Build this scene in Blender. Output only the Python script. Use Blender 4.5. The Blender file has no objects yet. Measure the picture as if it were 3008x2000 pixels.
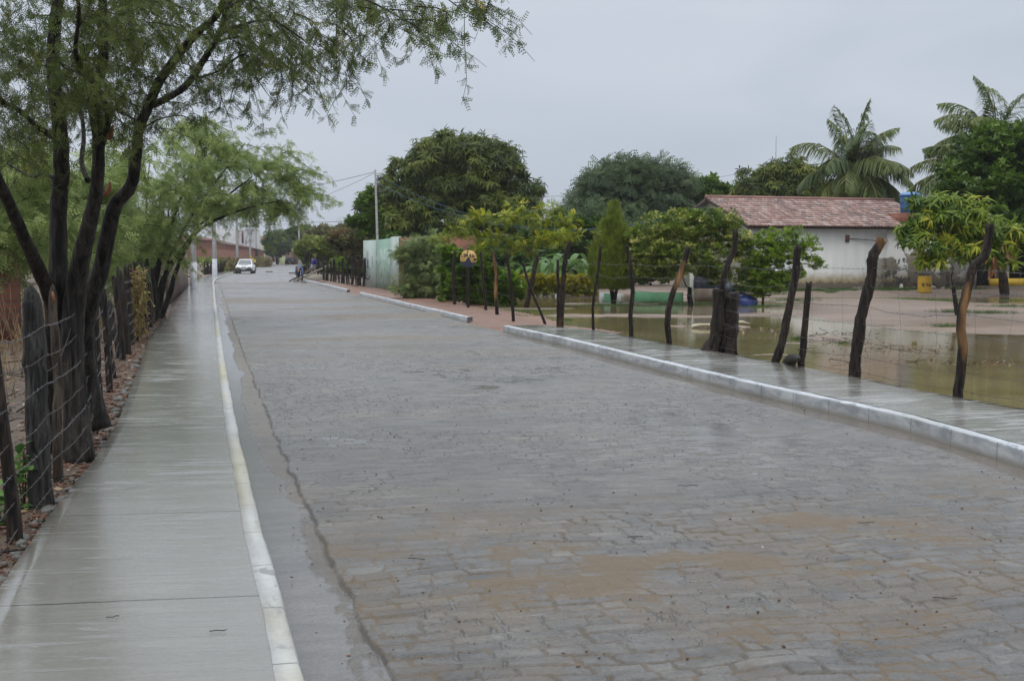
import bpy, math, random
import numpy as np
from mathutils import Vector, Matrix
from mathutils.geometry import tessellate_polygon
random.seed(7); rng = np.random.default_rng(7)
sc = bpy.context.scene
col = sc.collection
# ------------------------------------------------------------------ camera
F, CX, CY, HOR, H = 3700.0, 1504.0, 1000.0, 750.0, 1.75
TH = math.atan((CY - HOR) / F)
cam_d = bpy.data.cameras.new('camera'); cam = bpy.data.objects.new('camera', cam_d); col.objects.link(cam)
cam.location = (0, 0, H); cam.rotation_euler = (math.pi / 2 - TH, 0, 0)
cam_d.sensor_width = 36; cam_d.lens = F * 36 / 3008; cam_d.clip_end = 6000; cam_d.clip_start = 0.1
cam_d.dof.use_dof = True; cam_d.dof.focus_distance = 11; cam_d.dof.aperture_fstop = 18
sc.camera = cam
# ------------------------------------------------------------------ sky and light
SUN_EL, SUN_ROT = math.radians(58), math.radians(200)
w = bpy.data.worlds.new('World'); sc.world = w; w.use_nodes = True
nt = w.node_tree; nt.nodes.clear()
def wn(t, **k):
    n = nt.nodes.new(t)
    for a, b in k.items(): setattr(n, a, b)
    return n
sky = wn('ShaderNodeTexSky'); sky.sky_type = 'NISHITA'; sky.sun_disc = False
sky.sun_elevation = SUN_EL; sky.sun_rotation = SUN_ROT; sky.air_density = 1.5; sky.dust_density = 3
b1 = wn('ShaderNodeBackground'); b1.inputs[1].default_value = 0.07
tc = wn('ShaderNodeTexCoord'); sp = wn('ShaderNodeSeparateXYZ'); rp = wn('ShaderNodeValToRGB')
nt.links.new(tc.outputs['Generated'], sp.inputs[0]); nt.links.new(sp.outputs['Z'], rp.inputs[0])
cr = rp.color_ramp
cr.elements[0].position = 0.0; cr.elements[0].color = (.500, .560, .640, 1)
cr.elements[1].position = 1.0; cr.elements[1].color = (2.0, 2.05, 2.12, 1)
e = cr.elements.new(0.10); e.color = (.540, .602, .688, 1)
e = cr.elements.new(0.30); e.color = (.605, .655, .742, 1)
mp = wn('ShaderNodeMapping'); mp.inputs['Scale'].default_value = (1, 1, 3.5)
nz = wn('ShaderNodeTexNoise'); nz.inputs['Scale'].default_value = 2.6; nz.inputs['Detail'].default_value = 5; nz.inputs['Distortion'].default_value = .6; nz.inputs['Roughness'].default_value = .45
nt.links.new(tc.outputs['Generated'], mp.inputs[0]); nt.links.new(mp.outputs[0], nz.inputs['Vector'])
rz = wn('ShaderNodeValToRGB'); rz.color_ramp.elements[0].color = (.90, .915, .93, 1); rz.color_ramp.elements[1].color = (1.09, 1.07, 1.055, 1)
rz.color_ramp.elements[0].position = .3; rz.color_ramp.elements[1].position = .7
nt.links.new(nz.outputs['Fac'], rz.inputs[0])
mu = wn('ShaderNodeMix', data_type='RGBA', blend_type='MULTIPLY'); mu.inputs[0].default_value = 1
nt.links.new(rp.outputs[0], mu.inputs[6]); nt.links.new(rz.outputs[0], mu.inputs[7])
b2 = wn('ShaderNodeBackground'); b2.inputs[1].default_value = 1.06
ms = wn('ShaderNodeMixShader'); ms.inputs[0].default_value = .93; wo = wn('ShaderNodeOutputWorld')
nt.links.new(sky.outputs[0], b1.inputs[0]); nt.links.new(mu.outputs[2], b2.inputs[0])
nt.links.new(b1.outputs[0], ms.inputs[1]); nt.links.new(b2.outputs[0], ms.inputs[2]); nt.links.new(ms.outputs[0], wo.inputs[0])
sd = bpy.data.lights.new('sun', 'SUN'); sd.energy = .6; sd.angle = math.radians(25); sd.color = (1, .97, .92)
so = bpy.data.objects.new('sun', sd); col.objects.link(so); so.location = (0, 0, 50)
sdir = Vector((math.sin(SUN_ROT) * math.cos(SUN_EL), math.cos(SUN_ROT) * math.cos(SUN_EL), math.sin(SUN_EL)))
so.rotation_euler = sdir.to_track_quat('Z', 'Y').to_euler()
vs = sc.view_settings; vs.view_transform = 'Standard'; vs.look = 'None'; vs.gamma = 1; vs.exposure = 0.0; vs.use_curve_mapping = False

# ------------------------------------------------------------------ where a point of the photograph lies in the world
ct, st = math.cos(TH), math.sin(TH)
def ray(px, py):
    u = (px - CX) / F; v = (CY - py) / F
    return np.array([u, ct + v * st, -st + v * ct])
def G(px, py, z=0.0):
    d = ray(px, py); k = (z - H) / d[2]
    return np.array([d[0] * k, d[1] * k, z])
def P(px, py, Y):
    d = ray(px, py); k = Y / d[1]
    return np.array([d[0] * k, Y, H + d[2] * k])
def PX(Y): return F / Y / 1.0       # pixels of the photograph per metre at distance Y

# ------------------------------------------------------------------ object helpers
def tag(o, label=None, cat=None, group=None, kind=None):
    if label: o['label'] = label
    if cat: o['category'] = cat
    if group: o['group'] = group
    if kind: o['kind'] = kind
    return o
def empty(name, loc, label=None, cat=None, group=None, rz=0):
    o = bpy.data.objects.new(name, None); col.objects.link(o); o.location = tuple(float(c) for c in loc); o.rotation_euler = (0, 0, rz)
    o.empty_display_size = .2
    return tag(o, label, cat, group)
def mkmesh(name, V, F_, mat=None, parent=None, smooth=False, uv=None, attrs=None, label=None, world=True):
    """V (n,3) in world space (world=True) or in the frame of the thing's root; F_ a list of faces or an (m,k) array"""
    if world and parent is not None:
        r = parent
        while r.parent: r = r.parent
        if r.type == 'EMPTY': V = local(r, V)
    V = np.asarray(V, dtype=np.float32)
    me = bpy.data.meshes.new(name)
    if isinstance(F_, np.ndarray):
        m, k = F_.shape; idx = F_.astype(np.int32).ravel(); starts = np.arange(m, dtype=np.int32) * k
    else:
        m = len(F_); ln = np.array([len(f) for f in F_], dtype=np.int32)
        idx = np.fromiter((i for f in F_ for i in f), dtype=np.int32, count=int(ln.sum()))
        starts = np.concatenate([[0], np.cumsum(ln)[:-1]]).astype(np.int32) if m else np.zeros(0, np.int32)
    me.vertices.add(len(V)); me.vertices.foreach_set('co', V.ravel())
    me.loops.add(len(idx)); me.loops.foreach_set('vertex_index', idx)
    me.polygons.add(m); me.polygons.foreach_set('loop_start', starts)
    me.update(calc_edges=True)
    if smooth: me.polygons.foreach_set('use_smooth', np.ones(m, dtype=bool))
    if uv is not None:
        l = me.uv_layers.new(name='UVMap'); l.data.foreach_set('uv', np.asarray(uv, dtype=np.float32)[idx].ravel())
    if attrs:
        for a, vals in attrs.items():
            at = me.attributes.new(a, 'FLOAT', 'POINT'); at.data.foreach_set('value', np.asarray(vals, dtype=np.float32))
    me.validate(clean_customdata=False)
    o = bpy.data.objects.new(name, me); col.objects.link(o)
    if mat: me.materials.append(mat)
    if parent is not None:
        o.parent = parent
    if label: o['label'] = label
    return o
def local(root, V):
    """world points -> the frame of an (unrotated or z-rotated) root empty"""
    V = np.asarray(V, dtype=float) - np.array(root.location)
    a = -root.rotation_euler[2]; c, s = math.cos(a), math.sin(a)
    W = V.copy(); W[:, 0] = V[:, 0] * c - V[:, 1] * s; W[:, 1] = V[:, 0] * s + V[:, 1] * c
    return W
class MB:
    """collects simple shapes and links them as ONE mesh"""
    def __init__(s): s.V = []; s.F = []; s.M = Matrix.Identity(4)
    def add(s, vs, fs):
        n = len(s.V)
        for v in vs: s.V.append(tuple(s.M @ Vector(v)))
        for f in fs: s.F.append(tuple(i + n for i in f))
        return s
    def box(s, x0, x1, y0, y1, z0, z1, bev=0):
        if bev <= 0:
            return s.add([(x0, y0, z0), (x1, y0, z0), (x1, y1, z0), (x0, y1, z0), (x0, y0, z1), (x1, y0, z1), (x1, y1, z1), (x0, y1, z1)],
                  [(0, 3, 2, 1), (4, 5, 6, 7), (0, 1, 5, 4), (1, 2, 6, 5), (2, 3, 7, 6), (3, 0, 4, 7)])
        b = bev; vs = []; lev = [(z0, b), (z0 + b, 0), (z1 - b, 0), (z1, b)]
        for z, i in lev:
            a = b + i if False else 0
            q = i
            vs += [(x0 + b + q, y0 + q, z), (x1 - b - q, y0 + q, z), (x1 - q, y0 + b + q, z), (x1 - q, y1 - b - q, z),
                   (x1 - b - q, y1 - q, z), (x0 + b + q, y1 - q, z), (x0 + q, y1 - b - q, z), (x0 + q, y0 + b + q, z)]
        fs = [tuple(range(7, -1, -1)), tuple(range(24, 32))]
        for l in range(3):
            for k in range(8): fs.append((l * 8 + k, l * 8 + (k + 1) % 8, (l + 1) * 8 + (k + 1) % 8, (l + 1) * 8 + k))
        return s.add(vs, fs)
    def tube(s, pts, rad, n=8, cap=True):
        V_, F_ = tube_arrays(pts, rad, n, cap); return s.add([tuple(v) for v in V_], F_)
    def cyl(s, a, b, r, n=16, r2=None): return s.tube([a, b], [r, r if r2 is None else r2], n)
    def lathe(s, prof, n=24, c=(0, 0, 0)):
        vs = []; fs = []
        for r, z in prof:
            for k in range(n):
                a = 2 * math.pi * k / n; vs.append((c[0] + r * math.cos(a), c[1] + r * math.sin(a), c[2] + z))
        for i in range(len(prof) - 1):
            for k in range(n): fs.append((i * n + k, i * n + (k + 1) % n, (i + 1) * n + (k + 1) % n, (i + 1) * n + k))
        fs.append(tuple(range(n - 1, -1, -1))); fs.append(tuple(range((len(prof) - 1) * n, len(prof) * n)))
        return s.add(vs, fs)
    def prism(s, poly, y0, y1):
        """polygon in (x,z), pushed from y0 to y1"""
        n = len(poly); vs = [(x, y0, z) for x, z in poly] + [(x, y1, z) for x, z in poly]
        fs = [tuple(range(n)), tuple(range(2 * n - 1, n - 1, -1))] + [(k, k + n, (k + 1) % n + n, (k + 1) % n) for k in range(n)]
        return s.add(vs, fs)
    def build(s, name, mat, parent=None, smooth=False, label=None, world=True):
        return mkmesh(name, s.V, s.F, mat, parent, smooth, label=label, world=world)
def tube_arrays(pts, rad, n=8, cap=True, jit=0, seed=0):
    pts = np.asarray(pts, dtype=float); m = len(pts); rad = np.broadcast_to(np.asarray(rad, dtype=float), (m,))
    T = np.gradient(pts, axis=0) if m > 2 else np.tile(pts[-1] - pts[0], (m, 1))
    T /= np.linalg.norm(T, axis=1)[:, None] + 1e-9
    up = np.array([0, 0, 1.0]) if abs(T[0, 2]) < .9 else np.array([1.0, 0, 0])
    V_ = []; a = np.arange(n) * 2 * np.pi / n; A = np.cross(up, T[0]); A /= np.linalg.norm(A)
    r_ = np.random.default_rng(seed)
    for i in range(m):
        A = A - T[i] * A.dot(T[i]); A /= np.linalg.norm(A) + 1e-9; B = np.cross(T[i], A)
        rr = rad[i] * (1 + jit * (r_.random(n) - .5)) if jit else rad[i]
        V_.append(pts[i] + (np.cos(a) * rr)[:, None] * A + (np.sin(a) * rr)[:, None] * B)
    V_ = np.concatenate(V_)
    F_ = [(i * n + k, i * n + (k + 1) % n, (i + 1) * n + (k + 1) % n, (i + 1) * n + k) for i in range(m - 1) for k in range(n)]
    if cap: F_.append(tuple(range(n - 1, -1, -1))); F_.append(tuple(range((m - 1) * n, m * n)))
    return V_, F_
# ------------------------------------------------------------------ noise in numpy
def vnoise(x, y, seed=0):
    x = np.asarray(x, dtype=float); y = np.asarray(y, dtype=float)
    xi = np.floor(x).astype(np.int64); yi = np.floor(y).astype(np.int64); fx = x - xi; fy = y - yi
    fx = fx * fx * (3 - 2 * fx); fy = fy * fy * (3 - 2 * fy)
    def h(a, b): return hsh(a, b, seed)
    return (h(xi, yi) * (1 - fx) + h(xi + 1, yi) * fx) * (1 - fy) + (h(xi, yi + 1) * (1 - fx) + h(xi + 1, yi + 1) * fx) * fy
def hsh(a, b, seed=0):
    a = np.asarray(a).astype(np.uint64); b = np.asarray(b).astype(np.uint64)
    n = a * np.uint64(374761393) + b * np.uint64(668265263) + np.uint64(seed * 974711 + 12345)
    n = (n ^ (n >> np.uint64(13))) * np.uint64(1274126177); n = n ^ (n >> np.uint64(16))
    return (n & np.uint64(0xFFFFF)).astype(float) / float(0xFFFFF)
def fbm(x, y, oct_=4, seed=0, gain=.5):
    t = 0; a = 1; s = 0
    for o in range(oct_):
        t = t + a * vnoise(x * 2 ** o + 17.3 * o, y * 2 ** o + 9.1 * o, seed + o); s += a; a *= gain
    return t / s
def smooth(a, b, x):
    t = np.clip((x - a) / (b - a), 0, 1); return t * t * (3 - 2 * t)
# ------------------------------------------------------------------ materials
class NT:
    def __init__(s, name):
        s.m = bpy.data.materials.new(name); s.m.use_nodes = True; s.t = s.m.node_tree; s.t.nodes.clear()
        s.out = s.t.nodes.new('ShaderNodeOutputMaterial'); s.b = s.t.nodes.new('ShaderNodeBsdfPrincipled')
        s.t.links.new(s.b.outputs[0], s.out.inputs[0])
    def n(s, t, **k):
        nd = s.t.nodes.new(t)
        for a, b in k.items(): setattr(nd, a, b)
        return nd
    def l(s, a, b): s.t.links.new(a, b)
    def coord(s, kind='Object', scale=(1, 1, 1)):
        if kind == 'Position': o = s.n('ShaderNodeNewGeometry').outputs['Position']
        else: o = s.n('ShaderNodeTexCoord').outputs[kind]
        m = s.n('ShaderNodeMapping'); m.inputs['Scale'].default_value = scale; s.l(o, m.inputs[0]); return m.outputs[0]
    def noise(s, vec, scale=5, detail=4, rough=.55, dist=0):
        q = s.n('ShaderNodeTexNoise'); q.inputs['Scale'].default_value = scale; q.inputs['Detail'].default_value = detail
        q.inputs['Roughness'].default_value = rough; q.inputs['Distortion'].default_value = dist
        s.l(vec, q.inputs['Vector']); return q.outputs['Fac']
    def ramp(s, fac, stops):
        r = s.n('ShaderNodeValToRGB'); c = r.color_ramp
        while len(c.elements) > 1: c.elements.remove(c.elements[-1])
        for i, (p, v) in enumerate(stops):
            v = (v, v, v) if isinstance(v, (int, float)) else v
            el = c.elements[0] if i == 0 else c.elements.new(p)
            el.position = p; el.color = (*v, 1)
        s.l(fac, r.inputs[0]); return r.outputs[0]
    def mix(s, fac, a, b, mode='MIX'):
        q = s.n('ShaderNodeMix', data_type='RGBA', blend_type=mode)
        for k, v in ((0, fac), (6, a), (7, b)):
            if isinstance(v, (int, float)): q.inputs[k].default_value = v if k == 0 else (v, v, v, 1)
            elif isinstance(v, tuple): q.inputs[k].default_value = (*v, 1)
            else: s.l(v, q.inputs[k])
        return q.outputs[2]
    def math(s, op, a, b=0.0, clamp=False):
        q = s.n('ShaderNodeMath', operation=op); q.use_clamp = clamp
        for k, v in ((0, a), (1, b)):
            if isinstance(v, (int, float)): q.inputs[k].default_value = v
            else: s.l(v, q.inputs[k])
        return q.outputs[0]
    def attr(s, name): return s.n('ShaderNodeAttribute', attribute_name=name).outputs['Fac']
    def bump(s, h, strength=.3, dist=.02):
        q = s.n('ShaderNodeBump'); q.inputs['Strength'].default_value = strength; q.inputs['Distance'].default_value = dist
        s.l(h, q.inputs['Height']); s.l(q.outputs[0], s.b.inputs['Normal']); return q.outputs[0]
    def set(s, **k):
        for a, v in k.items():
            i = s.b.inputs[a.replace('_', ' ')]
            if isinstance(v, (int, float)): i.default_value = v
            elif isinstance(v, tuple): i.default_value = (*v, 1)
            else: s.l(v, i)
        return s
def plain(name, c1, c2=None, rough=.5, scale=6, metal=0, bump=0, stretch=(1, 1, 1), spec=.5, kind='Object', det=5):
    t = NT(name); c2 = c2 or tuple(x * .75 for x in c1)
    f = t.noise(t.coord(kind, stretch), scale, det)
    t.set(Base_Color=t.ramp(f, [(.3, c2), (.7, c1)]), Roughness=rough, Metallic=metal)
    t.b.inputs['Specular IOR Level'].default_value = spec
    if bump: t.bump(f, bump, .02)
    return t.m
def leafmat(name, dark, light, rough=.38, trans=.25, third=None):
    t = NT(name); a = t.attr('tint')
    st_ = [(0, dark), (1, light)] if third is None else [(0, dark), (.82, light), (.93, third), (1, third)]
    c = t.ramp(a, st_); t.set(Base_Color=c, Roughness=rough)
    t.b.inputs['Specular IOR Level'].default_value = .35
    tr = t.n('ShaderNodeBsdfTranslucent'); mx = t.n('ShaderNodeMixShader'); mx.inputs[0].default_value = trans
    t.l(c, tr.inputs[0]); t.l(t.b.outputs[0], mx.inputs[1]); t.l(tr.outputs[0], mx.inputs[2]); t.l(mx.outputs[0], t.out.inputs[0])
    return t.m
M = {}
# bark and posts
def barkmat(name, c1, c2, c3=None, scale=9, rough=.5):
    t = NT(name); v = t.coord('Object', (1, 1, .12))
    f = t.noise(v, scale * 3, 6, .65, .6); g = t.noise(t.coord('Object', (1, 1, .3)), 2.2, 3)
    c = t.mix(.75, t.ramp(f, [(.40, c1), (.60, c2)]), t.ramp(t.noise(t.coord('Object', (1, 1, .07)), 60, 4, .7), [(.40, .35), (.58, 1.35)]), 'MULTIPLY')
    if c3: c = t.mix(t.ramp(g, [(.56, 0), (.66, 1)]), c, t.ramp(f, [(.3, tuple(x * .35 for x in c3)), (.62, c3)]))
    t.set(Base_Color=c, Roughness=rough); t.b.inputs['Specular IOR Level'].default_value = .22; t.bump(f, 1.0, .045); return t.m
M['bark_dark'] = barkmat('dark_wet_bark', (.006, .005, .005), (.048, .041, .034), None, 6, .5)
M['bark_brown'] = barkmat('brown_bark', (.018, .013, .010), (.075, .055, .042), None, 6)
M['post'] = barkmat('weathered_post', (.006, .005, .0045), (.040, .029, .022), None, 8, .5)
M['post_tan'] = barkmat('split_post', (.007, .0055, .005), (.040, .028, .021), (.36, .19, .075), 8, .5)
M['post_grey'] = barkmat('grey_post', (.012, .012, .012), (.055, .052, .048), None, 9, .6)
M['stake'] = barkmat('brown_stake', (.030, .022, .016), (.095, .075, .058), None, 8, .6)
# foliage
M['mesquite_near'] = leafmat('mesquite_leaves', (.045, .072, .018), (.165, .21, .055), .5, .45, (.36, .30, .045))
M['mesquite_light'] = leafmat('light_mesquite_leaves', (.14, .21, .065), (.40, .48, .165), .5, .5)
M['mesquite_far'] = leafmat('far_mesquite_leaves', (.062, .10, .052), (.17, .235, .11), .6, .3)
M['mango'] = leafmat('mango_leaves', (.026, .050, .007), (.125, .165, .018), .42, .22, (.19, .21, .03))
M['mango_young'] = leafmat('young_mango_leaves', (0.043, 0.109, 0.014), (0.232, 0.319, 0.026), .4, .3, (0.435, 0.435, 0.043))
M['dense'] = leafmat('dense_leaves', (.026, .066, .012), (.13, .22, .028), .45, .25)
M['croton'] = leafmat('mottled_leaves', (.045, .10, .012), (.23, .31, .030), .4, .3, (.70, .64, .26))
M['bush'] = leafmat('bush_leaves', (.055, .13, .012), (.29, .42, .035), .4, .35)
M['grey_bush'] = leafmat('feathery_grey_leaves', (0.072, 0.123, 0.051), (0.290, 0.362, 0.131), .5, .3)
M['poinciana'] = leafmat('layered_leaves', (0.065, 0.123, 0.014), (0.319, 0.377, 0.032), .45, .35, (0.522, 0.493, 0.043))
M['cypress'] = leafmat('cypress_leaves', (.055, .10, .014), (.24, .30, .035), .5, .3)
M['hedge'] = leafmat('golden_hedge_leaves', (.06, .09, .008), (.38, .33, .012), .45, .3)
M['palm'] = leafmat('palm_leaves', (.065, .105, .030), (.24, .28, .07), .4, .3, (.46, .38, .06))
M['banana'] = leafmat('banana_leaves', (.05, .12, .03), (.15, .27, .07), .35, .35)
M['reddish'] = leafmat('reddish_leaves', (.085, .10, .040), (.25, .23, .10), .6, .3, (.36, .17, .10))
M['olive'] = leafmat('olive_leaves', (.080, .115, .030), (.26, .31, .07), .55, .3)
M['dryleaf'] = leafmat('dry_leaves', (.16, .07, .03), (.42, .20, .10), .6, .3)
M['vine'] = leafmat('dry_vine', (.10, .06, .025), (.34, .23, .09), .7, .2)
M['grass'] = leafmat('grass_blades', (.03, .07, .012), (.11, .20, .035), .5, .3)
# ================================================================== GROUND, ROAD, PAVEMENTS
HD = math.radians(14); UX, UY = -math.sin(HD), math.cos(HD)        # near heading of the road
def to_st(p): return p[0] * UX + p[1] * UY, p[0] * UY - p[1] * UX   # s along, t to the right
def from_st(s, t): return s * UX + t * UY, s * UY - t * UX
def pl(pts, z): return [G(x, y, z)[:2] for x, y in pts]
KL = pl([(873, 2000), (829, 1824), (778, 1646), (737, 1467), (709, 1352), (689, 1250), (672, 1148), (657, 1059), (645, 975), (634, 893), (629, 836),
         (634, 824), (650, 816), (687, 804), (742, 786), (789, 773), (810, 767), (822, 764)], 0)
d0 = (KL[1] - KL[0]); KL = [KL[0] - d0 * 8, KL[0] - d0 * 3] + KL
KR = pl([(2919, 1294), (2645, 1217), (2200, 1122), (1921, 1056), (1650, 991), (1478, 956)], .15) + \
     pl([(1372, 931), (1172, 886), (1056, 859), (1020, 850), (892, 820), (854, 807), (847, 794), (858, 786), (872, 779), (880, 774), (884, 770), (888, 766)], .15)
d0 = (KR[1] - KR[0]); d0 = d0 / np.linalg.norm(d0); KR = [KR[0] - d0 * 14, KR[0] - d0 * 4] + KR
KL = np.array(KL); KR = np.array(KR)
Lst = np.array([to_st(p) for p in KL]); Rst = np.array([to_st(p) for p in KR])
nl = int(np.argmax(Lst[:, 0] > 88)); SE = 84.0
def tL(s): return np.interp(s, Lst[:nl + 1, 0], Lst[:nl + 1, 1])
nr = int(np.argmax(Rst[:, 0] > 95))
def tR(s): return np.interp(s, Rst[:nr + 1, 0], Rst[:nr + 1, 1])
GUT = .37
# road material: wet granite setts, sand in the joints, water films
t = NT('wet_setts'); tint = t.attr('tint'); sand = t.attr('sand'); wat = t.attr('water'); jn = t.attr('joint')
pos = t.coord('Position'); fn = t.noise(pos, 55, 5, .7); mn = t.noise(pos, 1.1, 5, .6); fs = t.noise(pos, 200, 3, .8)
cmb = t.n('ShaderNodeCombineXYZ'); t.l(t.math('MULTIPLY', t.attr('rs'), 7.2), cmb.inputs[0]); t.l(t.math('MULTIPLY', t.attr('rt'), 2.6), cmb.inputs[1])
row = t.noise(cmb.outputs[0], 1, 5, .7, .2); cm2 = t.n('ShaderNodeCombineXYZ'); t.l(t.math('MULTIPLY', t.attr('rs'), .9), cm2.inputs[0]); t.l(t.math('MULTIPLY', t.attr('rt'), .35), cm2.inputs[1]); band_ = t.noise(cm2.outputs[0], 1, 5, .6)
stone = t.ramp(tint, [(0, (.118, .117, .114)), (.5, (.145, .142, .136)), (1, (.172, .167, .158))])
cm3 = t.n('ShaderNodeCombineXYZ'); t.l(t.math('MULTIPLY', t.attr('rs'), 8.5), cm3.inputs[0]); t.l(t.math('MULTIPLY', t.attr('rt'), 3.1), cm3.inputs[1]); dsh = t.noise(cm3.outputs[0], 1, 3, .75, .4); farm = t.ramp(t.math('DIVIDE', t.attr('rs'), 100), [(.10, 0), (.22, 1)])
stone = t.mix(farm, stone, t.mix(1, stone, t.ramp(dsh, [(.34, .30), (.45, 1.0), (.60, 1.1), (.70, 1.35)]), 'MULTIPLY'))
stone = t.mix(.85, stone, t.ramp(fn, [(.28, .55), (.72, 1.38)]), 'MULTIPLY'); stone = t.mix(.75, stone, t.ramp(fs, [(.36, .35), (.47, 1.0), (.7, 1.25)]), 'MULTIPLY'); stone = t.mix(.8, stone, t.ramp(row, [(.32, .62), (.62, 1.22)]), 'MULTIPLY'); stone = t.mix(.6, stone, t.ramp(band_, [(.32, (.72, .74, .78)), (.5, (1, 1, 1)), (.66, (1.25, 1.16, 1.02))]), 'MULTIPLY')
c = t.mix(t.math('MULTIPLY', jn, .92), stone, t.mix(fn, (.022, .020, .017), (.075, .066, .052)))
c = t.mix(t.math('MULTIPLY', sand, t.ramp(fs, [(.3, .65), (.6, 1)])), c, t.mix(t.ramp(fs, [(.36, 0), (.62, 1)]), (.070, .050, .028), (.215, .150, .078)))
c = t.mix(t.math('MULTIPLY', wat, .35), c, (.085, .080, .072))
rg = t.ramp(t.math('ADD', t.math('MULTIPLY', mn, .5), t.math('MULTIPLY', row, .5)), [(.36, .20), (.60, .48)])
rg = t.mix(jn, rg, (.5, .5, .5)); rg = t.mix(sand, rg, (.6, .6, .6)); rg = t.mix(wat, rg, (.11, .11, .11))
t.set(Base_Color=c, Roughness=rg); t.b.inputs['Specular IOR Level'].default_value = .6
bh = t.math('MULTIPLY', t.math('ADD', fn, t.math('MULTIPLY', fs, .6)), t.math('SUBTRACT', 1.0, t.math('MULTIPLY', wat, .93)))
t.bump(bh, .75, .014); M['setts'] = t.m
def sett_height(s, t_):
    """height, stone tint, joint, sand, water for each point of the near road"""
    ws = s + .30 * (fbm(t_ * .45, s * .3, 3, 3) - .5) * 2 + .035 * (vnoise(t_ * 1.7, s * 2.0, 2) - .5) + .05 * (vnoise(t_ * 3.3, s * 3.3, 5) - .5) + .022 * (vnoise(t_ * 11, s * 11, 6) - .5)
    wt = t_ + .07 * (vnoise(t_ * 4, s * 4, 9) - .5) + .025 * (vnoise(t_ * 12, s * 12, 10) - .5)
    rh = .126; q = ws / rh; r = np.floor(q); fv = q - r
    W = .165 + .09 * hsh(r, r * 0 + 3, 1)
    u = wt / W + hsh(r, r * 0, 2) * 7; k = np.floor(u)
    def bnd(kk): return kk + .75 * (hsh(r, kk, 4) - .5)
    b0 = bnd(k); lo = u < b0; k = np.where(lo, k - 1, k); b0 = bnd(k); b1 = bnd(k + 1)
    hi = u > b1; k = np.where(hi, k + 1, k); b0 = bnd(k); b1 = bnd(k + 1)
    du = np.minimum(u - b0, b1 - u) * W; dv = np.minimum(fv, 1 - fv) * rh
    d = np.minimum(du, dv) + .010 * (vnoise(s * 30, t_ * 30, 12) - .5) - .006 * hsh(k, r, 19)
    top = smooth(.000, .010, d); crk = smooth(.008, .002, np.abs(d - .002)) * smooth(.25, .6, vnoise(s * 7, t_ * 7, 28))
    sid = hsh(k, r, 7); sid2 = hsh(k, r, 8); fu = (u - b0) / (b1 - b0) - .5
    sunk = smooth(.35, .75, fbm(s * .7, t_ * .7, 4, 21))           # where the setts are buried in silt
    sh = .004 + .009 * sid ** 1.3 + .010 * (sid2 - .5) * fu + .012 * (hsh(k, r, 9) - .35) * (fv - .5)
    fine = .0045 * (fbm(s * 22, t_ * 12, 3, 14) - .5) + .003 * (fbm(s * 5, t_ * 4, 3, 18) - .5)
    h = top * sh - (1 - top) * .012 + fine; und = .016 * (fbm(s * .7, t_ * .35, 3, 22) - .5)
    sunk = sunk * (.55 + .45 * smooth(6.5, 10.0, s)) + .16; silt = -.0050 + .0150 * sunk; jo = crk * smooth(.0, -.004, silt - .006 - .5 * h + .006 * (hsh(k, r, 23) - .5)) ; jo = np.maximum(jo, (1 - top) * smooth(.006, -.002, silt - .003))
    buried = smooth(-.001, .0015, silt - h); h = np.maximum(h, silt); jo = jo * (1 - .70 * buried * hsh(k, r, 27))
    # sand in the foreground, lying between and over the lower stones
    sn = fbm(s * 1.1 + 4, t_ * 1.0, 5, 31, .62); near = np.exp(-((s - 6.1) / 2.1) ** 2); sl = -.0190 + .115 * (sn - .44) * (.14 + near) + .010 * near * smooth(-1.5, .5, t_)
    for px, py, rx, ry in ((1085, 1345, .30, .45), (960, 1425, .26, .36), (1180, 1100, .7, .9), (1380, 1075, 1.0, 1.1), (2200, 1650, .3, .3), (2985, 1640, .35, .35), (1780, 1190, .5, .6)):
        g = G(px, py); a, b = to_st(g); sl = sl + .022 * np.exp(-(((s - a) / ry) ** 2 + ((t_ - b) / rx) ** 2) * 1.5) * (.4 + sn)
    sandf = .9 * smooth(-.006, .006, sl - h + .006 * (fbm(s * 18, t_ * 18, 3, 33) - .5)); h = np.maximum(h, sl)
    # water films lying between the stones
    wn_ = fbm(s * .5, t_ * .8, 4, 41); reg = np.exp(-((s - 12.0) / 4.5) ** 2) + .45 * smooth(13, 20, s)
    wl = -.005 + .040 * (wn_ - .40) * (.30 + .9 * reg) + .0040 * reg; wat_ = smooth(-.0012, .0010, wl - h) * (1 - sandf); h = np.maximum(h, wl) + und
    tint_ = np.clip(.75 * hsh(k, r, 15) + .5 * fbm(s * 2.2, t_ * 2.2, 3, 16) - .12, 0, 1) * (1 - buried * .7) + .55 * buried * .7
    sandf = np.maximum(sandf, (buried * .42 + (1 - top) * .12 + .40 * smooth(.42, .62, fbm(s * 2.6, t_ * 2.2, 4, 37))) * smooth(9.6, 6.6, s + 2.4 * (sn - .5)) * (1 - wat_))
    return h, tint_, np.clip(jo, 0, 1), np.clip(sandf, 0, 1), wat_
def bump_h(s, t_):
    """the speed hump"""
    c0 = 34.0 + .35 * (t_ - 1)
    return .10 * smooth(-.9, -.35, s - c0) * smooth(2.2, .1, s - c0)
ss = []; s_ = 3.6
while s_ < SE: ss.append(s_); s_ += max(.013, .00042 * s_ * s_ * .62) if s_ < 26 else min(.8, .0016 * s_ * s_ * .3)
ss = np.array(ss + [SE]); NTc = 520
tt = np.linspace(0, 1, NTc)
Sg, Tg = np.meshgrid(ss, tt, indexing='ij'); a_ = tL(Sg); b_ = tR(Sg); Tg = a_ + Tg * (b_ - a_)
gd = Tg - a_; edge = GUT + .035 * (fbm(Sg * 3, Sg * 0, 3, 51) - .5) * 2
h, ti, jo, sa, wa = sett_height(Sg, Tg)
lodf = smooth(30, 16, Sg); far = 1 - lodf
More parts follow.
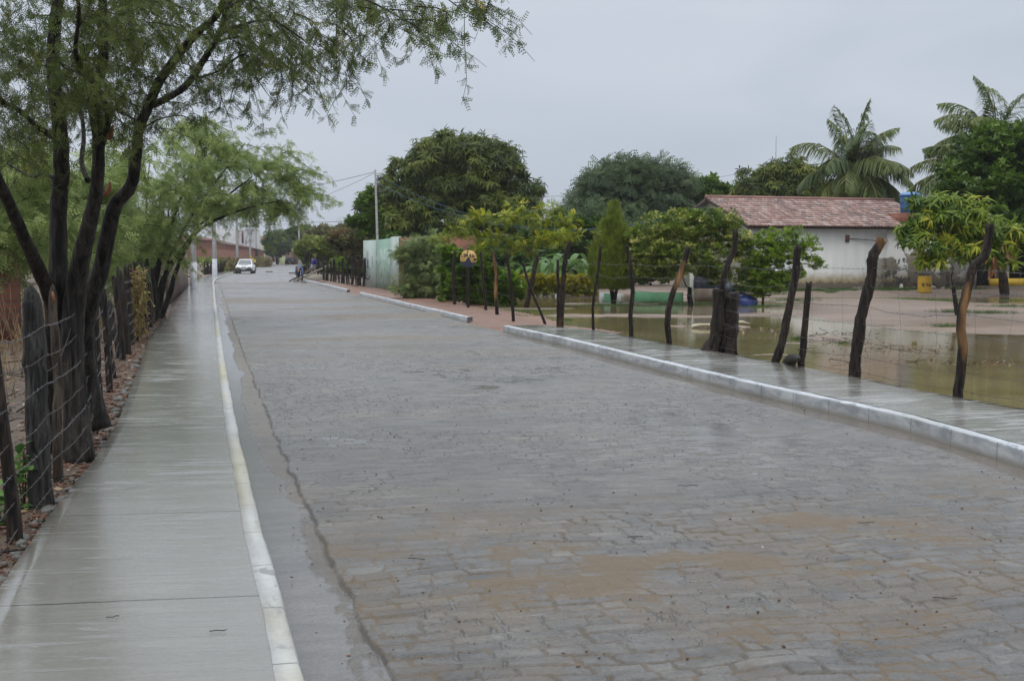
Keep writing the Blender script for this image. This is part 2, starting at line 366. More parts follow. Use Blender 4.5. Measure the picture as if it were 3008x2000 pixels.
h = h * lodf + far * (.004 * fbm(Sg * 2, Tg * 2, 3, 61) + .030 * (fbm(Sg * .45, Tg * .18, 3, 62) - .5)); jo *= lodf; wa = wa * lodf
fstreak = fbm(Sg * .5, Tg * .35, 4, 63)
wa = np.maximum(wa, far * smooth(.55, .70, fstreak) * .45); sa = sa * lodf + far * smooth(.52, .66, fbm(Sg * .6 + 9, Tg * .25, 4, 66)) * .55
ti = ti * lodf + far * fbm(Sg * .9, Tg * .5, 4, 67)
# the concrete gutter along the left kerb: smooth, a little lower, holding water
gut = smooth(edge + .006, edge - .006, gd); lip = np.exp(-((gd - edge) / .011) ** 2) * smooth(.30, .55, fbm(Sg * 3.5, Sg * 0 + 2, 3, 52))
gh = -.016 - .004 * np.cos((gd / GUT) * 3.14) + .006 * (fbm(Sg * .9, gd * 4, 4, 71) - .5) + .0022 * (fbm(Sg * 9, gd * 20, 3, 73) - .5)
gwl = -.0152 + .003 * (smooth(9.5, 5, Sg)) + .009 * (fbm(Sg * .35, Sg * 0, 4, 75) - .5); gw = smooth(-.0002, .0008, gwl - gh); gh = np.maximum(gh, gwl)
h = h * (1 - gut) + gut * gh - lip * .010 * lodf; wa = wa * (1 - gut) * (1 - lip) + gut * gw; jo = jo * (1 - gut) + lip * .9; jo = np.clip(jo, 0, 1)
sa = sa * (1 - gut) + gut * .25 * (1 - gw); ti = ti * (1 - gut) + gut * .62
# muddy film along the right kerb
rd = b_ - Tg; rw = smooth(.44, .24, rd + .25 * (fbm(Sg * .8, Sg * 0, 3, 81) - .5)) * smooth(28.5, 26, Sg)
h = h * (1 - rw) - .002 * rw; wa = np.maximum(wa * (1 - rw), rw); sa = sa * (1 - rw) + rw * .75; jo *= (1 - rw)
h = h + bump_h(Sg, Tg) * smooth(GUT, GUT + .35, gd)
Xg, Yg = from_st(Sg, Tg); n0, n1 = Sg.shape
V = np.stack([Xg, Yg, h], -1).reshape(-1, 3)
ii = np.arange(n0 - 1)[:, None] * n1 + np.arange(n1 - 1)[None]; Fq = np.stack([ii, ii + 1, ii + 1 + n1, ii + n1], -1).reshape(-1, 4)
road = mkmesh('road', V, Fq, M['setts'], smooth=True, attrs=dict(tint=ti.ravel(), sand=sa.ravel(), water=wa.ravel(), joint=jo.ravel(), rs=Sg.ravel(), rt=Tg.ravel()))
tag(road, 'wet grey stone sett road with a smooth gutter and a low hump', 'road', kind='structure')
# far stretch of the road
t = NT('wet_setts_far'); pos = t.coord('Position', (1, .35, 1)); f1 = t.noise(pos, .5, 5, .6); f2 = t.noise(pos, 3, 4)
c = t.mix(.7, t.ramp(f1, [(.3, (.13, .125, .12)), (.7, (.21, .205, .20))]), t.ramp(f2, [(.3, .75), (.7, 1.15)]), 'MULTIPLY')
t.set(Base_Color=c, Roughness=t.ramp(f1, [(.4, .42), (.62, .22)])); M['setts_far'] = t.m
def from2(s, tt_): x, y = from_st(s, tt_); return (x, y)
Rfar = [p for p in KR[:nr + 20] if to_st(p)[0] > SE]; Lfar = [p for p in KL if to_st(p)[0] > SE]
poly = [from2(SE, float(tL(SE)))] + [tuple(p) for p in Lfar] + [tuple(p) for p in Rfar[::-1]] + [from2(SE, float(tR(SE)))]
tri = tessellate_polygon([[Vector((x, y, 0)) for x, y in poly]])
mkmesh('road_far', [(x, y, .002) for x, y in poly], [tuple(f) for f in tri], M['setts_far'])
tag(bpy.data.objects['road_far'], 'distant stretch of wet road bending right', 'road', kind='structure')
# ---- the ground sheet to the horizon
M['dirt'] = None
t = NT('wet_dirt'); pos = t.coord('Position'); a = t.noise(pos, .35, 5, .6); b = t.noise(pos, 4, 5, .65); d_ = t.noise(pos, 45, 4, .7)
c = t.ramp(a, [(.3, (.145, .103, .075)), (.7, (.25, .182, .138))]); c = t.mix(.8, c, t.ramp(b, [(.25, .6), (.75, 1.2)]), 'MULTIPLY')
c = t.mix(.6, c, t.ramp(d_, [(.3, .6), (.7, 1.25)]), 'MULTIPLY')
t.set(Base_Color=c, Roughness=t.ramp(b, [(.3, .35), (.6, .65)])); t.bump(t.math('ADD', b, t.math('MULTIPLY', d_, .3)), .6, .04); M['dirt'] = t.m
t = NT('far_ground'); pos = t.coord('Position'); a = t.noise(pos, .05, 5, .6)
t.set(Base_Color=t.ramp(a, [(.35, (.14, .10, .07)), (.6, (.09, .10, .04))]), Roughness=.8); M['far'] = t.m
mkmesh('ground', [(-1400, -60, -.16), (1400, -60, -.16), (1400, 1800, -.16), (-1400, 1800, -.16)], [(0, 1, 2, 3)], M['far'])
tag(bpy.data.objects['ground'], 'bare ground reaching the horizon', 'ground', kind='structure')
mkmesh('roadside', [(-260, 78, -.05), (70, 78, -.05), (70, 430, -.05), (-260, 430, -.05)], [(0, 1, 2, 3)], M['dirt'])
tag(bpy.data.objects['roadside'], 'bare earth on both sides of the far road', 'earth', kind='structure')
# ---- left pavement
LZ = .13; KW = .10
OUTL = pl([(-420, 2450), (0, 1722), (140, 1518), (274, 1352), (344, 1244), (383, 1148), (408, 1078), (440, 989), (472, 950), (510, 887), (548, 842), (580, 823), (621, 806), (691, 792), (742, 780), (787, 768), (806, 764.5)], LZ)
OUTL = np.array(OUTL)
def strip(name, inner, outer, z, step, mat, kk=.15, zo=None, skew=0):
    """pavement sheet with an outer skirt between an inner and an outer line, matched row by row"""
    ln = np.concatenate([[0], np.cumsum(np.linalg.norm(np.diff(inner, axis=0), axis=1))]); L_ = ln[-1]
    n = max(8, int(L_ / step)); q = np.linspace(0, L_, n); ix = np.interp(q, ln, inner[:, 0]); iy = np.interp(q, ln, inner[:, 1])
    oy = iy.copy()
    for _ in range(6): ox = np.interp(oy, outer[:, 1], outer[:, 0]); oy = np.clip(iy - kk * (ix - ox), outer[0, 1], outer[-1, 1])
    m = 12; V = []; uv = []
    for j in range(m + 1):
        f = j / m; V.append(np.stack([ix + (ox - ix) * f, iy + (oy - iy) * f, np.full(n, z) + .004 * (fbm(q * 1.3, q * 0 + f * 3, 3, 90) - .5)], -1)); uv.append(np.stack([q, np.hypot(ox - ix, oy - iy) * f], -1))
    V.append(np.stack([ox, oy, np.full(n, -.14)], -1)); uv.append(np.stack([q, q * 0 - .2], -1)); m += 1
    V = np.stack(V, 1).reshape(-1, 3); uv = np.stack(uv, 1).reshape(-1, 2)
    ii = np.arange(n - 1)[:, None] * (m + 1) + np.arange(m)[None]; Fq = np.stack([ii, ii + m + 1, ii + m + 2, ii + 1], -1).reshape(-1, 4)
    if (V[Fq[0, 1]] - V[Fq[0, 0]])[0] * (V[Fq[0, 3]] - V[Fq[0, 0]])[1] - (V[Fq[0, 1]] - V[Fq[0, 0]])[1] * (V[Fq[0, 3]] - V[Fq[0, 0]])[0] < 0: Fq = Fq[:, ::-1]
    return mkmesh(name, V, np.ascontiguousarray(Fq), mat, uv=uv)
def offset(line, d):
    T = np.gradient(line, axis=0); T /= np.linalg.norm(T, axis=1)[:, None]; return line + np.stack([T[:, 1], -T[:, 0]], -1) * d
def walkmat(name, c1, c2, joint, phase, wet=.5, tintc=(.12, .115, .085)):
    t = NT(name); uvn = t.n('ShaderNodeTexCoord').outputs['UV']
    def mp(sx, sy):
        m_ = t.n('ShaderNodeMapping'); m_.inputs['Scale'].default_value = (sx, sy, 1); t.l(uvn, m_.inputs[0]); return m_.outputs[0]
    streak = t.noise(mp(9.5, .95), 1, 6, .68, .8); fine = t.noise(mp(60, 40), 1, 4, .7); brush = t.noise(mp(110, 1.6), 1, 3, .7); big = t.noise(mp(.9, .8), 1, 4)
    c = t.mix(.9, t.ramp(big, [(.3, c2), (.7, c1)]), t.ramp(streak, [(.3, .60), (.5, .95), (.7, 1.18)]), 'MULTIPLY'); c = t.mix(.6, c, t.ramp(fine, [(.3, .8), (.7, 1.15)]), 'MULTIPLY')
    sx = t.n('ShaderNodeSeparateXYZ'); t.l(uvn, sx.inputs[0])
    wob = t.math('MULTIPLY', t.math('SUBTRACT', t.noise(mp(.2, 6), 1, 3), .5), .03)
    fr = t.math('FRACT', t.math('DIVIDE', t.math('ADD', t.math('ADD', sx.outputs[0], phase), wob), joint))
    jn = t.math('LESS_THAN', t.math('ABSOLUTE', t.math('SUBTRACT', fr, .5)), .0042)
    mud = t.math('MULTIPLY', t.ramp(t.math('ADD', t.math('SUBTRACT', sx.outputs[1], .95), t.math('MULTIPLY', t.math('SUBTRACT', t.noise(mp(1.1, 2.0), 1, 5, .65), .5), 1.1)), [(.02, 0), (.30, 1)]), .5); c = t.mix(mud, c, (.10, .078, .055)); spk = t.noise(mp(75, 75), 1, 2, .5); c = t.mix(t.ramp(spk, [(.70, 0), (.73, .7)]), c, (.05, .045, .04))
    c = t.mix(jn, c, (.018, .016, .014))
    wetm = t.ramp(t.math('ADD', t.math('MULTIPLY', streak, .72), t.math('MULTIPLY', big, .28)), [(wet - .035, 0), (wet + .045, 1)])
    c = t.mix(t.math('MULTIPLY', wetm, .5), c, tintc)
    t.set(Base_Color=c, Roughness=t.mix(wetm, (.38, .38, .38), (.065, .065, .065))); t.b.inputs['Specular IOR Level'].default_value = .75
    hb = t.math('ADD', t.math('MULTIPLY', streak, .9), t.math('ADD', t.math('MULTIPLY', brush, .22), t.math('MULTIPLY', fine, .22)))
    hb = t.math('SUBTRACT', hb, t.math('MULTIPLY', jn, .8)); t.bump(hb, .24, .012); return t.m
M['walk_left'] = walkmat('wet_concrete_walk', (.34, .345, .335), (.25, .255, .245), 2.07, 1.65, .44)
M['walk_right'] = walkmat('wet_concrete_walk_shiny', (.40, .405, .395), (.32, .325, .315), 4.3, .5, .45)
inL = offset(KL, -KW)[1:]
o = strip('pavement', inL, OUTL, LZ, .30, M['walk_left']); tag(o, 'wet concrete footpath on the left beside the post fence', 'pavement', kind='structure')
BR = np.array(pl([(1540, 951), (1758, 971), (1969, 1011), (2192, 1047), (2282, 1063), (2496, 1104), (2799, 1164), (3008, 1200), (3700, 1328)], .15))[::-1]
KRn = KR[[i for i in range(len(KR)) if to_st(KR[i])[0] < 31.2]]
endp = G(1478, 956, .15)[:2]
inR = offset(KRn, .13); o = strip('pavement_across', inR, BR, .15, .30, M['walk_right'], kk=.28); tag(o, 'shiny wet concrete footpath on the right beside the flooded yard', 'pavement', kind='structure')
# kerbs
def sweep(line, prof, step=.12, jit=.004, seed=0):
    ln = np.concatenate([[0], np.cumsum(np.linalg.norm(np.diff(line, axis=0), axis=1))]); n = max(3, int(ln[-1] / step)); q = np.linspace(0, ln[-1], n)
    P_ = np.stack([np.interp(q, ln, line[:, 0]), np.interp(q, ln, line[:, 1])], -1); T = np.gradient(P_, axis=0); T /= np.linalg.norm(T, axis=1)[:, None]
    Nn = np.stack([T[:, 1], -T[:, 0]], -1); V = []; uv = []; cum = 0; pr = None
    for j, (o_, z) in enumerate(prof):
        cum += 0 if pr is None else math.hypot(o_ - pr[0], z - pr[1]); pr = (o_, z)
        jj = jit * (fbm(q * 2.2, q * 0 + j, 3, seed + j) - .5) * 2
        V.append(np.concatenate([P_ + Nn * (o_ + jj)[:, None], (z + (jj * .6 if z > 0 else jj * 0))[:, None]], 1)); uv.append(np.stack([q, np.full(n, cum)], -1))
    m = len(prof); V = np.stack(V, 1).reshape(-1, 3); uv = np.stack(uv, 1).reshape(-1, 2)
    ii = np.arange(n - 1)[:, None] * m + np.arange(m - 1)[None]; Fq = np.stack([ii, ii + 1, ii + m + 1, ii + m], -1).reshape(-1, 4)
    F_ = [tuple(f) for f in Fq] + [tuple(range(m)), tuple(range((n - 1) * m, n * m))[::-1]]
    return V, F_, uv
def kerbmat(name, white, under, yellow, wear, yl, face=0):
    t = NT(name); uvn = t.n('ShaderNodeTexCoord').outputs['UV']
    def mp(sx, sy, off=0):
        m_ = t.n('ShaderNodeMapping'); m_.inputs['Scale'].default_value = (sx, sy, 1); m_.inputs['Location'].default_value = (off, 0, 0); t.l(uvn, m_.inputs[0]); return m_.outputs[0]
    w1 = t.noise(mp(3.2, 7), 1, 5, .65, .5); y1 = t.noise(mp(.35, 1, 3), 1, 3); f1 = t.noise(mp(25, 25), 1, 4)
    c = t.mix(t.ramp(y1, [(yl, 0), (yl + .12, 1)]), white, yellow)
    c = t.mix(t.ramp(w1, [(wear, 0), (wear + .08, 1)]), c, under); c = t.mix(.5, c, t.ramp(f1, [(.3, .8), (.7, 1.1)]), 'MULTIPLY')
    sx = t.n('ShaderNodeSeparateXYZ'); t.l(uvn, sx.inputs[0]); fr = t.math('FRACT', t.math('DIVIDE', sx.outputs[0], .82)); jn = t.math('LESS_THAN', fr, .016)
    fy = t.math('ADD', sx.outputs[1], t.math('MULTIPLY', t.math('SUBTRACT', w1, .5), .06))
    if face: c = t.mix(t.ramp(fy, [(.17, 1), (.20, 0)]), c, t.mix(t.ramp(w1, [(.42, 0), (.6, 1)]), (.42, .435, .445), (.26, .275, .29))); c = t.mix(t.ramp(fy, [(.06, .8), (.10, 0)]), c, (.26, .25, .22))  # side face greyer: thin grimy paint, plus its sideways shade put into the colour
    w4 = t.noise(mp(1.4, 5, 7), 1, 4, .6); c = t.mix(.7, c, t.ramp(w4, [(.35, .72), (.65, 1.08)]), 'MULTIPLY'); c = t.mix(t.math('MULTIPLY', jn, .75), c, (.09, .09, .085))
    t.set(Base_Color=c, Roughness=.42); t.bump(t.math('SUBTRACT', w1, jn), .4, .008); return t.m
M['kerb_l'] = kerbmat('whitewashed_kerb', (.43, .445, .44), (.25, .26, .265), (.40, .385, .29), .60, .46)
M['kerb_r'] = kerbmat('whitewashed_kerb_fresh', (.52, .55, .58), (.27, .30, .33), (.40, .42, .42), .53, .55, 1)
V, F_, uv = sweep(KL[1:-4], [(0, -.05), (0, LZ - .012), (-.012, LZ + .004), (-KW - .006, LZ + .006), (-KW - .006, LZ - .05)], .1, .008, 5)
tag(mkmesh('kerb', V, F_, M['kerb_l'], uv=uv), 'narrow white and yellowed kerb along the left footpath', 'kerb', kind='structure')
prof = [(0, -.05), (.002, .134), (.007, .144), (.115, .149), (.130, .145), (.130, .06)]
KRa = KRn.copy(); KRa[-1] = endp
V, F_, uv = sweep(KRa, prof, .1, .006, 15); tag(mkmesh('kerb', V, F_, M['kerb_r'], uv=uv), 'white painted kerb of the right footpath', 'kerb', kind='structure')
prof2 = [(0, -.05), (.004, .130), (.02, .145), (.14, .145), (.15, -.05)]
def kpiece(pts, label, seed):
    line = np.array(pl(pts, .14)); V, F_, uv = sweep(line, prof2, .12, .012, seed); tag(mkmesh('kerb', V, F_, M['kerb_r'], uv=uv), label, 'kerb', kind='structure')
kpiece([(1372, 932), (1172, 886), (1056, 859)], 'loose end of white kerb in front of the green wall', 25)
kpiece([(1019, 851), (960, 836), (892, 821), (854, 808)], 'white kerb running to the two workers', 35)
# far right footpath piece, past the workers
a = [G(847, 800, .03), G(847, 794, .03), G(858, 786, .03), G(872, 779, .03)]; b = [G(905, 800, .03), G(893, 790, .03), G(892, 784, .03), G(884, 778, .03)]
tag(mkmesh('pavement', [*a, *b], [(0, 4, 5, 1), (1, 5, 6, 2), (2, 6, 7, 3)], M['walk_left']), 'pale footpath piece far down the road on the right', 'pavement', kind='structure')
# ---- right verge of red earth between kerb and fence
t = NT('red_earth'); pos = t.coord('Position'); a = t.noise(pos, 1.2, 5, .6); b = t.noise(pos, 16, 5, .7)
t.set(Base_Color=t.mix(.8, t.ramp(a, [(.3, (.16, .080, .052)), (.7, (.27, .155, .11))]), t.ramp(b, [(.3, .55), (.7, 1.2)]), 'MULTIPLY'), Roughness=.5); t.bump(b, .8, .04); M['red'] = t.m
def terrain(name, x0, x1, y0, y1, nx, ny, zf, mat, label, ypow=1.0):
    u = np.linspace(0, 1, nx); v = np.linspace(0, 1, ny) ** ypow; X, Y = np.meshgrid(x0 + (x1 - x0) * u, y0 + (y1 - y0) * v, indexing='ij'); Z = zf(X, Y)
    V = np.stack([X, Y, Z], -1).reshape(-1, 3); ii = np.arange(nx - 1)[:, None] * ny + np.arange(ny - 1)[None]
    Fq = np.stack([ii, ii + ny, ii + ny + 1, ii + 1], -1).reshape(-1, 4); ok = ~np.isnan(V[Fq].sum(axis=(1, 2))); V = np.nan_to_num(V, nan=-1)
    Fq = Fq[ok]; used = np.unique(Fq); mp_ = np.zeros(len(V), int); mp_[used] = np.arange(len(used))
    return tag(mkmesh(name, V[used], mp_[Fq], mat, smooth=True), label, name.replace('_', ' '), kind='structure')
def side_right(X, Y):
    """signed distance right of the right kerb line"""
    s = X * UX + Y * UY; t_ = X * UY - Y * UX; return t_ - np.interp(s, Rst[:nr + 1, 0], Rst[:nr + 1, 1]), s
VB = np.array([to_st(G(x, y, .03)) for x, y in ((1600, 958), (1500, 948), (1459, 924), (1334, 896), (1167, 863), (1060, 845), (960, 825), (900, 810))])
def zverge(X, Y):
    d, s = side_right(X, Y); dd = np.interp(s, VB[:, 0], VB[:, 1]) - np.interp(s, Rst[:nr + 1, 0], Rst[:nr + 1, 1])
    z = .035 + .05 * (fbm(X * 1.5, Y * 1.5, 4, 101) - .5) + .03 * smooth(.2, 1.2, d) - .12 * smooth(0, .9, d - dd) * smooth(60, 45, s)
    z = np.where(d < .05, -.03, z)
    return np.where((d > -.10) & (s > 27.75) & (s < 92) & (d < dd + 1.5), z, np.nan)
terrain('verge', -26, 3, 28, 96, 260, 420, zverge, M['red'], 'strip of red earth between the broken kerb and the fence')
# ---- flooded yard
isl = []
for px, py, rx, ry, hh in ((1700, 926, 1.5, .6, .085), (1900, 925, 2.0, .7, .085), (2080, 927, 1.1, .5, .075), (2250, 922, 1.2, .8, .09), (2420, 993, .9, .5, .06), (2340, 1005, .6, .4, .05),
                           (2770, 903, 5.4, 5.5, .13), (2960, 925, 6, 7, .13), (2990, 965, 3.2, 2.2, .075), (2740, 958, 2.6, 1.0, .055), (2520, 883, 3.4, 1.8, .13), (1840, 890, 3.5, .9, .07), (2150, 880, 3, 1.5, .08), (1560, 905, 2.6, .8, .05),
                           (2280, 1040, .5, .3, .05), (2190, 958, .5, .25, .08), (1990, 957, .5, .2, .07)):
    g = G(px, py, -.05); isl.append((g[0], g[1], rx, ry, hh))
def zyard(X, Y):
    z = -.115 + .055 * (fbm(X * .55, Y * .35, 4, 111) - .5) + .02 * (fbm(X * 3, Y * 2.5, 3, 115) - .5)
    wx = X + 1.2 * (fbm(X * .8, Y * .8, 3, 120) - .5); wy = Y + 1.6 * (fbm(X * .6, Y * .6, 3, 125) - .5)
    for a, b, rx, ry, hh in isl: z = np.maximum(z, -.115 + .02 * (fbm(X * 3, Y * 2.5, 3, 115) - .5) + hh * smooth(1.5, .35, np.hypot((wx - a) / rx, (wy - b) / ry)))
    z = np.maximum(z, -.11 + .20 * smooth(0, 6, Y - 53 - 9 * smooth(7.5, 4.5, X) + .25 * X * 0 + 2 * (fbm(X * .3, Y * .3, 2, 130) - .5)) + .03 * (fbm(X * 2, Y * 2, 3, 131) - .5))
    d, s = side_right(X, Y); back = np.interp(s, VB[:, 0], VB[:, 1]) - np.interp(s, Rst[:nr + 1, 0], Rst[:nr + 1, 1])
    lim = np.where(s < 28.3, 1.2, back - .2)
    return np.where(d > lim, z, np.nan)
terrain('yard', -22, 48, 7, 100, 420, 560, zyard, M['dirt'], 'muddy yard with sand bars behind the right fence', 1.5)
t = NT('muddy_water'); pos = t.coord('Position', (1, 1, 1)); a = t.noise(pos, 7, 4, .6); b = t.noise(pos, .4, 3); rv = t.n('ShaderNodeTexVoronoi'); rv.inputs['Scale'].default_value = 3.2; t.l(pos, rv.inputs['Vector'])
rings = t.math('MULTIPLY', t.math('SINE', t.math('MULTIPLY', rv.outputs['Distance'], 60)), t.ramp(rv.outputs['Distance'], [(.05, 1), (.16, 0)]))
t.set(Base_Color=t.ramp(b, [(.35, (.150, .122, .055)), (.65, (.235, .190, .115))]), Roughness=.035); t.b.inputs['Specular IOR Level'].default_value = .5
t.bump(t.math('ADD', a, t.math('MULTIPLY', rings, .5)), .10, .02); M['water'] = t.m
WZ = -.072
tag(terrain('flood_water', -20, 48, 7, 70, 140, 200, lambda X, Y: np.where(np.isnan(zyard(X, Y)), np.nan, WZ), M['water'], 'brown flood water standing in the yard'), cat='water')
# ---- left yard
OL2 = np.array([(p[0], p[1]) for p in OUTL])
t = NT('littered_earth'); pos = t.coord('Position'); a = t.noise(pos, .7, 5, .6); b = t.noise(pos, 9, 6, .7); d_ = t.noise(pos, 2.5, 5, .65)
c = t.ramp(a, [(.3, (.050, .030, .018)), (.5, (.10, .062, .036)), (.7, (.17, .12, .07))]); c = t.mix(.9, c, t.ramp(b, [(.25, .35), (.75, 1.3)]), 'MULTIPLY')
c = t.mix(t.ramp(d_, [(.58, 0), (.66, 1)]), c, (.06, .075, .025)); t.set(Base_Color=c, Roughness=.6); t.bump(b, .9, .06); M['litter_earth'] = t.m
def zleft(X, Y):
    ox = np.interp(Y, OL2[:, 1], OL2[:, 0]); d = ox - X
    z = .03 + .09 * (fbm(X * 1.2, Y * 1.2, 4, 141) - .5) + .05 * smooth(.1, .9, d) + .05 * (fbm(X * 6, Y * 6, 3, 143) - .5)
    return np.where(d > -.03, np.where(d < .03, .04, z), np.nan)
terrain('left_yard', -45, 0, 3, 100, 420, 520, zleft, M['litter_earth'], 'dark littered earth behind the left post fence', 1.6)
# ================================================================== TREES AND PLANTS
def unit(v): return v / (np.linalg.norm(v, axis=-1, keepdims=True) + 1e-9)
# leaf templates: (verts, quads), growing along +x, face up +z
def tpl_leaf(L=1, W=.3, droop=.25, fold=.05):
    V = [(0, 0, 0), (.35 * L, -W / 2, -.05 * droop), (.45 * L, 0, fold), (.35 * L, W / 2, -.05 * droop), (.75 * L, -W * .33, -droop * .5), (.8 * L, 0, -droop * .5 + fold * .5), (.75 * L, W * .33, -droop * .5), (L, 0, -droop)]
    return np.array(V, float), np.array([(0, 1, 2, 2), (0, 2, 3, 3), (1, 4, 5, 2), (2, 5, 6, 3), (4, 7, 5, 5), (5, 7, 6, 6)])
def tpl_simple(L=1, W=.5, droop=.15):
    return np.array([(0, 0, 0), (.5 * L, -W / 2, -droop * .3), (L, 0, -droop), (.5 * L, W / 2, -droop * .3)], float), np.array([(0, 1, 2, 3)])
def join(ts):
    V = []; F_ = []; n = 0
    for v, f in ts: V.append(v); F_.append(f + n); n += len(v)
    return np.concatenate(V), np.concatenate(F_)
def rot(v, yaw=0, pitch=0, roll=0, off=(0, 0, 0)):
    m = np.array(Matrix.Rotation(yaw, 3, 'Z') @ Matrix.Rotation(pitch, 3, 'Y') @ Matrix.Rotation(roll, 3, 'X')); return v @ m.T + np.array(off)
def tpl_pinna(n=9, wl=.17, ww=.055, droop=.25):
    ts = [(np.array([(0, -.006, 0), (1, -.004, -droop), (1, .004, -droop), (0, .006, 0)], float), np.array([(0, 1, 2, 3)]))]
    for i in range(n):
        x = .12 + .88 * i / (n - 1) if n > 1 else .5; z = -droop * x * x; l = wl * (1 - .45 * abs(x - .45))
        for s in (-1, 1):
            v, f = tpl_simple(l, ww, .03); ts.append((rot(v, s * 1.15, .15, 0, (x, 0, z)), f))
    return join(ts)
def tpl_bipinnate(np_=2, n=7, **k):
    ts = []
    for i in range(np_):
        for s in (-1, 1):
            v, f = tpl_pinna(n, **k); ts.append((rot(v, s * .38, .15 + .1 * i, 0, (.06 + .25 * i, 0, -.02)), f))
    return join(ts)
def tpl_rosette(n=8, L=1, W=.2, droop=.7, up=.3, leaf=tpl_leaf):
    ts = []
    for i in range(n):
        v, f = leaf(L * (.75 + .25 * ((i * 7) % 5) / 4), W, droop); ts.append((rot(v, 2 * math.pi * i / n + .3 * (i % 3), -up + .35 * (i % 2), 0), f))
    return join(ts)
def tpl_tuft(n=5, L=1, W=.07, spread=.3):
    ts = []
    for i in range(n):
        v = np.array([(0, -W / 2, 0), (L * .6, -W / 2, 0), (L, 0, 0), (L * .6, W / 2, 0), (0, W / 2, 0), (0, 0, 0)], float)
        v = v[[0, 1, 2, 3]]; v[0] = (0, -W * .3, 0); v[3] = (L * .6, W / 2, 0); v[0, 1] = 0
        ts.append((rot(v, (i - n / 2) * spread / n * 2, ((i * 3) % n / n - .5) * spread * 2, i * 1.3), np.array([(0, 1, 2, 3)])))
    return join(ts)
def tpl_frond_bits(n=9, L=1, wl=.42, ww=.10):
    """a flat layered compound leaf (poinciana)"""
    ts = []
    for i in range(n):
        x = .1 + .9 * i / (n - 1); l = wl * (1 - .8 * abs(x - .5)); z = -.28 * x * x
        for s in (-1, 1):
            v, f = tpl_simple(l, ww, .05); ts.append((rot(v, s * 1.1, .05, 0, (x, 0, z)), f))
    return join(ts)
def scatter(tpl, pos, fwd, up, scale, tint=None):
    TV, TF = tpl; n = len(pos); k = len(TV)
    X = unit(fwd); Y = unit(np.cross(up, X)); Z = np.cross(X, Y); sc_ = np.broadcast_to(np.asarray(scale, float), (n,))[:, None, None]
    V = pos[:, None, :] + sc_ * (TV[None, :, 0:1] * X[:, None] + TV[None, :, 1:2] * Y[:, None] + TV[None, :, 2:3] * Z[:, None])
    Fq = TF[None] + (np.arange(n) * k)[:, None, None]
    return V.reshape(-1, 3), Fq.reshape(-1, TF.shape[1]), np.repeat(tint if tint is not None else rng.random(n), k)
def leaf_mesh(name, parts, mat, parent, label=None):
    V = []; F_ = []; T_ = []; n = 0
    for v, f, t_ in parts: V.append(v); F_.append(f + n); T_.append(t_); n += len(v)
    V = np.concatenate(V); F_ = np.concatenate(F_); T_ = np.concatenate(T_)
    if F_.shape[1] == 4 and (F_[:, 2] == F_[:, 3]).any():
        tri = F_[:, 2] == F_[:, 3]; Fl = np.concatenate([F_[~tri].ravel(), F_[tri][:, :3].ravel()]); ln = np.concatenate([np.full((~tri).sum(), 4), np.full(tri.sum(), 3)])
        return raw_mesh(name, V, Fl, ln, mat, parent, T_, label)
    return mkmesh(name, V, F_, mat, parent, attrs=dict(tint=T_), label=label)
def raw_mesh(name, V, idx, ln, mat, parent, tint, label=None):
    r = parent
    while r is not None and r.parent: r = r.parent
    if r is not None and r.type == 'EMPTY': V = local(r, V)
    me = bpy.data.meshes.new(name); me.vertices.add(len(V)); me.vertices.foreach_set('co', np.asarray(V, np.float32).ravel())
    me.loops.add(len(idx)); me.loops.foreach_set('vertex_index', idx.astype(np.int32)); me.polygons.add(len(ln))
    me.polygons.foreach_set('loop_start', np.concatenate([[0], np.cumsum(ln)[:-1]]).astype(np.int32)); me.update(calc_edges=True)
    at = me.attributes.new('tint', 'FLOAT', 'POINT'); at.data.foreach_set('value', np.asarray(tint, np.float32))
    o = bpy.data.objects.new(name, me); col.objects.link(o); me.materials.append(mat); o.parent = parent
    if label: o['label'] = label
    return o
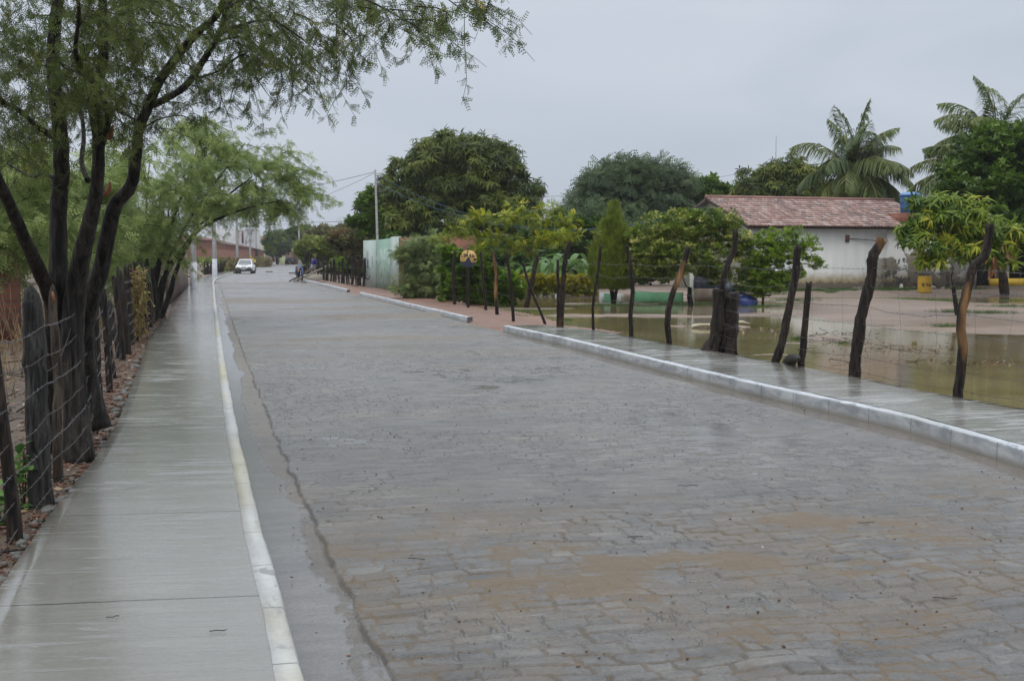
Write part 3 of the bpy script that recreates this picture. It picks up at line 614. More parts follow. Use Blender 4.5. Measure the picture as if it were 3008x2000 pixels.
class Skel:
    def __init__(s, sides=6): s.chains = []; s.pos = []; s.rad = []; s.sides = sides
    def limb(s, pts, r0, r1, dense=4, wob=0.0, jit=.18):
        pts = np.asarray(pts, float); m = len(pts); q = np.linspace(0, m - 1, (m - 1) * dense + 1); i = np.arange(m)
        # smooth curve through the points
        o = np.stack([catmull(pts[:, k], q) for k in range(3)], -1)
        if wob: o[1:-1] += rng.normal(0, wob, (len(o) - 2, 3))
        r = np.interp(q, i, np.linspace(r0, r1, m)) if np.isscalar(r0) else np.interp(q, i, r0)
        s.chains.append((o, r, jit)); s.pos += list(o); s.rad += list(r); return o
    def grow(s, targets, rk=.6, rmin=.004, rmax=9, wig=.08, droop=.1, seg=4, taper=.3, nodemax=None):
        tips = []; targets = np.asarray(targets, float)
        P0 = np.array(s.pos); dist = np.min(np.linalg.norm(targets[:, None] - P0[None, ::max(1, len(P0) // 80)], axis=2), axis=1)
        buf = np.zeros((len(s.pos) + len(targets) * seg + 4, 3)); rb = np.zeros(len(buf)); n = len(s.pos); buf[:n] = P0; rb[:n] = s.rad
        for ti in np.argsort(dist):
            T = targets[ti]; D = buf[:n] - T; dd = np.einsum('ij,ij->i', D, D); j = int(np.argmin(dd)); a = buf[j]; L = math.sqrt(dd[j])
            r0 = min(rb[j] * rk, rmax, max(rmin, .012 * L + rmin)); q = np.linspace(0, 1, seg + 1)[:, None]
            pth = a + (T - a) * q; pth[1:-1] += rng.normal(0, wig * L, (seg - 1, 3)); pth[:, 2] += (droop * L * np.sin(q[:, 0] * math.pi))
            rr = np.linspace(r0, max(r0 * taper, rmin * .5), seg + 1); s.chains.append((pth, rr, 0)); tips.append(pth)
            buf[n:n + seg] = pth[1:]; rb[n:n + seg] = rr[1:]; n += seg
        s.pos = list(buf[:n]); s.rad = list(rb[:n]); return tips
    def mesh(s, name, mat, parent, label=None):
        V = []; F_ = []; n = 0
        for i, (p, r, j) in enumerate(s.chains):
            k = 12 if r[0] > .06 else (6 if r[0] > .02 else 4 if r[0] > .008 else 3)
            v, f = tube_arrays(p, r, k, True, j, i); V.append(v); F_ += [tuple(x + n for x in q) for q in f]; n += len(v)
        return mkmesh(name, np.concatenate(V), F_, mat, parent, smooth=True, label=label)
def catmull(y, q):
    n = len(y); i = np.clip(np.floor(q).astype(int), 0, n - 2); f = q - i; p = lambda k: y[np.clip(k, 0, n - 1)]
    a, b, c, d = p(i - 1), p(i), p(i + 1), p(i + 2)
    return .5 * ((2 * b) + (c - a) * f + (2 * a - 5 * b + 4 * c - d) * f ** 2 + (3 * b - a - 3 * c + d) * f ** 3)
def blobs_world(bl, Y):
    """[(px,py,rx_px,ry_px,dY)] -> centres and radii in metres"""
    C_ = []; R_ = []
    for b in bl:
        px, py, rx, ry = b[:4]; y = Y + (b[4] if len(b) > 4 else 0); c = P(px, py, y); s = y / F; dep = b[5] if len(b) > 5 else min(rx, ry * 1.3) * s
        C_.append(c); R_.append((rx * s, dep, ry * s))
    return np.array(C_), np.array(R_)
def sample_blobs(C_, R_, n, shell=.55, zmin=None, front=False):
    wgt = (R_[:, 0] * R_[:, 2] + R_[:, 0] * R_[:, 1]) ; wgt = wgt / wgt.sum(); i = rng.choice(len(C_), n, p=wgt)
    d = unit(rng.normal(size=(n, 3))); 
    r = 1 - (1 - shell) * rng.random(n) ** 1.5
    p = C_[i] + d * R_[i] * r[:, None]; nrm = unit(d / R_[i])
    # drop what lies deep inside another blob
    keep = np.ones(n, bool)
    for k in range(len(C_)):
        q = np.linalg.norm((p - C_[k]) / R_[k], axis=1); keep &= ~((q < shell * .9) & (i != k))
    if zmin is not None: keep &= p[:, 2] > zmin
    return p[keep], nrm[keep]
def broad_tree(name, label, cat, base, Y, blobs, mat, tpl, nclump=160, per=22, cr=.35, ls=.3, bark='bark_brown', tr=.12, group=None, fork=.35, shell=.6, droop=.0, tints=(.15, .75), zmin=.2, nlimb=14, inner=.25, up=.4, flat=.8, trunk_pts=None, crown_label=None, roots=None):
    """base: (px,py) on the ground or a world point. The crown is many leaf clumps spread over its uneven envelope, carried by limbs."""
    B = np.array([P(base[0], base[1], Y)[0], Y, base[2] if len(base) > 2 else 0.0])
    root = empty(name, B, label, cat, group)
    C_, R_ = blobs_world(blobs, Y); cc, nn = sample_blobs(C_, R_, nclump, shell, zmin)
    ci, ni = sample_blobs(C_, R_ * .62, int(nclump * inner), .2, zmin); cc2 = np.concatenate([cc, ci]); nn2 = np.concatenate([nn, ni])
    top = C_[np.argmax(R_[:, 0])]; forkp = B + (top - B) * fork; forkp[2] = B[2] + (top[2] - B[2]) * fork
    sk = Skel()
    tp = trunk_pts if trunk_pts is not None else [B - (0, 0, .15), B + (forkp - B) * .5 + rng.normal(0, .04, 3), forkp]
    starts = roots or [tp]
    for q in starts: sk.limb(q, tr, tr * .75, 4, 0, .25)
    kk_ = int(len(sk.pos) * .7); sk.pos = sk.pos[kk_:]; sk.rad = sk.rad[kk_:]
    big = cc[rng.choice(len(cc), min(nlimb, len(cc)), replace=False)]
    big = big * .82 + (forkp * .5 + top * .5) * .18
    sk.grow(big, .62, tr * .12, tr * .55, .05, -.05, 5, .35); sk.grow(cc2, .5, .006, tr * .2, .07, -.03, 3, .4)
    sk.mesh('trunk', M[bark], root)
    n = len(cc2); tc_ = tints[0] + (tints[1] - tints[0]) * rng.random(n)
    rad = cr * (.6 + .8 * rng.random(n)); k = np.repeat(np.arange(n), per); d = unit(rng.normal(size=(n * per, 3)) + nn2[k] * .9)
    d[:, 2] = np.abs(d[:, 2]) * .3 + d[:, 2] * .7
    pos = cc2[k] + d * rad[k][:, None] * (.35 + .65 * rng.random(n * per)[:, None]) * np.array([1, 1, flat])
    fwd = unit(d + rng.normal(0, .45, d.shape) - np.array([0, 0, droop])); upv = unit(np.array([0, 0, 1.0]) + rng.normal(0, up, d.shape))
    leaf_mesh('crown', [scatter(tpl, pos, fwd, upv, ls * (.7 + .6 * rng.random(len(pos))), np.clip(tc_[k] + rng.normal(0, .16, len(k)), 0, 1))], M[mat], root, crown_label)
    return root
# ------------------------------------------------------------------ the dark leaning mesquite by the left footpath
def native_limb(pts, r): return [P(*p) for p in pts]
def big_mesquite():
    Y0 = 10.9; B = G(215, 1345, .05); root = empty('mesquite_tree', B, 'dark many-limbed tree with feathery leaves leaning over the left footpath', 'tree')
    sk = Skel(); Y0 = B[1]
    def L(pts, r): # pts (px,py,Y), r in photo pixels
        return sk.limb([P(a, b, c) for a, b, c in pts], [q * (.40 if i_ else .50) * c / F for i_, (q, (a, b, c)) in enumerate(zip(r, pts))], None, 5, 0, .12)
    L([(232, 1370, Y0 - .05), (222, 1180, Y0), (212, 1000, Y0), (222, 860, Y0), (238, 760, Y0 - .1), (262, 660, Y0 - .2), (286, 540, Y0 - .3), (288, 400, Y0 - .4), (272, 290, Y0 - .5), (300, 200, Y0 - .6), (303, 90, Y0 - .7), (300, -60, Y0 - .8)], [100, 88, 86, 80, 66, 58, 48, 42, 40, 38, 34, 26])
    L([(150, 1330, Y0 + .35), (150, 1150, Y0 + .3), (155, 1000, Y0 + .2), (170, 860, Y0 + .1), (172, 760, Y0 + .1), (172, 620, Y0 + .1), (180, 500, Y0), (176, 380, Y0 - .1), (158, 240, Y0 - .2), (158, 120, Y0 - .2), (176, -40, Y0 - .3)], [50, 56, 66, 74, 66, 62, 60, 54, 50, 46, 38])
    L([(165, 960, Y0 + .1), (150, 880, Y0), (118, 800, Y0 - .2), (72, 700, Y0 - .5), (28, 600, Y0 - .8), (-20, 500, Y0 - 1.1), (-70, 380, Y0 - 1.4)], [60, 56, 52, 46, 44, 40, 34])
    L([(300, 1260, Y0 + 1.0), (262, 1120, Y0 + 1.0), (250, 1000, Y0 + .8), (262, 900, Y0 + .6), (296, 790, Y0 + .5), (318, 680, Y0 + .4), (340, 600, Y0 + .3), (385, 545, Y0 + .2), (402, 450, Y0 + .1), (408, 380, Y0), (438, 310, Y0), (468, 240, Y0 - .1), (538, 145, Y0 - .2), (585, 92, Y0 - .3), (640, 40, Y0 - .4), (680, -60, Y0 - .5)], [60, 66, 66, 64, 60, 56, 52, 46, 40, 38, 36, 34, 30, 27, 24, 20])
    L([(440, 312, Y0), (492, 288, Y0 + .1), (550, 248, Y0 + .2), (604, 168, Y0 + .2), (645, 98, Y0 + .2), (664, 34, Y0 + .1), (700, -50, Y0)], [24, 28, 26, 25, 22, 20, 16])
    L([(150, 400, Y0), (110, 370, Y0 - .2), (50, 320, Y0 - .4), (0, 290, Y0 - .7), (-50, 200, Y0 - .9)], [22, 20, 19, 17, 12])
    L([(300, 425, Y0 - .4), (318, 350, Y0 - .6), (290, 262, Y0 - .8), (250, 215, Y0 - 1.0), (222, 150, Y0 - 1.3), (232, 40, Y0 - 1.6), (220, -60, Y0 - 1.8)], [22, 20, 19, 20, 17, 15, 12])
    L([(180, 540, Y0 + .1), (130, 510, Y0 + .2), (90, 518, Y0 + .4), (20, 480, Y0 + .6)], [18, 14, 10, 6])
    L([(258, 530, Y0 + .3), (240, 480, Y0 + .5), (246, 400, Y0 + .7), (236, 320, Y0 + .9), (205, 220, Y0 + 1.1)], [20, 18, 16, 15, 10])
    L([(645, 100, Y0 - .3), (720, 70, Y0 - .3), (800, 62, Y0 - .5), (880, 110, Y0 - .6), (950, 170, Y0 - .7)], [10, 9, 8, 6, 3])
    L([(640, 40, Y0 - .4), (760, -20, Y0 - .6), (900, -40, Y0 - .9), (1050, -10, Y0 - 1.1), (1180, 55, Y0 - 1.2), (1290, 118, Y0 - 1.3)], [14, 12, 11, 8, 6, 3])
    L([(680, -60, Y0 - .5), (850, -130, Y0 - .8), (1050, -120, Y0 - 1.1), (1240, -50, Y0 - 1.3), (1370, 40, Y0 - 1.4)], [18, 14, 10, 7, 3])
    L([(700, -50, Y0), (780, 40, Y0 + .1), (850, 120, Y0), (920, 200, Y0), (985, 250, Y0 - .1)], [10, 8, 7, 5, 3])
    L([(560, 235, Y0 + .2), (640, 210, Y0), (720, 160, Y0 - .2), (760, 240, Y0 - .3), (820, 320, Y0 - .4)], [8, 7, 6, 4, 2])
    L([(620, 130, Y0 + .2), (700, 110, Y0 - .1), (775, 150, Y0 - .2), (860, 210, Y0 - .2), (950, 290, Y0 - .2)], [9, 8, 6, 5, 2])
    L([(410, 360, Y0), (330, 320, Y0 + .3), (260, 330, Y0 + .5), (180, 330, Y0 + .6), (60, 360, Y0 + .8)], [8, 7, 6, 5, 3])
    L([(408, 385, Y0), (470, 350, Y0 + .1), (530, 340, Y0 + .2), (560, 352, Y0 + .2)], [7, 6, 4, 2])
    # twigs: the canopy is given by patches of the view at their own depths, thinning to the right
    tg = []
    def patch(px, py, rx, ry, n, y0, y1):
        n = int(n * .40); y0 = max(y0, Y0 - 1.7); y1 = y1 + .5
        a = rng.random(n) * 2 * np.pi; r = np.sqrt(rng.random(n)); y = y0 + (y1 - y0) * rng.random(n)
        for i in range(n):
            tg.append(P(px + rx * r[i] * math.cos(a[i]), py + ry * r[i] * math.sin(a[i]), y[i]))
    patch(120, 60, 260, 190, 230, Y0 - 3.2, Y0 + 1.6); patch(360, 60, 180, 150, 120, Y0 - 2.2, Y0 + 1.2); patch(560, 30, 190, 130, 95, Y0 - 1.6, Y0 + .8)
    patch(50, 280, 170, 160, 90, Y0 - 2, Y0 + 1.4); patch(250, 220, 180, 110, 80, Y0 - 1.8, Y0 + 1.4); patch(330, 330, 150, 90, 46, Y0 - .6, Y0 + 1.4)
    patch(460, 170, 110, 90, 34, Y0 - 1, Y0 + 1); patch(760, 20, 150, 90, 60, Y0 - 1.3, Y0 + .5); patch(920, -10, 180, 70, 44, Y0 - 1.5, Y0 + .1)
    patch(1100, 0, 150, 60, 26, Y0 - 1.6, Y0 - .4); patch(1240, 50, 90, 50, 14, Y0 - 1.6, Y0 - 1); patch(1350, 10, 60, 40, 8, Y0 - 1.6, Y0 - 1.2)
    patch(40, 440, 120, 70, 26, Y0 - 1, Y0 + 1.2); patch(720, 150, 90, 70, 20, Y0 - .8, Y0 + .5); patch(560, 300, 90, 60, 14, Y0 - .4, Y0 + .6); patch(870, 180, 70, 60, 15, Y0 - .8, Y0 + .3)
    patch(150, -160, 500, 120, 90, Y0 - 2.5, Y0 + 1); patch(960, 110, 110, 50, 18, Y0 - 1.2, Y0)
    tips = sk.grow(tg, .6, .0050, .022, .12, .06, 6, .45)
    bare = [P(-20 + 560 * rng.random(), 190 + 240 * rng.random(), Y0 - 1.3 + 2.2 * rng.random()) for _ in range(150)]
    sk.grow(bare, .5, .0045, .010, .16, .02, 6, .4)
    # hanging sprays
    hang = []
    tips2 = []
    for t_ in tips:
        for _ in range(2):
            k = rng.integers(2, len(t_)); a = t_[k]; d = unit(rng.normal(size=3) * (1, 1, .35) + np.array([.25, -.1, -.55])); l = .22 + .38 * rng.random(); q = np.linspace(0, 1, 6)[:, None]
            pth = a + d * l * q + np.array([0, 0, -1]) * .28 * l * q ** 2 + rng.normal(0, .014, (6, 3)) * q; tips2.append(pth); sk.chains.append((pth, np.linspace(.0032, .0016, 6), 0))
    # long hanging strands on the open side
    for (x0, y0, x1, y1, yy) in ((790, 30, 845, 330, Y0 - .3), (750, 120, 815, 325, Y0 - .2), (700, 130, 730, 270, Y0), (980, 70, 1010, 262, Y0 - .5), (940, 120, 1012, 270, Y0 - .4), (905, 90, 985, 240, Y0 - .6), (1160, 60, 1322, 128, Y0 - 1.2),
                                 (1220, 20, 1300, 105, Y0 - 1.3), (1320, -10, 1375, 66, Y0 - 1.4), (1385, -30, 1402, 50, Y0 - 1.3), (640, 190, 660, 305, Y0), (600, 180, 640, 240, Y0 + .2), (560, 220, 640, 330, Y0 + .2), (660, 110, 700, 240, Y0),
                                 (480, 300, 560, 372, Y0), (540, 250, 600, 330, Y0 + .1), (860, 40, 905, 160, Y0 - .6), (1050, 20, 1130, 120, Y0 - 1), (1120, 30, 1240, 100, Y0 - 1.1), (630, 60, 690, 200, Y0), (700, 60, 760, 190, Y0 - .2)):
        q = np.linspace(0, 1, 10)[:, None]; a = P(x0, y0, yy); b = P(x1, y1, yy - .15); pth = a + (b - a) * q + np.array([.12, 0, .06]) * np.sin(q * math.pi) + rng.normal(0, .012, (10, 3)) * q
        sk.chains.append((pth, np.linspace(.006, .002, 10), 0)); tips2 += [pth, pth]
        for _ in range(5):
            k = rng.integers(2, 9); d = unit(rng.normal(size=3) * (1, .8, .2) + np.array([.2, 0, -.9])); l = .15 + .25 * rng.random(); qq = np.linspace(0, 1, 6)[:, None]
            p2 = pth[k] + d * l * qq + rng.normal(0, .01, (6, 3)) * qq; sk.chains.append((p2, np.linspace(.003, .0015, 6), 0)); tips2.append(p2)
    sk.mesh('trunk', M['bark_dark'], root, 'wet black limbs forking low above the fence')
    pos = []; fw = []; tn = []
    for t_ in tips2 + tips:
        n = len(t_); L_ = np.linalg.norm(np.diff(t_, axis=0), axis=1).sum(); nodes = max(3, int(L_ / .075)); tb = rng.beta(2, 2.4)
        for j in range(nodes):
            if rng.random() < .22: continue
            f = .15 + .85 * (j + rng.random() * .6) / nodes; x = min(f, .999) * (n - 1); i = min(int(x), n - 2); p = t_[i] + (t_[i + 1] - t_[i]) * (x - i); td = unit(t_[i + 1] - t_[i])
            side = unit(np.cross(td, rng.normal(size=3)))
            for q_ in range(rng.integers(2, 5)):
                pos.append(p + rng.normal(0, .006, 3)); fw.append(unit(side * .9 + td * .3 + rng.normal(0, .45, 3) + np.array([0, 0, -.55]))); tn.append(tb)
    pos = np.array(pos); fw = np.array(fw); n = len(pos); upv = unit(rng.normal(size=(n, 3)) + np.array([0, 0, .5]))
    a, b = tpl_pinna(6, .26, .115, .25), tpl_pinna(5, .30, .135, .4)
    half = rng.random(n) < .5; sc_ = .055 + .035 * rng.random(n); tn = np.clip(np.array(tn) * .8 + .15 * rng.random(n) + (rng.random(n) < .03) * .4, 0, 1)
    leaf_mesh('crown', [scatter(a, pos[half], fw[half], upv[half], sc_[half], tn[half]), scatter(b, pos[~half], fw[~half], upv[~half], sc_[~half], tn[~half])], M['mesquite_near'], root, 'small feathery leaves hanging against the sky')
    # broken stubs of fresh orange wood
    t = NT('fresh_wood'); q = t.noise(t.coord('Object', (1, 1, .2)), 40, 4); t.set(Base_Color=t.ramp(q, [(.3, (.07, .025, .01)), (.7, (.30, .11, .04))]), Roughness=.6)
    for (x, y, yy, dx, dy) in ((325, 395, Y0 - .5, 14, -28), (318, 560, Y0 + .1, 10, -26)): MB().tube([P(x - 8, y + 16, yy), P(x, y, yy), P(x + dx * .5, y + dy, yy)], [.02, .026, .008], 7).build('broken_branch', t.m, root, label='split orange branch stub')
    return root, tips2
big_mesquite()
# ------------------------------------------------------------------ light green mesquites behind
PIN = tpl_pinna(5, .30, .14, .25); BIP = tpl_bipinnate(1, 5, wl=.34, ww=.15, droop=.25)
def feather_tree(name, label, base, Y, limbs, patches, mat, ls, r0=.05, group=None, dens=10, sub=2, bark='bark_brown', out=(.35, 0, -.15), hangl=.7, tmin=.0, cat='tree', rk=.6, thin=1.0):
    B = np.array([P(base[0], base[1], Y)[0], Y, .05]); root = empty(name, B, label, cat, group); sk = Skel()
    for pts, r in limbs: sk.limb([P(a, b, c) for a, b, c in pts], r, r * .14, 4, 0, .15)
    tg = []
    for px, py, rx, ry, n, dy in patches:
        n = int(n * thin) + 2
        a = rng.random(n) * 2 * np.pi; r = np.sqrt(rng.random(n)); y = Y + (rng.random(n) - .5) * 2 * dy
        tg += [P(px + rx * r[i] * math.cos(a[i]), py + ry * r[i] * math.sin(a[i]), y[i]) for i in range(n)]
    tips = sk.grow(tg, rk, .006, r0 * .6, .08, .04, 5, .35); allt = list(tips)
    for t_ in tips:
        for _ in range(sub):
            k = rng.integers(2, len(t_)); d = unit(rng.normal(size=3) * (1, 1, .5) + np.array(out)); l = hangl * (.5 + .8 * rng.random()); q = np.linspace(0, 1, 6)[:, None]
            p = t_[k] + d * l * q - np.array([0, 0, 1]) * .35 * l * q ** 2 + rng.normal(0, .02, (6, 3)) * q; sk.chains.append((p, np.linspace(.008, .003, 6), 0)); allt.append(p)
    sk.mesh('trunk', M[bark], root)
    pos = []; fw = []; tn = []
    for t_ in allt:
        n = len(t_); b = rng.random()
        for j in range(dens):
            f = .15 + .85 * (j + rng.random()) / dens; x = f * (n - 1); i = min(int(x), n - 2); p = t_[i] + (t_[i + 1] - t_[i]) * (x - i); td = unit(t_[i + 1] - t_[i]); side = unit(np.cross(td, rng.normal(size=3)))
            pos.append(p + rng.normal(0, .03, 3)); fw.append(unit(side * .8 + td * .5 - np.array([0, 0, .3]))); tn.append(b)
    pos = np.array(pos); fw = np.array(fw); n = len(pos); upv = unit(rng.normal(size=(n, 3)) * .6 + np.array([0, 0, 1]))
    leaf_mesh('crown', [scatter(BIP, pos, fw, upv, ls * (.7 + .6 * rng.random(n)), np.clip(np.array(tn) * .6 + .4 * rng.random(n) + tmin, 0, 1))], M[mat], root); return root
Y2 = 34.5
feather_tree('mesquite_tree', 'light green feathery tree leaning over the left footpath from a clump of thin stems', (462, 940), Y2,
  [([(455, 945, Y2), (462, 880, Y2), (490, 800, Y2), (560, 700, Y2 - .2), (640, 600, Y2 - .4), (740, 520, Y2 - .6)], .10), ([(468, 945, Y2 - .2), (500, 860, Y2 - .3), (520, 790, Y2 - .4), (580, 680, Y2 - .8), (700, 620, Y2 - 1.2), (820, 590, Y2 - 1.5)], .09),
   ([(450, 940, Y2), (448, 850, Y2), (470, 760, Y2), (510, 640, Y2 + .3), (560, 500, Y2 + .5), (590, 400, Y2 + .7)], .10), ([(445, 938, Y2 + .3), (440, 840, Y2 + .3), (430, 740, Y2 + .5), (430, 600, Y2 + .8), (440, 470, Y2 + 1)], .08),
   ([(440, 935, Y2 + .3), (432, 840, Y2 + .3), (400, 740, Y2 + .5), (340, 620, Y2 + .8), (300, 520, Y2 + 1)], .08), ([(465, 940, Y2), (478, 850, Y2), (500, 760, Y2 - .1), (560, 640, Y2), (660, 500, Y2), (720, 420, Y2)], .08),
   ([(458, 940, Y2), (455, 860, Y2), (470, 780, Y2), (490, 680, Y2), (500, 560, Y2)], .07)],
  [(560, 420, 130, 60, 60, 2.0), (700, 440, 140, 60, 60, 1.5), (820, 480, 60, 55, 22, 1.0), (620, 540, 200, 90, 120, 2.5), (800, 560, 110, 50, 44, 1.0), (885, 560, 45, 28, 14, .6), (480, 560, 160, 110, 110, 2.5), (440, 680, 110, 60, 50, 2),
   (640, 600, 120, 26, 30, 1.5), (780, 610, 80, 20, 16, 1), (360, 640, 120, 90, 60, 2.5), (400, 740, 60, 40, 18, 1.5), (830, 620, 30, 18, 6, .6), (520, 370, 70, 40, 24, 1.5)],
  'mesquite_light', .135, .10, dens=13, sub=3, out=(.75, 0, -.12), hangl=.85, bark='bark_dark', thin=.28)
# trees and shrubs behind the left fence
for k, (lab, bx, by, Y, patches, mat, ls) in enumerate([
    ('low green feathery tree behind the dark forked trunk at the left edge', 40, 850, 26, [(60, 600, 130, 110, 70, 2), (30, 720, 110, 60, 40, 2), (100, 480, 110, 60, 30, 2)], 'mesquite_light', .22),
    ('green feathery tree seen between the two middle limbs of the dark tree', 250, 860, 30, [(230, 640, 110, 120, 60, 2), (230, 770, 100, 50, 40, 2), (330, 500, 70, 80, 26, 2)], 'mesquite_light', .24),
    ('leafy shrub hiding the gap right of the dark tree above the fence posts', 380, 860, 42, [(390, 700, 90, 90, 60, 2.5), (330, 800, 80, 40, 26, 2)], 'mesquite_far', .30),
    ('far hazy tree row top seen above the left shrubs', 150, 800, 75, [(150, 690, 190, 50, 60, 4), (420, 690, 140, 50, 40, 4)], 'mesquite_far', .55)]):
    b = np.array([P(bx, by, Y)[0], Y, 0]); 
    feather_tree('shrub_tree', lab, (bx, by), Y, [([(bx, HOR + F * H / Y, Y), (bx + 8, by - 60, Y), (bx + 20, by - 170, Y)], .09), ([(bx, HOR + F * H / Y, Y), (bx - 30, by - 90, Y), (bx - 60, by - 190, Y)], .08)], patches, mat, ls, .09, group='feathery trees behind the left fence', dens=9, sub=2, out=(0, 0, 0), hangl=.9, bark='bark_dark', thin=.8)
# ------------------------------------------------------------------ mango and other round trees
ROS = tpl_rosette(9, 1, .17, .75, .35); ROS6 = tpl_rosette(6, 1, .22, .8, .3); LEAF = tpl_leaf(1, .42, .3); SIM = join([tpl_simple(1, .55, .2)]); 
TUFT4 = tpl_rosette(5, 1, .45, .3, .5, lambda a, b, c: tpl_simple(a, b, c))
broad_tree('mango_tree', 'big round dark green mango tree behind the green wall', 'mango tree', (1320, 800), 78,
  [(1180, 640, 110, 90, -1), (1320, 520, 150, 110, 0), (1340, 450, 85, 50, 0), (1430, 470, 70, 50, 0), (1230, 530, 90, 70, 0), (1480, 570, 95, 95, 0), (1500, 660, 70, 60, -1), (1150, 590, 70, 60, 0), (1360, 650, 160, 80, -1.5), (1250, 680, 120, 50, -2), (1545, 610, 30, 50, -1)],
  'mango', ROS, nclump=380, per=18, cr=.75, ls=.38, tr=.3, droop=.6, shell=.75, tints=(.05, .8), inner=.5, zmin=.8, nlimb=20)
broad_tree('cashew_tree', 'small ragged green tree between the thin pole and the mango tree', 'tree', (1085, 800), 72,
  [(1085, 640, 28, 40, 0), (1060, 660, 28, 26, 0), (1100, 590, 18, 30, 0), (1075, 600, 14, 18, 0), (1100, 700, 40, 36, 0), (1140, 720, 50, 30, 0)], 'dense', TUFT4, nclump=60, per=16, cr=.45, ls=.28, tr=.1, shell=.3, tints=(.3, .9), zmin=1, inner=.2)
broad_tree('mesquite_tree', 'broad grey green feathery tree behind the flooded garden', 'tree', (1850, 800), 88,
  [(1840, 560, 130, 70, 0), (1760, 600, 90, 60, 0), (1930, 540, 80, 55, 0), (1850, 520, 80, 40, 0), (1720, 640, 60, 60, 0), (1960, 600, 60, 60, 0), (1800, 670, 130, 60, -2), (1680, 680, 60, 40, -3)], 'mesquite_far', BIP, nclump=330, per=26, cr=.8, ls=.62, tr=.2, droop=.6, shell=.7, tints=(.2, .9), zmin=.8)
broad_tree('round_tree', 'dense green tree top just left of the tiled roof', 'tree', (2050, 800), 92, [(2050, 585, 75, 50, 0), (2000, 620, 70, 50, 0), (2110, 600, 50, 45, 0), (2060, 650, 110, 50, 0), (1980, 590, 30, 25, 0)], 'dense', TUFT4, nclump=200, per=22, cr=.65, ls=.45, tr=.2, shell=.7, tints=(.25, .8), zmin=.8)
broad_tree('mango_tree', 'dark mango tree rising behind the tiled roof left of the coconut palm', 'mango tree', (2260, 800), 84, [(2230, 540, 55, 45, 0), (2320, 520, 70, 45, 0), (2290, 570, 110, 60, 0), (2200, 590, 55, 60, 0), (2380, 570, 60, 70, 0), (2250, 640, 110, 50, 0), (2360, 640, 90, 50, 0)], 'mango', ROS, nclump=280, per=18, cr=.65, ls=.34, tr=.25, droop=.4, shell=.75, tints=(.1, .95), zmin=.8, nlimb=16, inner=.5)
broad_tree('round_tree', 'tall dense green tree filling the right edge under the palm fronds', 'tree', (2950, 880), 56, [(2920, 470, 110, 90, 0), (2990, 440, 90, 80, 1), (3060, 480, 110, 120, 0), (2850, 540, 90, 70, 0), (2800, 610, 70, 60, 0), (2920, 600, 150, 100, -1), (3010, 640, 120, 90, -1), (2990, 730, 60, 40, -1), (2900, 690, 90, 40, -1), (2740, 640, 40, 35, 1)],
  'dense', TUFT4, nclump=520, per=34, cr=.5, ls=.19, tr=.22, shell=.72, tints=(.1, .85), zmin=2.6, nlimb=18, inner=.45)
broad_tree('dense_shrub', 'dark foliage mass closing the view behind the poinciana tree', 'shrub', (1640, 830), 70, [(1640, 700, 100, 50, 0), (1720, 700, 80, 50, 0), (1580, 720, 60, 45, 0), (1640, 770, 140, 40, 0), (1560, 790, 90, 40, -2), (1440, 770, 120, 60, 0), (1880, 770, 120, 60, 0)], 'dense', TUFT4, nclump=260, per=18, cr=.5, ls=.34, tr=.1, shell=.6, tints=(.0, .45), zmin=.1, inner=.4)
broad_tree('dense_shrub', 'dark hedge of shrubs behind the white house annex', 'shrub', (2700, 800), 74, [(2560, 690, 130, 60, 0), (2750, 690, 120, 70, 0), (2690, 640, 90, 40, 0), (2900, 720, 120, 60, 0), (2140, 700, 130, 60, 0)], 'dense', TUFT4, nclump=200, per=18, cr=.55, ls=.36, tr=.1, shell=.6, tints=(.1, .6), zmin=.1, inner=.3)
# garden trees
broad_tree('feathery_bush', 'pale feathery bush leaning over the red brick wall', 'bush', (1250, 880), 50, [(1232, 775, 36, 50, 0), (1262, 735, 55, 36, 0), (1210, 728, 22, 18, 0), (1275, 800, 55, 60, 0), (1180, 745, 20, 10, 0), (1230, 840, 60, 30, 0), (1310, 820, 36, 50, 0)], 'grey_bush', BIP, nclump=190, per=24, cr=.30, ls=.20, tr=.06, shell=.3, tints=(.2, .95), zmin=.1, droop=.3)
broad_tree('leafy_bush', 'tangled green bush behind the round speed hump sign', 'bush', (1370, 880), 46, [(1350, 790, 50, 60, 0), (1400, 800, 50, 70, 0), (1450, 830, 45, 50, 0), (1340, 860, 50, 30, 0), (1430, 880, 60, 26, 0), (1330, 740, 30, 26, 0), (1500, 850, 40, 40, 0)], 'bush', TUFT4, nclump=230, per=24, cr=.26, ls=.13, tr=.04, shell=.35, tints=(.05, .6), zmin=.02)
FR = tpl_frond_bits(9)
broad_tree('poinciana_tree', 'flat layered poinciana tree with yellow green tips over the fence posts', 'poinciana tree', (1545, 905), 44,
  [(1400, 640, 60, 14, 0), (1340, 680, 60, 12, 0), (1480, 640, 70, 16, -.5), (1570, 650, 80, 16, 0), (1620, 615, 50, 12, .5), (1590, 700, 110, 16, -.5), (1450, 700, 90, 14, 0), (1680, 690, 70, 14, 0), (1420, 730, 70, 12, -.5), (1650, 650, 60, 12, 0), (1520, 610, 30, 10, 0), (1610, 605, 20, 16, 0), (1540, 730, 80, 12, 0), (1690, 640, 20, 8, 0), (1300, 700, 30, 8, 0)],
  'poinciana', FR, nclump=190, per=10, cr=.22, ls=.20, tr=.095, shell=.1, tints=(.15, .9), zmin=.8, flat=.35, up=.25, inner=.05, fork=.72, droop=.05, bark='bark_brown')
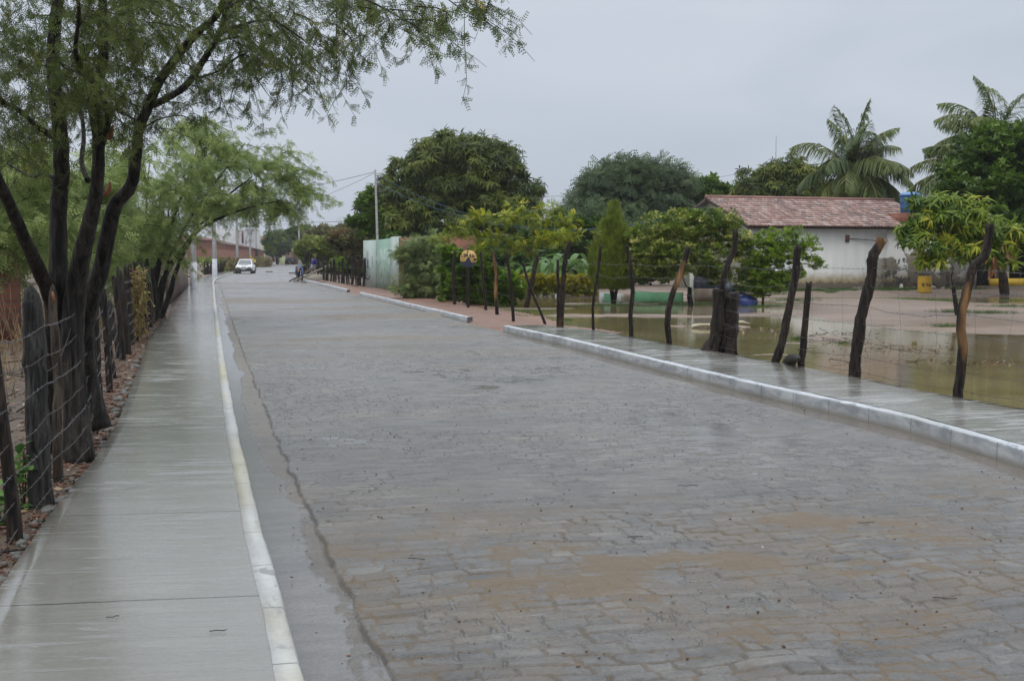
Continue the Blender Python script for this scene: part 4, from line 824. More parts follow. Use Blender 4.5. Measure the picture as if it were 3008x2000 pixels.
broad_tree('mottled_tree', 'round garden tree with pale mottled leaves in front of the gable', 'tree', (2030, 893), 46,
  [(1960, 700, 100, 70, 0), (2060, 680, 110, 60, 0), (2130, 700, 70, 60, 0), (1900, 720, 60, 60, 0), (2020, 760, 130, 50, -.5), (2180, 760, 50, 50, 0), (2100, 650, 60, 30, 0), (1990, 640, 60, 26, 0), (2220, 800, 26, 36, 0), (1900, 790, 50, 30, 0), (2080, 790, 70, 24, 0), (1930, 812, 60, 24, 0), (2110, 815, 50, 24, 0), (2190, 826, 40, 30, 0)],
  'croton', TUFT4, nclump=620, per=40, cr=.27, ls=.064, tr=.10, shell=.35, tints=(.0, .95), zmin=.5, bark='bark_dark', inner=.25)
broad_tree('green_bush', 'bright green multi-stemmed bush against the white house wall', 'bush', (2240, 893), 46,
  [(2250, 760, 70, 60, 0), (2310, 740, 60, 50, 0), (2330, 690, 26, 26, 0), (2260, 700, 40, 30, 0), (2370, 740, 40, 40, 0), (2230, 820, 50, 40, 0), (2290, 820, 45, 36, 0), (2400, 770, 20, 22, 0), (2380, 700, 12, 14, 0), (2200, 700, 20, 20, 0), (2240, 850, 40, 30, 0), (2235, 832, 42, 36, 0), (2275, 835, 40, 30, 0), (2240, 862, 22, 18, 0), (2225, 780, 40, 60, 0), (2340, 800, 30, 24, 0)],
  'bush', TUFT4, nclump=520, per=30, cr=.20, ls=.062, tr=.05, shell=.25, tints=(.25, .95), zmin=.2, inner=.15, bark='bark_brown', roots=None, fork=.3)
broad_tree('young_mango_tree', 'young mango tree with drooping yellow green leaves in the muddy yard', 'mango tree', (2815, 925), 36.5,
  [(2730, 640, 70, 45, 0), (2810, 640, 80, 50, 0), (2880, 660, 70, 50, 0), (2680, 690, 50, 40, 0), (2780, 720, 90, 50, 0), (2880, 730, 60, 40, 0), (2960, 700, 50, 60, 0), (2760, 600, 60, 24, 0), (2860, 600, 50, 24, 0), (2940, 760, 40, 24, 0), (3010, 690, 40, 30, 0), (2740, 770, 40, 20, 0), (2700, 590, 20, 18, 0)],
  'mango_young', ROS6, nclump=190, per=4, cr=.16, ls=.27, tr=.075, droop=.9, shell=.35, tints=(.1, .95), zmin=1.0, bark='bark_dark', fork=.42, nlimb=16, inner=.15)
# dead leaves hanging from the young mango
r_ = bpy.data.objects['young_mango_tree']
for (px, py, n, s_) in ((2925, 765, 16, .22), (2915, 790, 10, .2), (2968, 752, 5, .18), (2895, 765, 4, .16), (2945, 725, 3, .15)):
    c = P(px, py, 36); pos = c + rng.normal(0, .06, (n, 3)); fw = unit(rng.normal(size=(n, 3)) * .35 - (0, 0, 1.0)); leaf_mesh('dead_leaves', [scatter(tpl_leaf(1, .3, .1), pos, fw, unit(rng.normal(size=(n, 3))), s_)], M['dryleaf'], r_, 'clump of dry orange leaves')
# banks of reddish and olive shrubs beyond the palisade, and far trees
for (lab, px, Y, bl, mat, tn_) in [
    ('reddish brown shrub tree beyond the palisade fence beside the green wall', 1035, 88, [(1030, 715, 42, 34, 0), (1060, 750, 34, 30, 0), (1000, 700, 30, 20, 0)], 'reddish', (.1, .8)),
    ('green leafy shrub tree above the middle of the palisade fence', 975, 96, [(975, 725, 44, 26, 0), (950, 740, 30, 22, 0), (1005, 740, 30, 22, 0)], 'olive', (.3, 1)),
    ('low green shrub behind the right half of the palisade fence', 1030, 92, [(1035, 785, 40, 18, 0), (1000, 790, 40, 16, 0), (1060, 790, 20, 18, 0)], 'bush', (.0, .7)), ('low green shrub behind the left half of the palisade fence', 950, 98, [(965, 784, 36, 14, 0), (940, 782, 16, 12, 0)], 'bush', (.0, .7)),
    ('olive green shrub tree beside the three thin poles on the right', 905, 120, [(912, 735, 30, 26, 0), (893, 738, 14, 20, 0), (936, 735, 26, 22, 0), (925, 765, 26, 18, 0)], 'olive', (.2, .8)),
    ('small bush with rusty red leaves behind the thin poles', 940, 150, [(935, 700, 26, 18, 0), (960, 690, 24, 14, 0), (1010, 690, 34, 14, 0)], 'reddish', (.2, .9)),
    ('dark round tree top beside the far water tower', 890, 260, [(880, 695, 26, 13, 0), (860, 698, 12, 9, 0), (895, 685, 10, 8, 0)], 'dense', (.0, .5)),
    ('spreading far green tree between the poles and the tower', 815, 240, [(815, 704, 16, 9, 0), (806, 714, 20, 9, 0), (828, 724, 18, 11, 0), (812, 738, 15, 10, 0)], 'mesquite_far', (.1, .8)),
    ('far tree top behind the long brick shed', 680, 330, [(670, 705, 40, 9, 0), (640, 708, 30, 7, 0), (720, 702, 26, 7, 0)], 'dense', (.1, .5))]:
    broad_tree('background_tree', lab, 'tree', (px, 780), Y, bl, mat, TUFT4, nclump=130, per=26, cr=Y * .0055, ls=Y * .0030, tr=Y * .0012, shell=.4, tints=tn_, zmin=.1, group='trees and shrubs beside the far road')
# ------------------------------------------------------------------ cypresses
def cypress(label, px, py_base, Y, height_px, width_px, n, base_z=0.0):
    B = np.array([P(px, 800, Y)[0], Y, base_z]); root = empty('cypress_tree', B, label, 'cypress tree', 'upright cypress trees in the garden'); s = Y / F; Hh = height_px * s; Wd = width_px * s / 2 * 1.2
    sk = Skel()
    for k in range(7):
        a = 2 * math.pi * k / 7; r = Wd * .6; sk.limb([B + (.03 * math.cos(a), .03 * math.sin(a), -.1), B + (r * .35 * math.cos(a), r * .35 * math.sin(a), Hh * .2), B + (r * math.cos(a), r * math.sin(a), Hh * (.45 + .08 * (k % 3)))], .05 * Wd + .01, .012)
    sk.mesh('trunk', M['bark_dark'], root)
    pos = []; fw = []; tn = []
    fl = [(0, 0, 1.0, .34)] + [(Wd * .55 * math.cos(a) * (.7 + .4 * rng.random()), Wd * .55 * math.sin(a), .62 + .25 * rng.random(), .42) for a in np.arange(9) * .7]
    for fx, fy, top, w_ in fl:
        m = n // len(fl); z = rng.random(m); pr = np.sin(np.clip(z, 0, 1) ** .8 * math.pi * .93 + .12) ** .8 * w_ * Wd * 1.35; a = rng.random(m) * 6.283; rr = pr * (.75 + .3 * rng.random(m))
        p = np.stack([fx * (1 - .25 * z) + rr * np.cos(a), fy * (1 - .25 * z) + rr * np.sin(a), Hh * (.12 + z * (top - .14))], -1) + B; pos.append(p); out = unit(np.stack([np.cos(a), np.sin(a), a * 0], -1)); fw.append(unit(out * .35 + np.array([0, 0, 1.0]) + rng.normal(0, .12, p.shape))); tn.append(.35 + .3 * rng.random(m) + .2 * rng.random())
    pos = np.concatenate(pos); fw = np.concatenate(fw); tn = np.concatenate(tn)
    leaf_mesh('crown', [scatter(tpl_tuft(5, 1, .10, .5), pos, fw, unit(rng.normal(size=pos.shape)), .30 * (Wd ** .3) * (.6 + .6 * rng.random(len(pos))), np.clip(tn + rng.normal(0, .15, len(tn)), 0, 1))], M['cypress'], root)
cypress('wide flame-shaped cypress beside the green planter kerb', 1803, 880, 47, 290, 122, 4200)
cypress('slim pointed cypress rising in front of the big mango tree', 1371, 800, 60, 185, 34, 1300)
# ------------------------------------------------------------------ palms
def palm(label, px, py_c, Y, n, flen, seed, zb=0.0, wind=(.3, 0), group='coconut palms', nl=34, coco=True, small=False):
    r = np.random.default_rng(seed); C = P(px, py_c, Y); B = np.array([C[0] + .3, Y, zb]); root = empty('coconut_palm', B, label, 'palm tree', group)
    sk = Skel(); q = [B - (0, 0, .1), B + (C - B) * .35 + (.15, 0, 0), B + (C - B) * .7 + (.1, 0, 0), C - (0, 0, .1)]; sk.limb(q, [.20 * flen / 3.2, .15 * flen / 3.2, .14 * flen / 3.2, .13 * flen / 3.2], 0, 6, .01, .1); sk.mesh('trunk', M['post_grey'], root)
    V = []; F_ = []; T_ = []; cn = 0; RV = MB()
    for i in range(n):
        el = math.radians(80 - 118 * ((i + .5) / n) ** 1.1 + r.normal(0, 5)); az = i * 2.4 + r.normal(0, .25); L = flen * (.78 + .3 * r.random()); m = 16
        d = np.array([math.cos(az) * math.cos(el), math.sin(az) * math.cos(el), math.sin(el)]); p = C.copy(); pts = [p.copy()]; bend = .075 + .035 * (1 - abs(math.sin(el))) + .025 * r.random()
        for k in range(m):
            d = unit(d + np.array([wind[0] * .03, wind[1] * .03, -bend * (.5 + 1.3 * k / m)])); p = p + d * L / m; pts.append(p.copy())
        pts = np.array(pts); RV.tube(pts, np.linspace(.035, .006, m + 1) * flen / 3.2, 4, False)
        tb = r.random() * .45 + (.35 if i > n * .65 else 0)
        qq = np.linspace(.10, 1, nl); X = qq * m; ii_ = np.minimum(X.astype(int), m - 1); PP = pts[ii_] + (pts[ii_ + 1] - pts[ii_]) * (X - ii_)[:, None]; TT = unit(pts[ii_ + 1] - pts[ii_])
        hor = unit(np.cross(TT, np.array([0, 0, 1.0]))); ll = L * .30 * np.sin(np.clip(qq * 1.02, 0, 1) ** .75 * math.pi) ** .6 + .06
        for s in (-1, 1):
            dirn = unit(hor * s * .75 + TT * .62 + np.array([0, 0, -.28]) + r.normal(0, .10, PP.shape)); lw = .024 * flen / 3.2
            wv = unit(np.cross(dirn, hor * .3 + np.array([0, 0, 1.0]) + r.normal(0, .3, PP.shape)))
            a = PP; mid = PP + dirn * ll[:, None] * .55 - np.array([0, 0, .05]) * ll[:, None]; tip = PP + dirn * ll[:, None] * .95 - np.array([0, 0, .55]) * ll[:, None]
            vv = np.stack([a - wv * lw * .5, a + wv * lw * .5, mid + wv * lw, mid - wv * lw, tip], 1).reshape(-1, 3); base = (np.arange(nl) * 5)[:, None] + cn
            V.append(vv); F_.append(np.concatenate([base + np.array([[0, 1, 2, 3]]), base + np.array([[3, 2, 4, 4]])])); T_.append(np.full(len(vv), tb) + r.normal(0, .06, len(vv))); cn += len(vv)
    t = M['palm']; V = np.concatenate(V); F_ = np.concatenate(F_); T_ = np.clip(np.concatenate(T_), 0, 1)
    leaf_mesh('crown', [(V, F_, T_)], t, root); RV.build('frond_stems', PALMSTEM, root)
    if coco:
        for k in range(6):
            a = k * 1.05; c = C + np.array([.28 * math.cos(a), .28 * math.sin(a), -.35 - .1 * (k % 2)]) * flen / 3.2; b = MB(); b.lathe([(.01, -.12), (.08, -.09), (.11, 0), (.085, .08), (.01, .13)], 8, c); b.build('coconut', COCO, root, True)
PALMSTEM = plain('palm_stem', (.28, .25, .07), (.14, .13, .04), .5); COCO = plain('coconut_skin', (.16, .17, .04), (.10, .06, .03), .5)
palm('broad coconut palm standing right behind the tiled roof', 2510, 520, 70, 38, 4.3, 3, nl=90)
palm('coconut palm with ragged fronds above the trees at the right edge', 2915, 420, 66, 26, 4.0, 11, wind=(-1.4, 0), coco=False, nl=84)
palm('smaller coconut palm leaning left below the ragged one', 2860, 530, 64, 16, 4.2, 19, wind=(-2.2, 0), coco=False, nl=84)
palm('tiny far palm above the shrubs left of the mango tree', 1000, 678, 190, 16, 2.6, 29, nl=16, coco=False)
# ------------------------------------------------------------------ bananas, hedge, small plants
def banana(px, Y, h, n, label, seed):
    r = np.random.default_rng(seed); B = np.array([P(px, 800, Y)[0], Y, -.05]); root = empty('banana_plant', B, label, 'banana plant', 'banana plants by the garden')
    MB().tube([B, B + (0, 0, h * .55)], [.09, .06], 8).build('stem', BSTEM, root)
    V = []; F_ = []; T_ = []; cn = 0
    for i in range(n):
        az = i * 2.4 + r.random(); el = 1.2 - .8 * i / n; L = h * (.6 + .25 * r.random()); m = 9; d = np.array([math.cos(az) * math.cos(el), math.sin(az) * math.cos(el), math.sin(el)]); p = B + np.array([0, 0, h * .5]); pts = []; nr_ = []
        for k in range(m + 1):
            pts.append(p.copy()); nr_.append(unit(np.cross(d, [0, 0, 1.0]))); d = unit(d + np.array([0, 0, -.12 - .05 * k])); p = p + d * L / m
        for k in range(m + 1):
            w_ = L * .13 * math.sin(math.pi * (.06 + .94 * k / m)) ** .6 * (1 if k else .2); V += [pts[k] - nr_[k] * w_ + (0, 0, .3 * w_), pts[k], pts[k] + nr_[k] * w_ + (0, 0, .3 * w_)]; T_ += [.3 + .4 * r.random()] * 3
        for k in range(m): b = cn + k * 3; F_ += [(b, b + 1, b + 4, b + 3), (b + 1, b + 2, b + 5, b + 4)]
        cn += 3 * (m + 1)
    leaf_mesh('leaves', [(np.array(V), np.array(F_), np.array(T_))], M['banana'], root)
BSTEM = plain('banana_stem', (.16, .20, .07), (.10, .09, .04), .5)
for i, (px, Y, h, lb) in enumerate([(1580, 62, 2.3, 'low banana plant left of the poinciana trunk'), (1625, 60, 2.6, 'banana plant with a bent leaf behind the leaning pole'), (1672, 58, 2.7, 'banana plant with a tall upright leaf beside the wide cypress'), (1700, 63, 2.2, 'small banana plant nearest the wide cypress'), (1545, 66, 2.0, 'hidden banana plant behind the poinciana trunk')]): banana(px, Y, h * .85, 9, lb, 40 + i)
c0 = P(1500, 800, 57); c1 = P(1755, 800, 55); n = 5200; q = rng.random(n); hp = c0 + (c1 - c0) * q[:, None]; hp[:, 0] += 0; hp[:, 1] += (rng.random(n) - .5) * .9; hp[:, 2] = .0 + .86 * rng.random(n) ** .6 + .05 * np.sin(q * 40); 
root = empty('clipped_hedge', (c0[0], c0[1], 0), 'low clipped golden green hedge along the far side of the water', 'hedge')
sk = Skel()
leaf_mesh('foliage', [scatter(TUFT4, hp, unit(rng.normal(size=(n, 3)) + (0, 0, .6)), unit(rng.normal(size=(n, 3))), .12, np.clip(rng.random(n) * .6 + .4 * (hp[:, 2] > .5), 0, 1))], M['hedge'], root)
def stem_plant(px, py, Y, h, w_, n, mat, name, label, cat='plant', ls=.07, group=None, zb=0):
    B = P(px, py, Y); B[2] = zb; root = empty(name, B, label, cat, group); sk = Skel(); tips = []
    for i in range(max(4, n // 8)): a = rng.random() * 6.28; sk.limb([B - (0, 0, .05), B + (w_ * .3 * math.cos(a), w_ * .3 * math.sin(a), h * .5), B + (w_ * math.cos(a) * rng.random(), w_ * math.sin(a) * rng.random(), h * (.6 + .4 * rng.random()))], .006, .003)
    sk.mesh('stem', M['bark_brown'], root); P_ = np.array(sk.pos); k = rng.integers(2, len(P_), n); p = P_[k] + rng.normal(0, .03, (n, 3)); p[:, 2] = np.maximum(p[:, 2], B[2] + .03)
    leaf_mesh('leaves', [scatter(tpl_leaf(1, .75, .25), p, unit(rng.normal(size=(n, 3)) * (1, 1, .4)), unit(rng.normal(size=(n, 3)) * .4 + (0, 0, 1)), ls * (.6 + .7 * rng.random(n)))], M[mat], root); return root
stem_plant(70, 1480, 8.4, .45, .16, 46, 'banana', 'leafy_weed', 'bright green weed between the two nearest left posts', ls=.075, zb=.05)
stem_plant(8, 1560, 7.8, .30, .14, 30, 'banana', 'leafy_weed', 'bright green weed at the very left edge of the fence foot', ls=.075, zb=.05)
# ================================================================== FENCES
def post_mesh(pts, rad, name, mat, parent, label=None, seed=0, sides=10, top='cut', jit=.22):
    pts = np.asarray(pts, float); m = len(pts); q = np.linspace(0, m - 1, (m - 1) * 6 + 1); o = np.stack([catmull(pts[:, k], q) for k in range(3)], -1); r = np.interp(q, np.arange(m), np.broadcast_to(rad, (m,)))
    rs = np.random.default_rng(seed); L = np.linalg.norm(pts[-1] - pts[0]); o[1:-1] += rs.normal(0, r.mean() * .06, (len(o) - 2, 3)); r = r * (1 + .10 * np.sin(q * 5 + seed) * rs.random())
    if top == 'point': r[-1] = r[-1] * .12; r[-2] = r[-2] * .55; r[-3] *= .8
    V, F_ = tube_arrays(o, r, sides, True, 0); rad_var = 1 + jit * (rs.random(sides) - .5); n = len(o); V = V.reshape(n, sides, 3)
    for k in range(sides): V[:, k] = o + (V[:, k] - o) * (rad_var[k] * (1 + .10 * (fbm(np.arange(n) * .8, np.full(n, k * 3.1 + seed), 2, seed) - .5)))[:, None]
    if top == 'cut': V[-1, :, 2] += (rs.random(sides) - .4) * r[-1] * 1.1
    return mkmesh(name, V.reshape(-1, 3), F_, M[mat], parent, True, label=label)
wire_m = plain('rusty_wire', (.16, .15, .15), (.07, .05, .045), .5, 20, .6); wire_bright = plain('galvanised_wire', (.20, .20, .21), (.11, .10, .10), .4, 12, .7)
def barbed(pts, name, parent, mat, r=.0022, barb=.12, sag=.0, seed=0, label=None):
    mb = MB(); rs = np.random.default_rng(seed); P_ = []
    for a, b in zip(pts[:-1], pts[1:]):
        n = max(3, int(np.linalg.norm(np.array(b) - a) / .25)); q = np.linspace(0, 1, n)[:, None]; w_ = np.array(a) + (np.array(b) - a) * q; w_[:, 2] -= sag * np.sin(q[:, 0] * math.pi) * (.4 + rs.random()); w_[1:-1] += rs.normal(0, .006, (n - 2, 3)); P_ += list(w_ if len(P_) == 0 else w_[1:])
    P_ = np.array(P_); mb.tube(P_, r, 4)
    ln = np.concatenate([[0], np.cumsum(np.linalg.norm(np.diff(P_, axis=0), axis=1))])
    for d in (np.arange(barb * .5, ln[-1], barb) if barb else []):
        c = np.array([np.interp(d, ln, P_[:, k]) for k in range(3)]); v = unit(rs.normal(size=3)) * .014; v2 = unit(rs.normal(size=3)) * .014; mb.tube([c - v, c + v], r * .8, 3); mb.tube([c - v2, c + v2], r * .8, 3)
    return mb.build(name, mat, parent, True, label)
def along(top, base, z):
    f = (z - base[2]) / (top[2] - base[2]); return base + (top - base) * f
# ---- left fence
LP = [  # (top px,py), (base px,py), width px, material, top style, label
    ((-52, 640), (50, 1600), 38, 'post', 'cut', 'leaning dark post cut by the left edge'),
    ((92, 838), (121, 1492), 68, 'post_grey', 'point', 'thick grey post with a roughly pointed top'),
    ((154, 834), (172, 1412), 27, 'stake', 'point', 'slim squared brown stake with an orange cut near its tip'),
    ((196, 832), (262, 1343), 30, 'post', 'cut', 'dark split post leaning in front of the trunk'),
    ((276, 870), (290, 1205), 26, 'post', 'cut', 'dark post just right of the tree trunk'),
    ((291, 838), (334, 1112), 20, 'post', 'cut', 'leaning post crossed by the bright wire'),
    ((319, 879), (354, 1055), 17, 'post_grey', 'point', 'short leaning pointed post'),
    ((353, 790), (379, 1042), 17, 'post', 'point', None), ((368, 776), (389, 1013), 15, 'post', 'point', None), ((381, 772), (400, 1002), 17, 'post', 'point', None),
    ((408, 784), (428, 969), 15, 'post', 'cut', None), ((336, 812), (362, 1060), 17, 'post', 'cut', None), ((345, 780), (370, 1035), 15, 'post_grey', 'point', None), ((428, 775), (443, 962), 13, 'post', 'point', None), ((447, 790), (458, 944), 12, 'post', 'cut', None), ((416, 770), (432, 975), 13, 'post_grey', 'point', None), ((303, 850), (322, 1150), 18, 'post', 'cut', None), ((262, 850), (276, 1250), 20, 'post', 'cut', None), ((422, 796), (438, 956), 14, 'post', 'cut', None), ((436, 796), (450, 950), 13, 'stake', 'cut', None), ((398, 770), (414, 985), 14, 'post', 'cut', None)]
fence = empty('wire_fence', G(50, 1600, .05), 'row of dark rough posts with rusty barbed wire along the left footpath', 'fence')
posts = []
for i, (tp, bp, wd, mt, top, lb) in enumerate(LP):
    B = G(bp[0], bp[1], .04); T = P(tp[0], tp[1], B[1] + .03); r = wd / 2 * B[1] / F; mid = (T + B) / 2 + np.array([.02 * (i % 3 - 1), 0, 0]); posts.append((T, B))
    post_mesh([B - (0, 0, .15), B + (T - B) * .25, mid, B + (T - B) * .8, T], [r * 1.12, r * 1.05, r, r * .95, r * .85], 'post', mt, fence, lb, 50 + i, 12, top)
o = post_mesh([G(281, 1290, 0), G(281, 1290, 0) + (0, 0, .19)], .03, 'post_stub', 'stake', fence, None, 90)
m_ = MB(); T, B = posts[2]; c = B + (T - B) * .93; m_.tube([c + (.006, -.02, .05), c + (.016, -.022, -.03)], [.010, .013], 6); m_.build('fresh_cut', bpy.data.materials['fresh_wood'], fence)
# wires pass every post; strand heights in metres
zz = [.12, .28, .44, .62, .82, 1.03, 1.22]
extra = [(P(-90, 0, 6.2) * [1, 1, 0] + [0, 0, 0])]
for k, z in enumerate(zz):
    pts = []
    for j in (1, 3, 4, 5, 6, 9, 12): T, B = posts[j]; pts.append(along(T, B, z + .05) + np.array([.09 if j == 1 else .06, -.05, .01 * ((k * 7 + j) % 3)]))
    T, B = posts[0]; pts = [along(T, B, z + .02) + np.array([.03, -.05, 0])] + pts; dirv = unit(pts[0] - pts[1]); pts = [pts[0] + dirv * 2.2] + pts
    barbed(pts, 'barbed_wire', fence, wire_bright if k in (2, 4, 6) else wire_m, .0022 if k % 2 else .0026, .13, .025, 70 + k)
for k, (a, b, za, zb_) in enumerate([(1, 4, 1.15, .55), (4, 6, 1.25, .9), (1, 3, .95, 1.2), (3, 5, .35, .9)]):
    barbed([along(*posts[a], za) + (.04, -.07, 0), along(*posts[b], zb_) + (.03, -.06, 0)], 'loose_wire', fence, wire_bright, .002, 0, .1, 99 + k)
# dry vine on the posts
root = empty('dry_vine', G(405, 995, .05), 'tangle of dry yellow brown vine hanging on the left fence posts', 'vine'); sk = Skel(); pos = []
for i in range(70):
    x = 386 + 34 * rng.random(); y0 = 790 + 120 * rng.random() ** 1.2; Yd = G(405, 1000, .05)[1] - .2 + .3 * rng.random(); a = P(x, y0, Yd); b = P(x + rng.normal(4, 12), min(1000, y0 + 60 + 100 * rng.random()), Yd - .1)
    q = np.linspace(0, 1, 7)[:, None]; p = a + (b - a) * q + rng.normal(0, .035, (7, 3)); sk.chains.append((p, np.full(7, .006), 0)); pos += list(p)
t = plain('dry_vine_stem', (.34, .23, .11), (.12, .075, .035), .7); M['vstem'] = t; sk.mesh('stem', M['vstem'], root); pos = np.array(pos); k = rng.integers(0, len(pos), 700); p = pos[k] + rng.normal(0, .02, (700, 3)); hi = np.clip(.3 + (p[:, 2] - .6) * .5, 0, 1)
leaf_mesh('leaves', [scatter(tpl_leaf(1, .7, .3), p, unit(rng.normal(size=(700, 3))), unit(rng.normal(size=(700, 3))), .055 + .03 * rng.random(700), rng.random(700))], leafmat('vine_leaves', (.16, .11, .04), (.30, .24, .07), .6, .3, (.16, .22, .05)), root)
# ---- rubble, clods and litter
def rocks(name, pts, sizes, mat, label, cat, kind='stuff', seed=0):
    rs = np.random.default_rng(seed); V = []; F_ = []; n = 0
    base = np.array([(1, 0, 0), (-1, 0, 0), (0, 1, 0), (0, -1, 0), (0, 0, 1), (0, 0, -1), (.6, .6, .6), (-.6, .6, .6), (.6, -.6, .6), (-.6, -.6, .6), (.6, .6, -.6), (-.6, .6, -.6), (.6, -.6, -.6), (-.6, -.6, -.6)], float)
    tri = [(4, 6, 8), (4, 8, 9), (4, 9, 7), (4, 7, 6), (0, 8, 6), (0, 6, 10), (0, 10, 12), (0, 12, 8), (1, 7, 9), (1, 9, 13), (1, 13, 11), (1, 11, 7), (2, 6, 7), (2, 7, 11), (2, 11, 10), (2, 10, 6), (3, 9, 8), (3, 8, 12), (3, 12, 13), (3, 13, 9), (5, 10, 11), (5, 11, 13), (5, 13, 12), (5, 12, 10)]; tri = np.array(tri)
    for p, s in zip(pts, sizes):
        v = base * (1 + rs.normal(0, .22, (14, 1))) * s * np.array([1, .8, .6]) * (.7 + .6 * rs.random(3)); a = rs.random() * 6.28; c, sn = math.cos(a), math.sin(a); v = np.stack([v[:, 0] * c - v[:, 1] * sn, v[:, 0] * sn + v[:, 1] * c, v[:, 2]], -1); V.append(v + p); F_.append(tri + n); n += 14
    return tag(mkmesh(name, np.concatenate(V), np.concatenate(F_), mat), label, cat, kind=kind)
clod = plain('red_clods', (.17, .072, .040), (.055, .022, .013), .6, 9, bump=.5, kind='Position'); mortar = plain('spilled_mortar', (.145, .145, .13), (.06, .06, .05), .5, 20, bump=.8, kind='Position')
def edge_pts(n, y0, y1, d0, d1, z, rs):
    Y = y0 + (y1 - y0) * rs.random(n) ** 1.7; ox = np.interp(Y, OUTL[:, 1], OUTL[:, 0]); d = d0 + (d1 - d0) * rs.random(n); X = ox - d; return np.stack([X, Y, z + zleft(X, Y).clip(-.05, .2)], -1)
rs = np.random.default_rng(5)
p = edge_pts(5200, 6.0, 34, .03, .75, .006, rs); rocks('earth_clods', p, .006 + .028 * rs.random(len(p)) ** 3, clod, 'crumbled red clods and stones along the left footpath edge', 'rubble', seed=1)
p = edge_pts(300, 6.0, 40, .0, .13, .008, rs); rocks('spilled_mortar', p, .012 + .055 * rs.random(len(p)) ** 3, mortar, 'grey lumps of spilled mortar on the outer footpath edge', 'mortar', seed=2)
p = edge_pts(900, 6, 34, .5, 3.5, .01, rs); rocks('yard_stones', p, .012 + .035 * rs.random(len(p)) ** 2, plain('yard_stone', (.30, .21, .15), (.08, .05, .035), .7, 5, kind='Position'), 'scattered stones and chips among litter behind the left posts', 'stones', seed=3)
n = 2600; Y = 6 + 26 * rs.random(n) ** 1.5; ox = np.interp(Y, OUTL[:, 1], OUTL[:, 0]); X = ox - .1 - 5 * rs.random(n) ** 1.3; Z = zleft(X, Y) + .012
leaf_mesh('leaf_litter', [scatter(tpl_leaf(1, .5, .1), np.stack([X, Y, Z], -1), unit(rng.normal(size=(n, 3)) * (1, 1, .15)), unit(rng.normal(size=(n, 3)) * .35 + (0, 0, 1)), .03 + .05 * rs.random(n))], leafmat('litter_leaves', (.07, .045, .025), (.30, .20, .11), .6, .1, (.42, .36, .27)), None)
tag(bpy.data.objects['leaf_litter'], 'brown leaf litter behind the left fence', 'leaf litter', kind='stuff')
sk = Skel()
for i in range(260):
    Yq = 7 + 22 * rs.random() ** 1.5; x = np.interp(Yq, OUTL[:, 1], OUTL[:, 0]) - .3 - 4.5 * rs.random(); a = np.array([x, Yq, float(zleft(np.array([x]), np.array([Yq]))[0]) + .02]); d = rs.normal(0, 1, 3) * (1, 1, .12); d /= np.linalg.norm(d); L = .2 + .8 * rs.random(); sk.chains.append((a + d * np.linspace(0, L, 5)[:, None] + rs.normal(0, .02, (5, 3)), np.linspace(.009, .004, 5), 0))
tag(sk.mesh('fallen_twigs', M['bark_dark'], None), 'dark fallen twigs lying behind the left fence', 'twigs', kind='stuff')
# dry brush further back on the left
sk = Skel()
for i in range(1500):
    Yq = 14 + 22 * rs.random(); x0 = np.interp(Yq, OUTL[:, 1], OUTL[:, 0]) - .8 - 7 * rs.random(); a = np.array([x0, Yq, .05]); d = rs.normal(0, .35, 3); d[2] = .7 + rs.random(); L = .3 + .55 * rs.random(); sk.chains.append((a + d * np.linspace(0, L, 5)[:, None] + rs.normal(0, .03, (5, 3)), np.linspace(.008, .003, 5), 0))
tag(sk.mesh('dry_brush', M['vstem'], None), 'tangled brown dry brush behind the left fence', 'brush', kind='stuff')
for k, (px, py, s_) in enumerate(((-8, 880, .17),)):
    b = G(px, 925, .05); sk = Skel(); sk.limb([b + (-.5, 0, .16), b + (.12, .05, .15)], .15, .14); tag(sk.mesh('cut_log', M['bark_dark'], None), 'cut log lying at the left edge behind the posts', 'log')
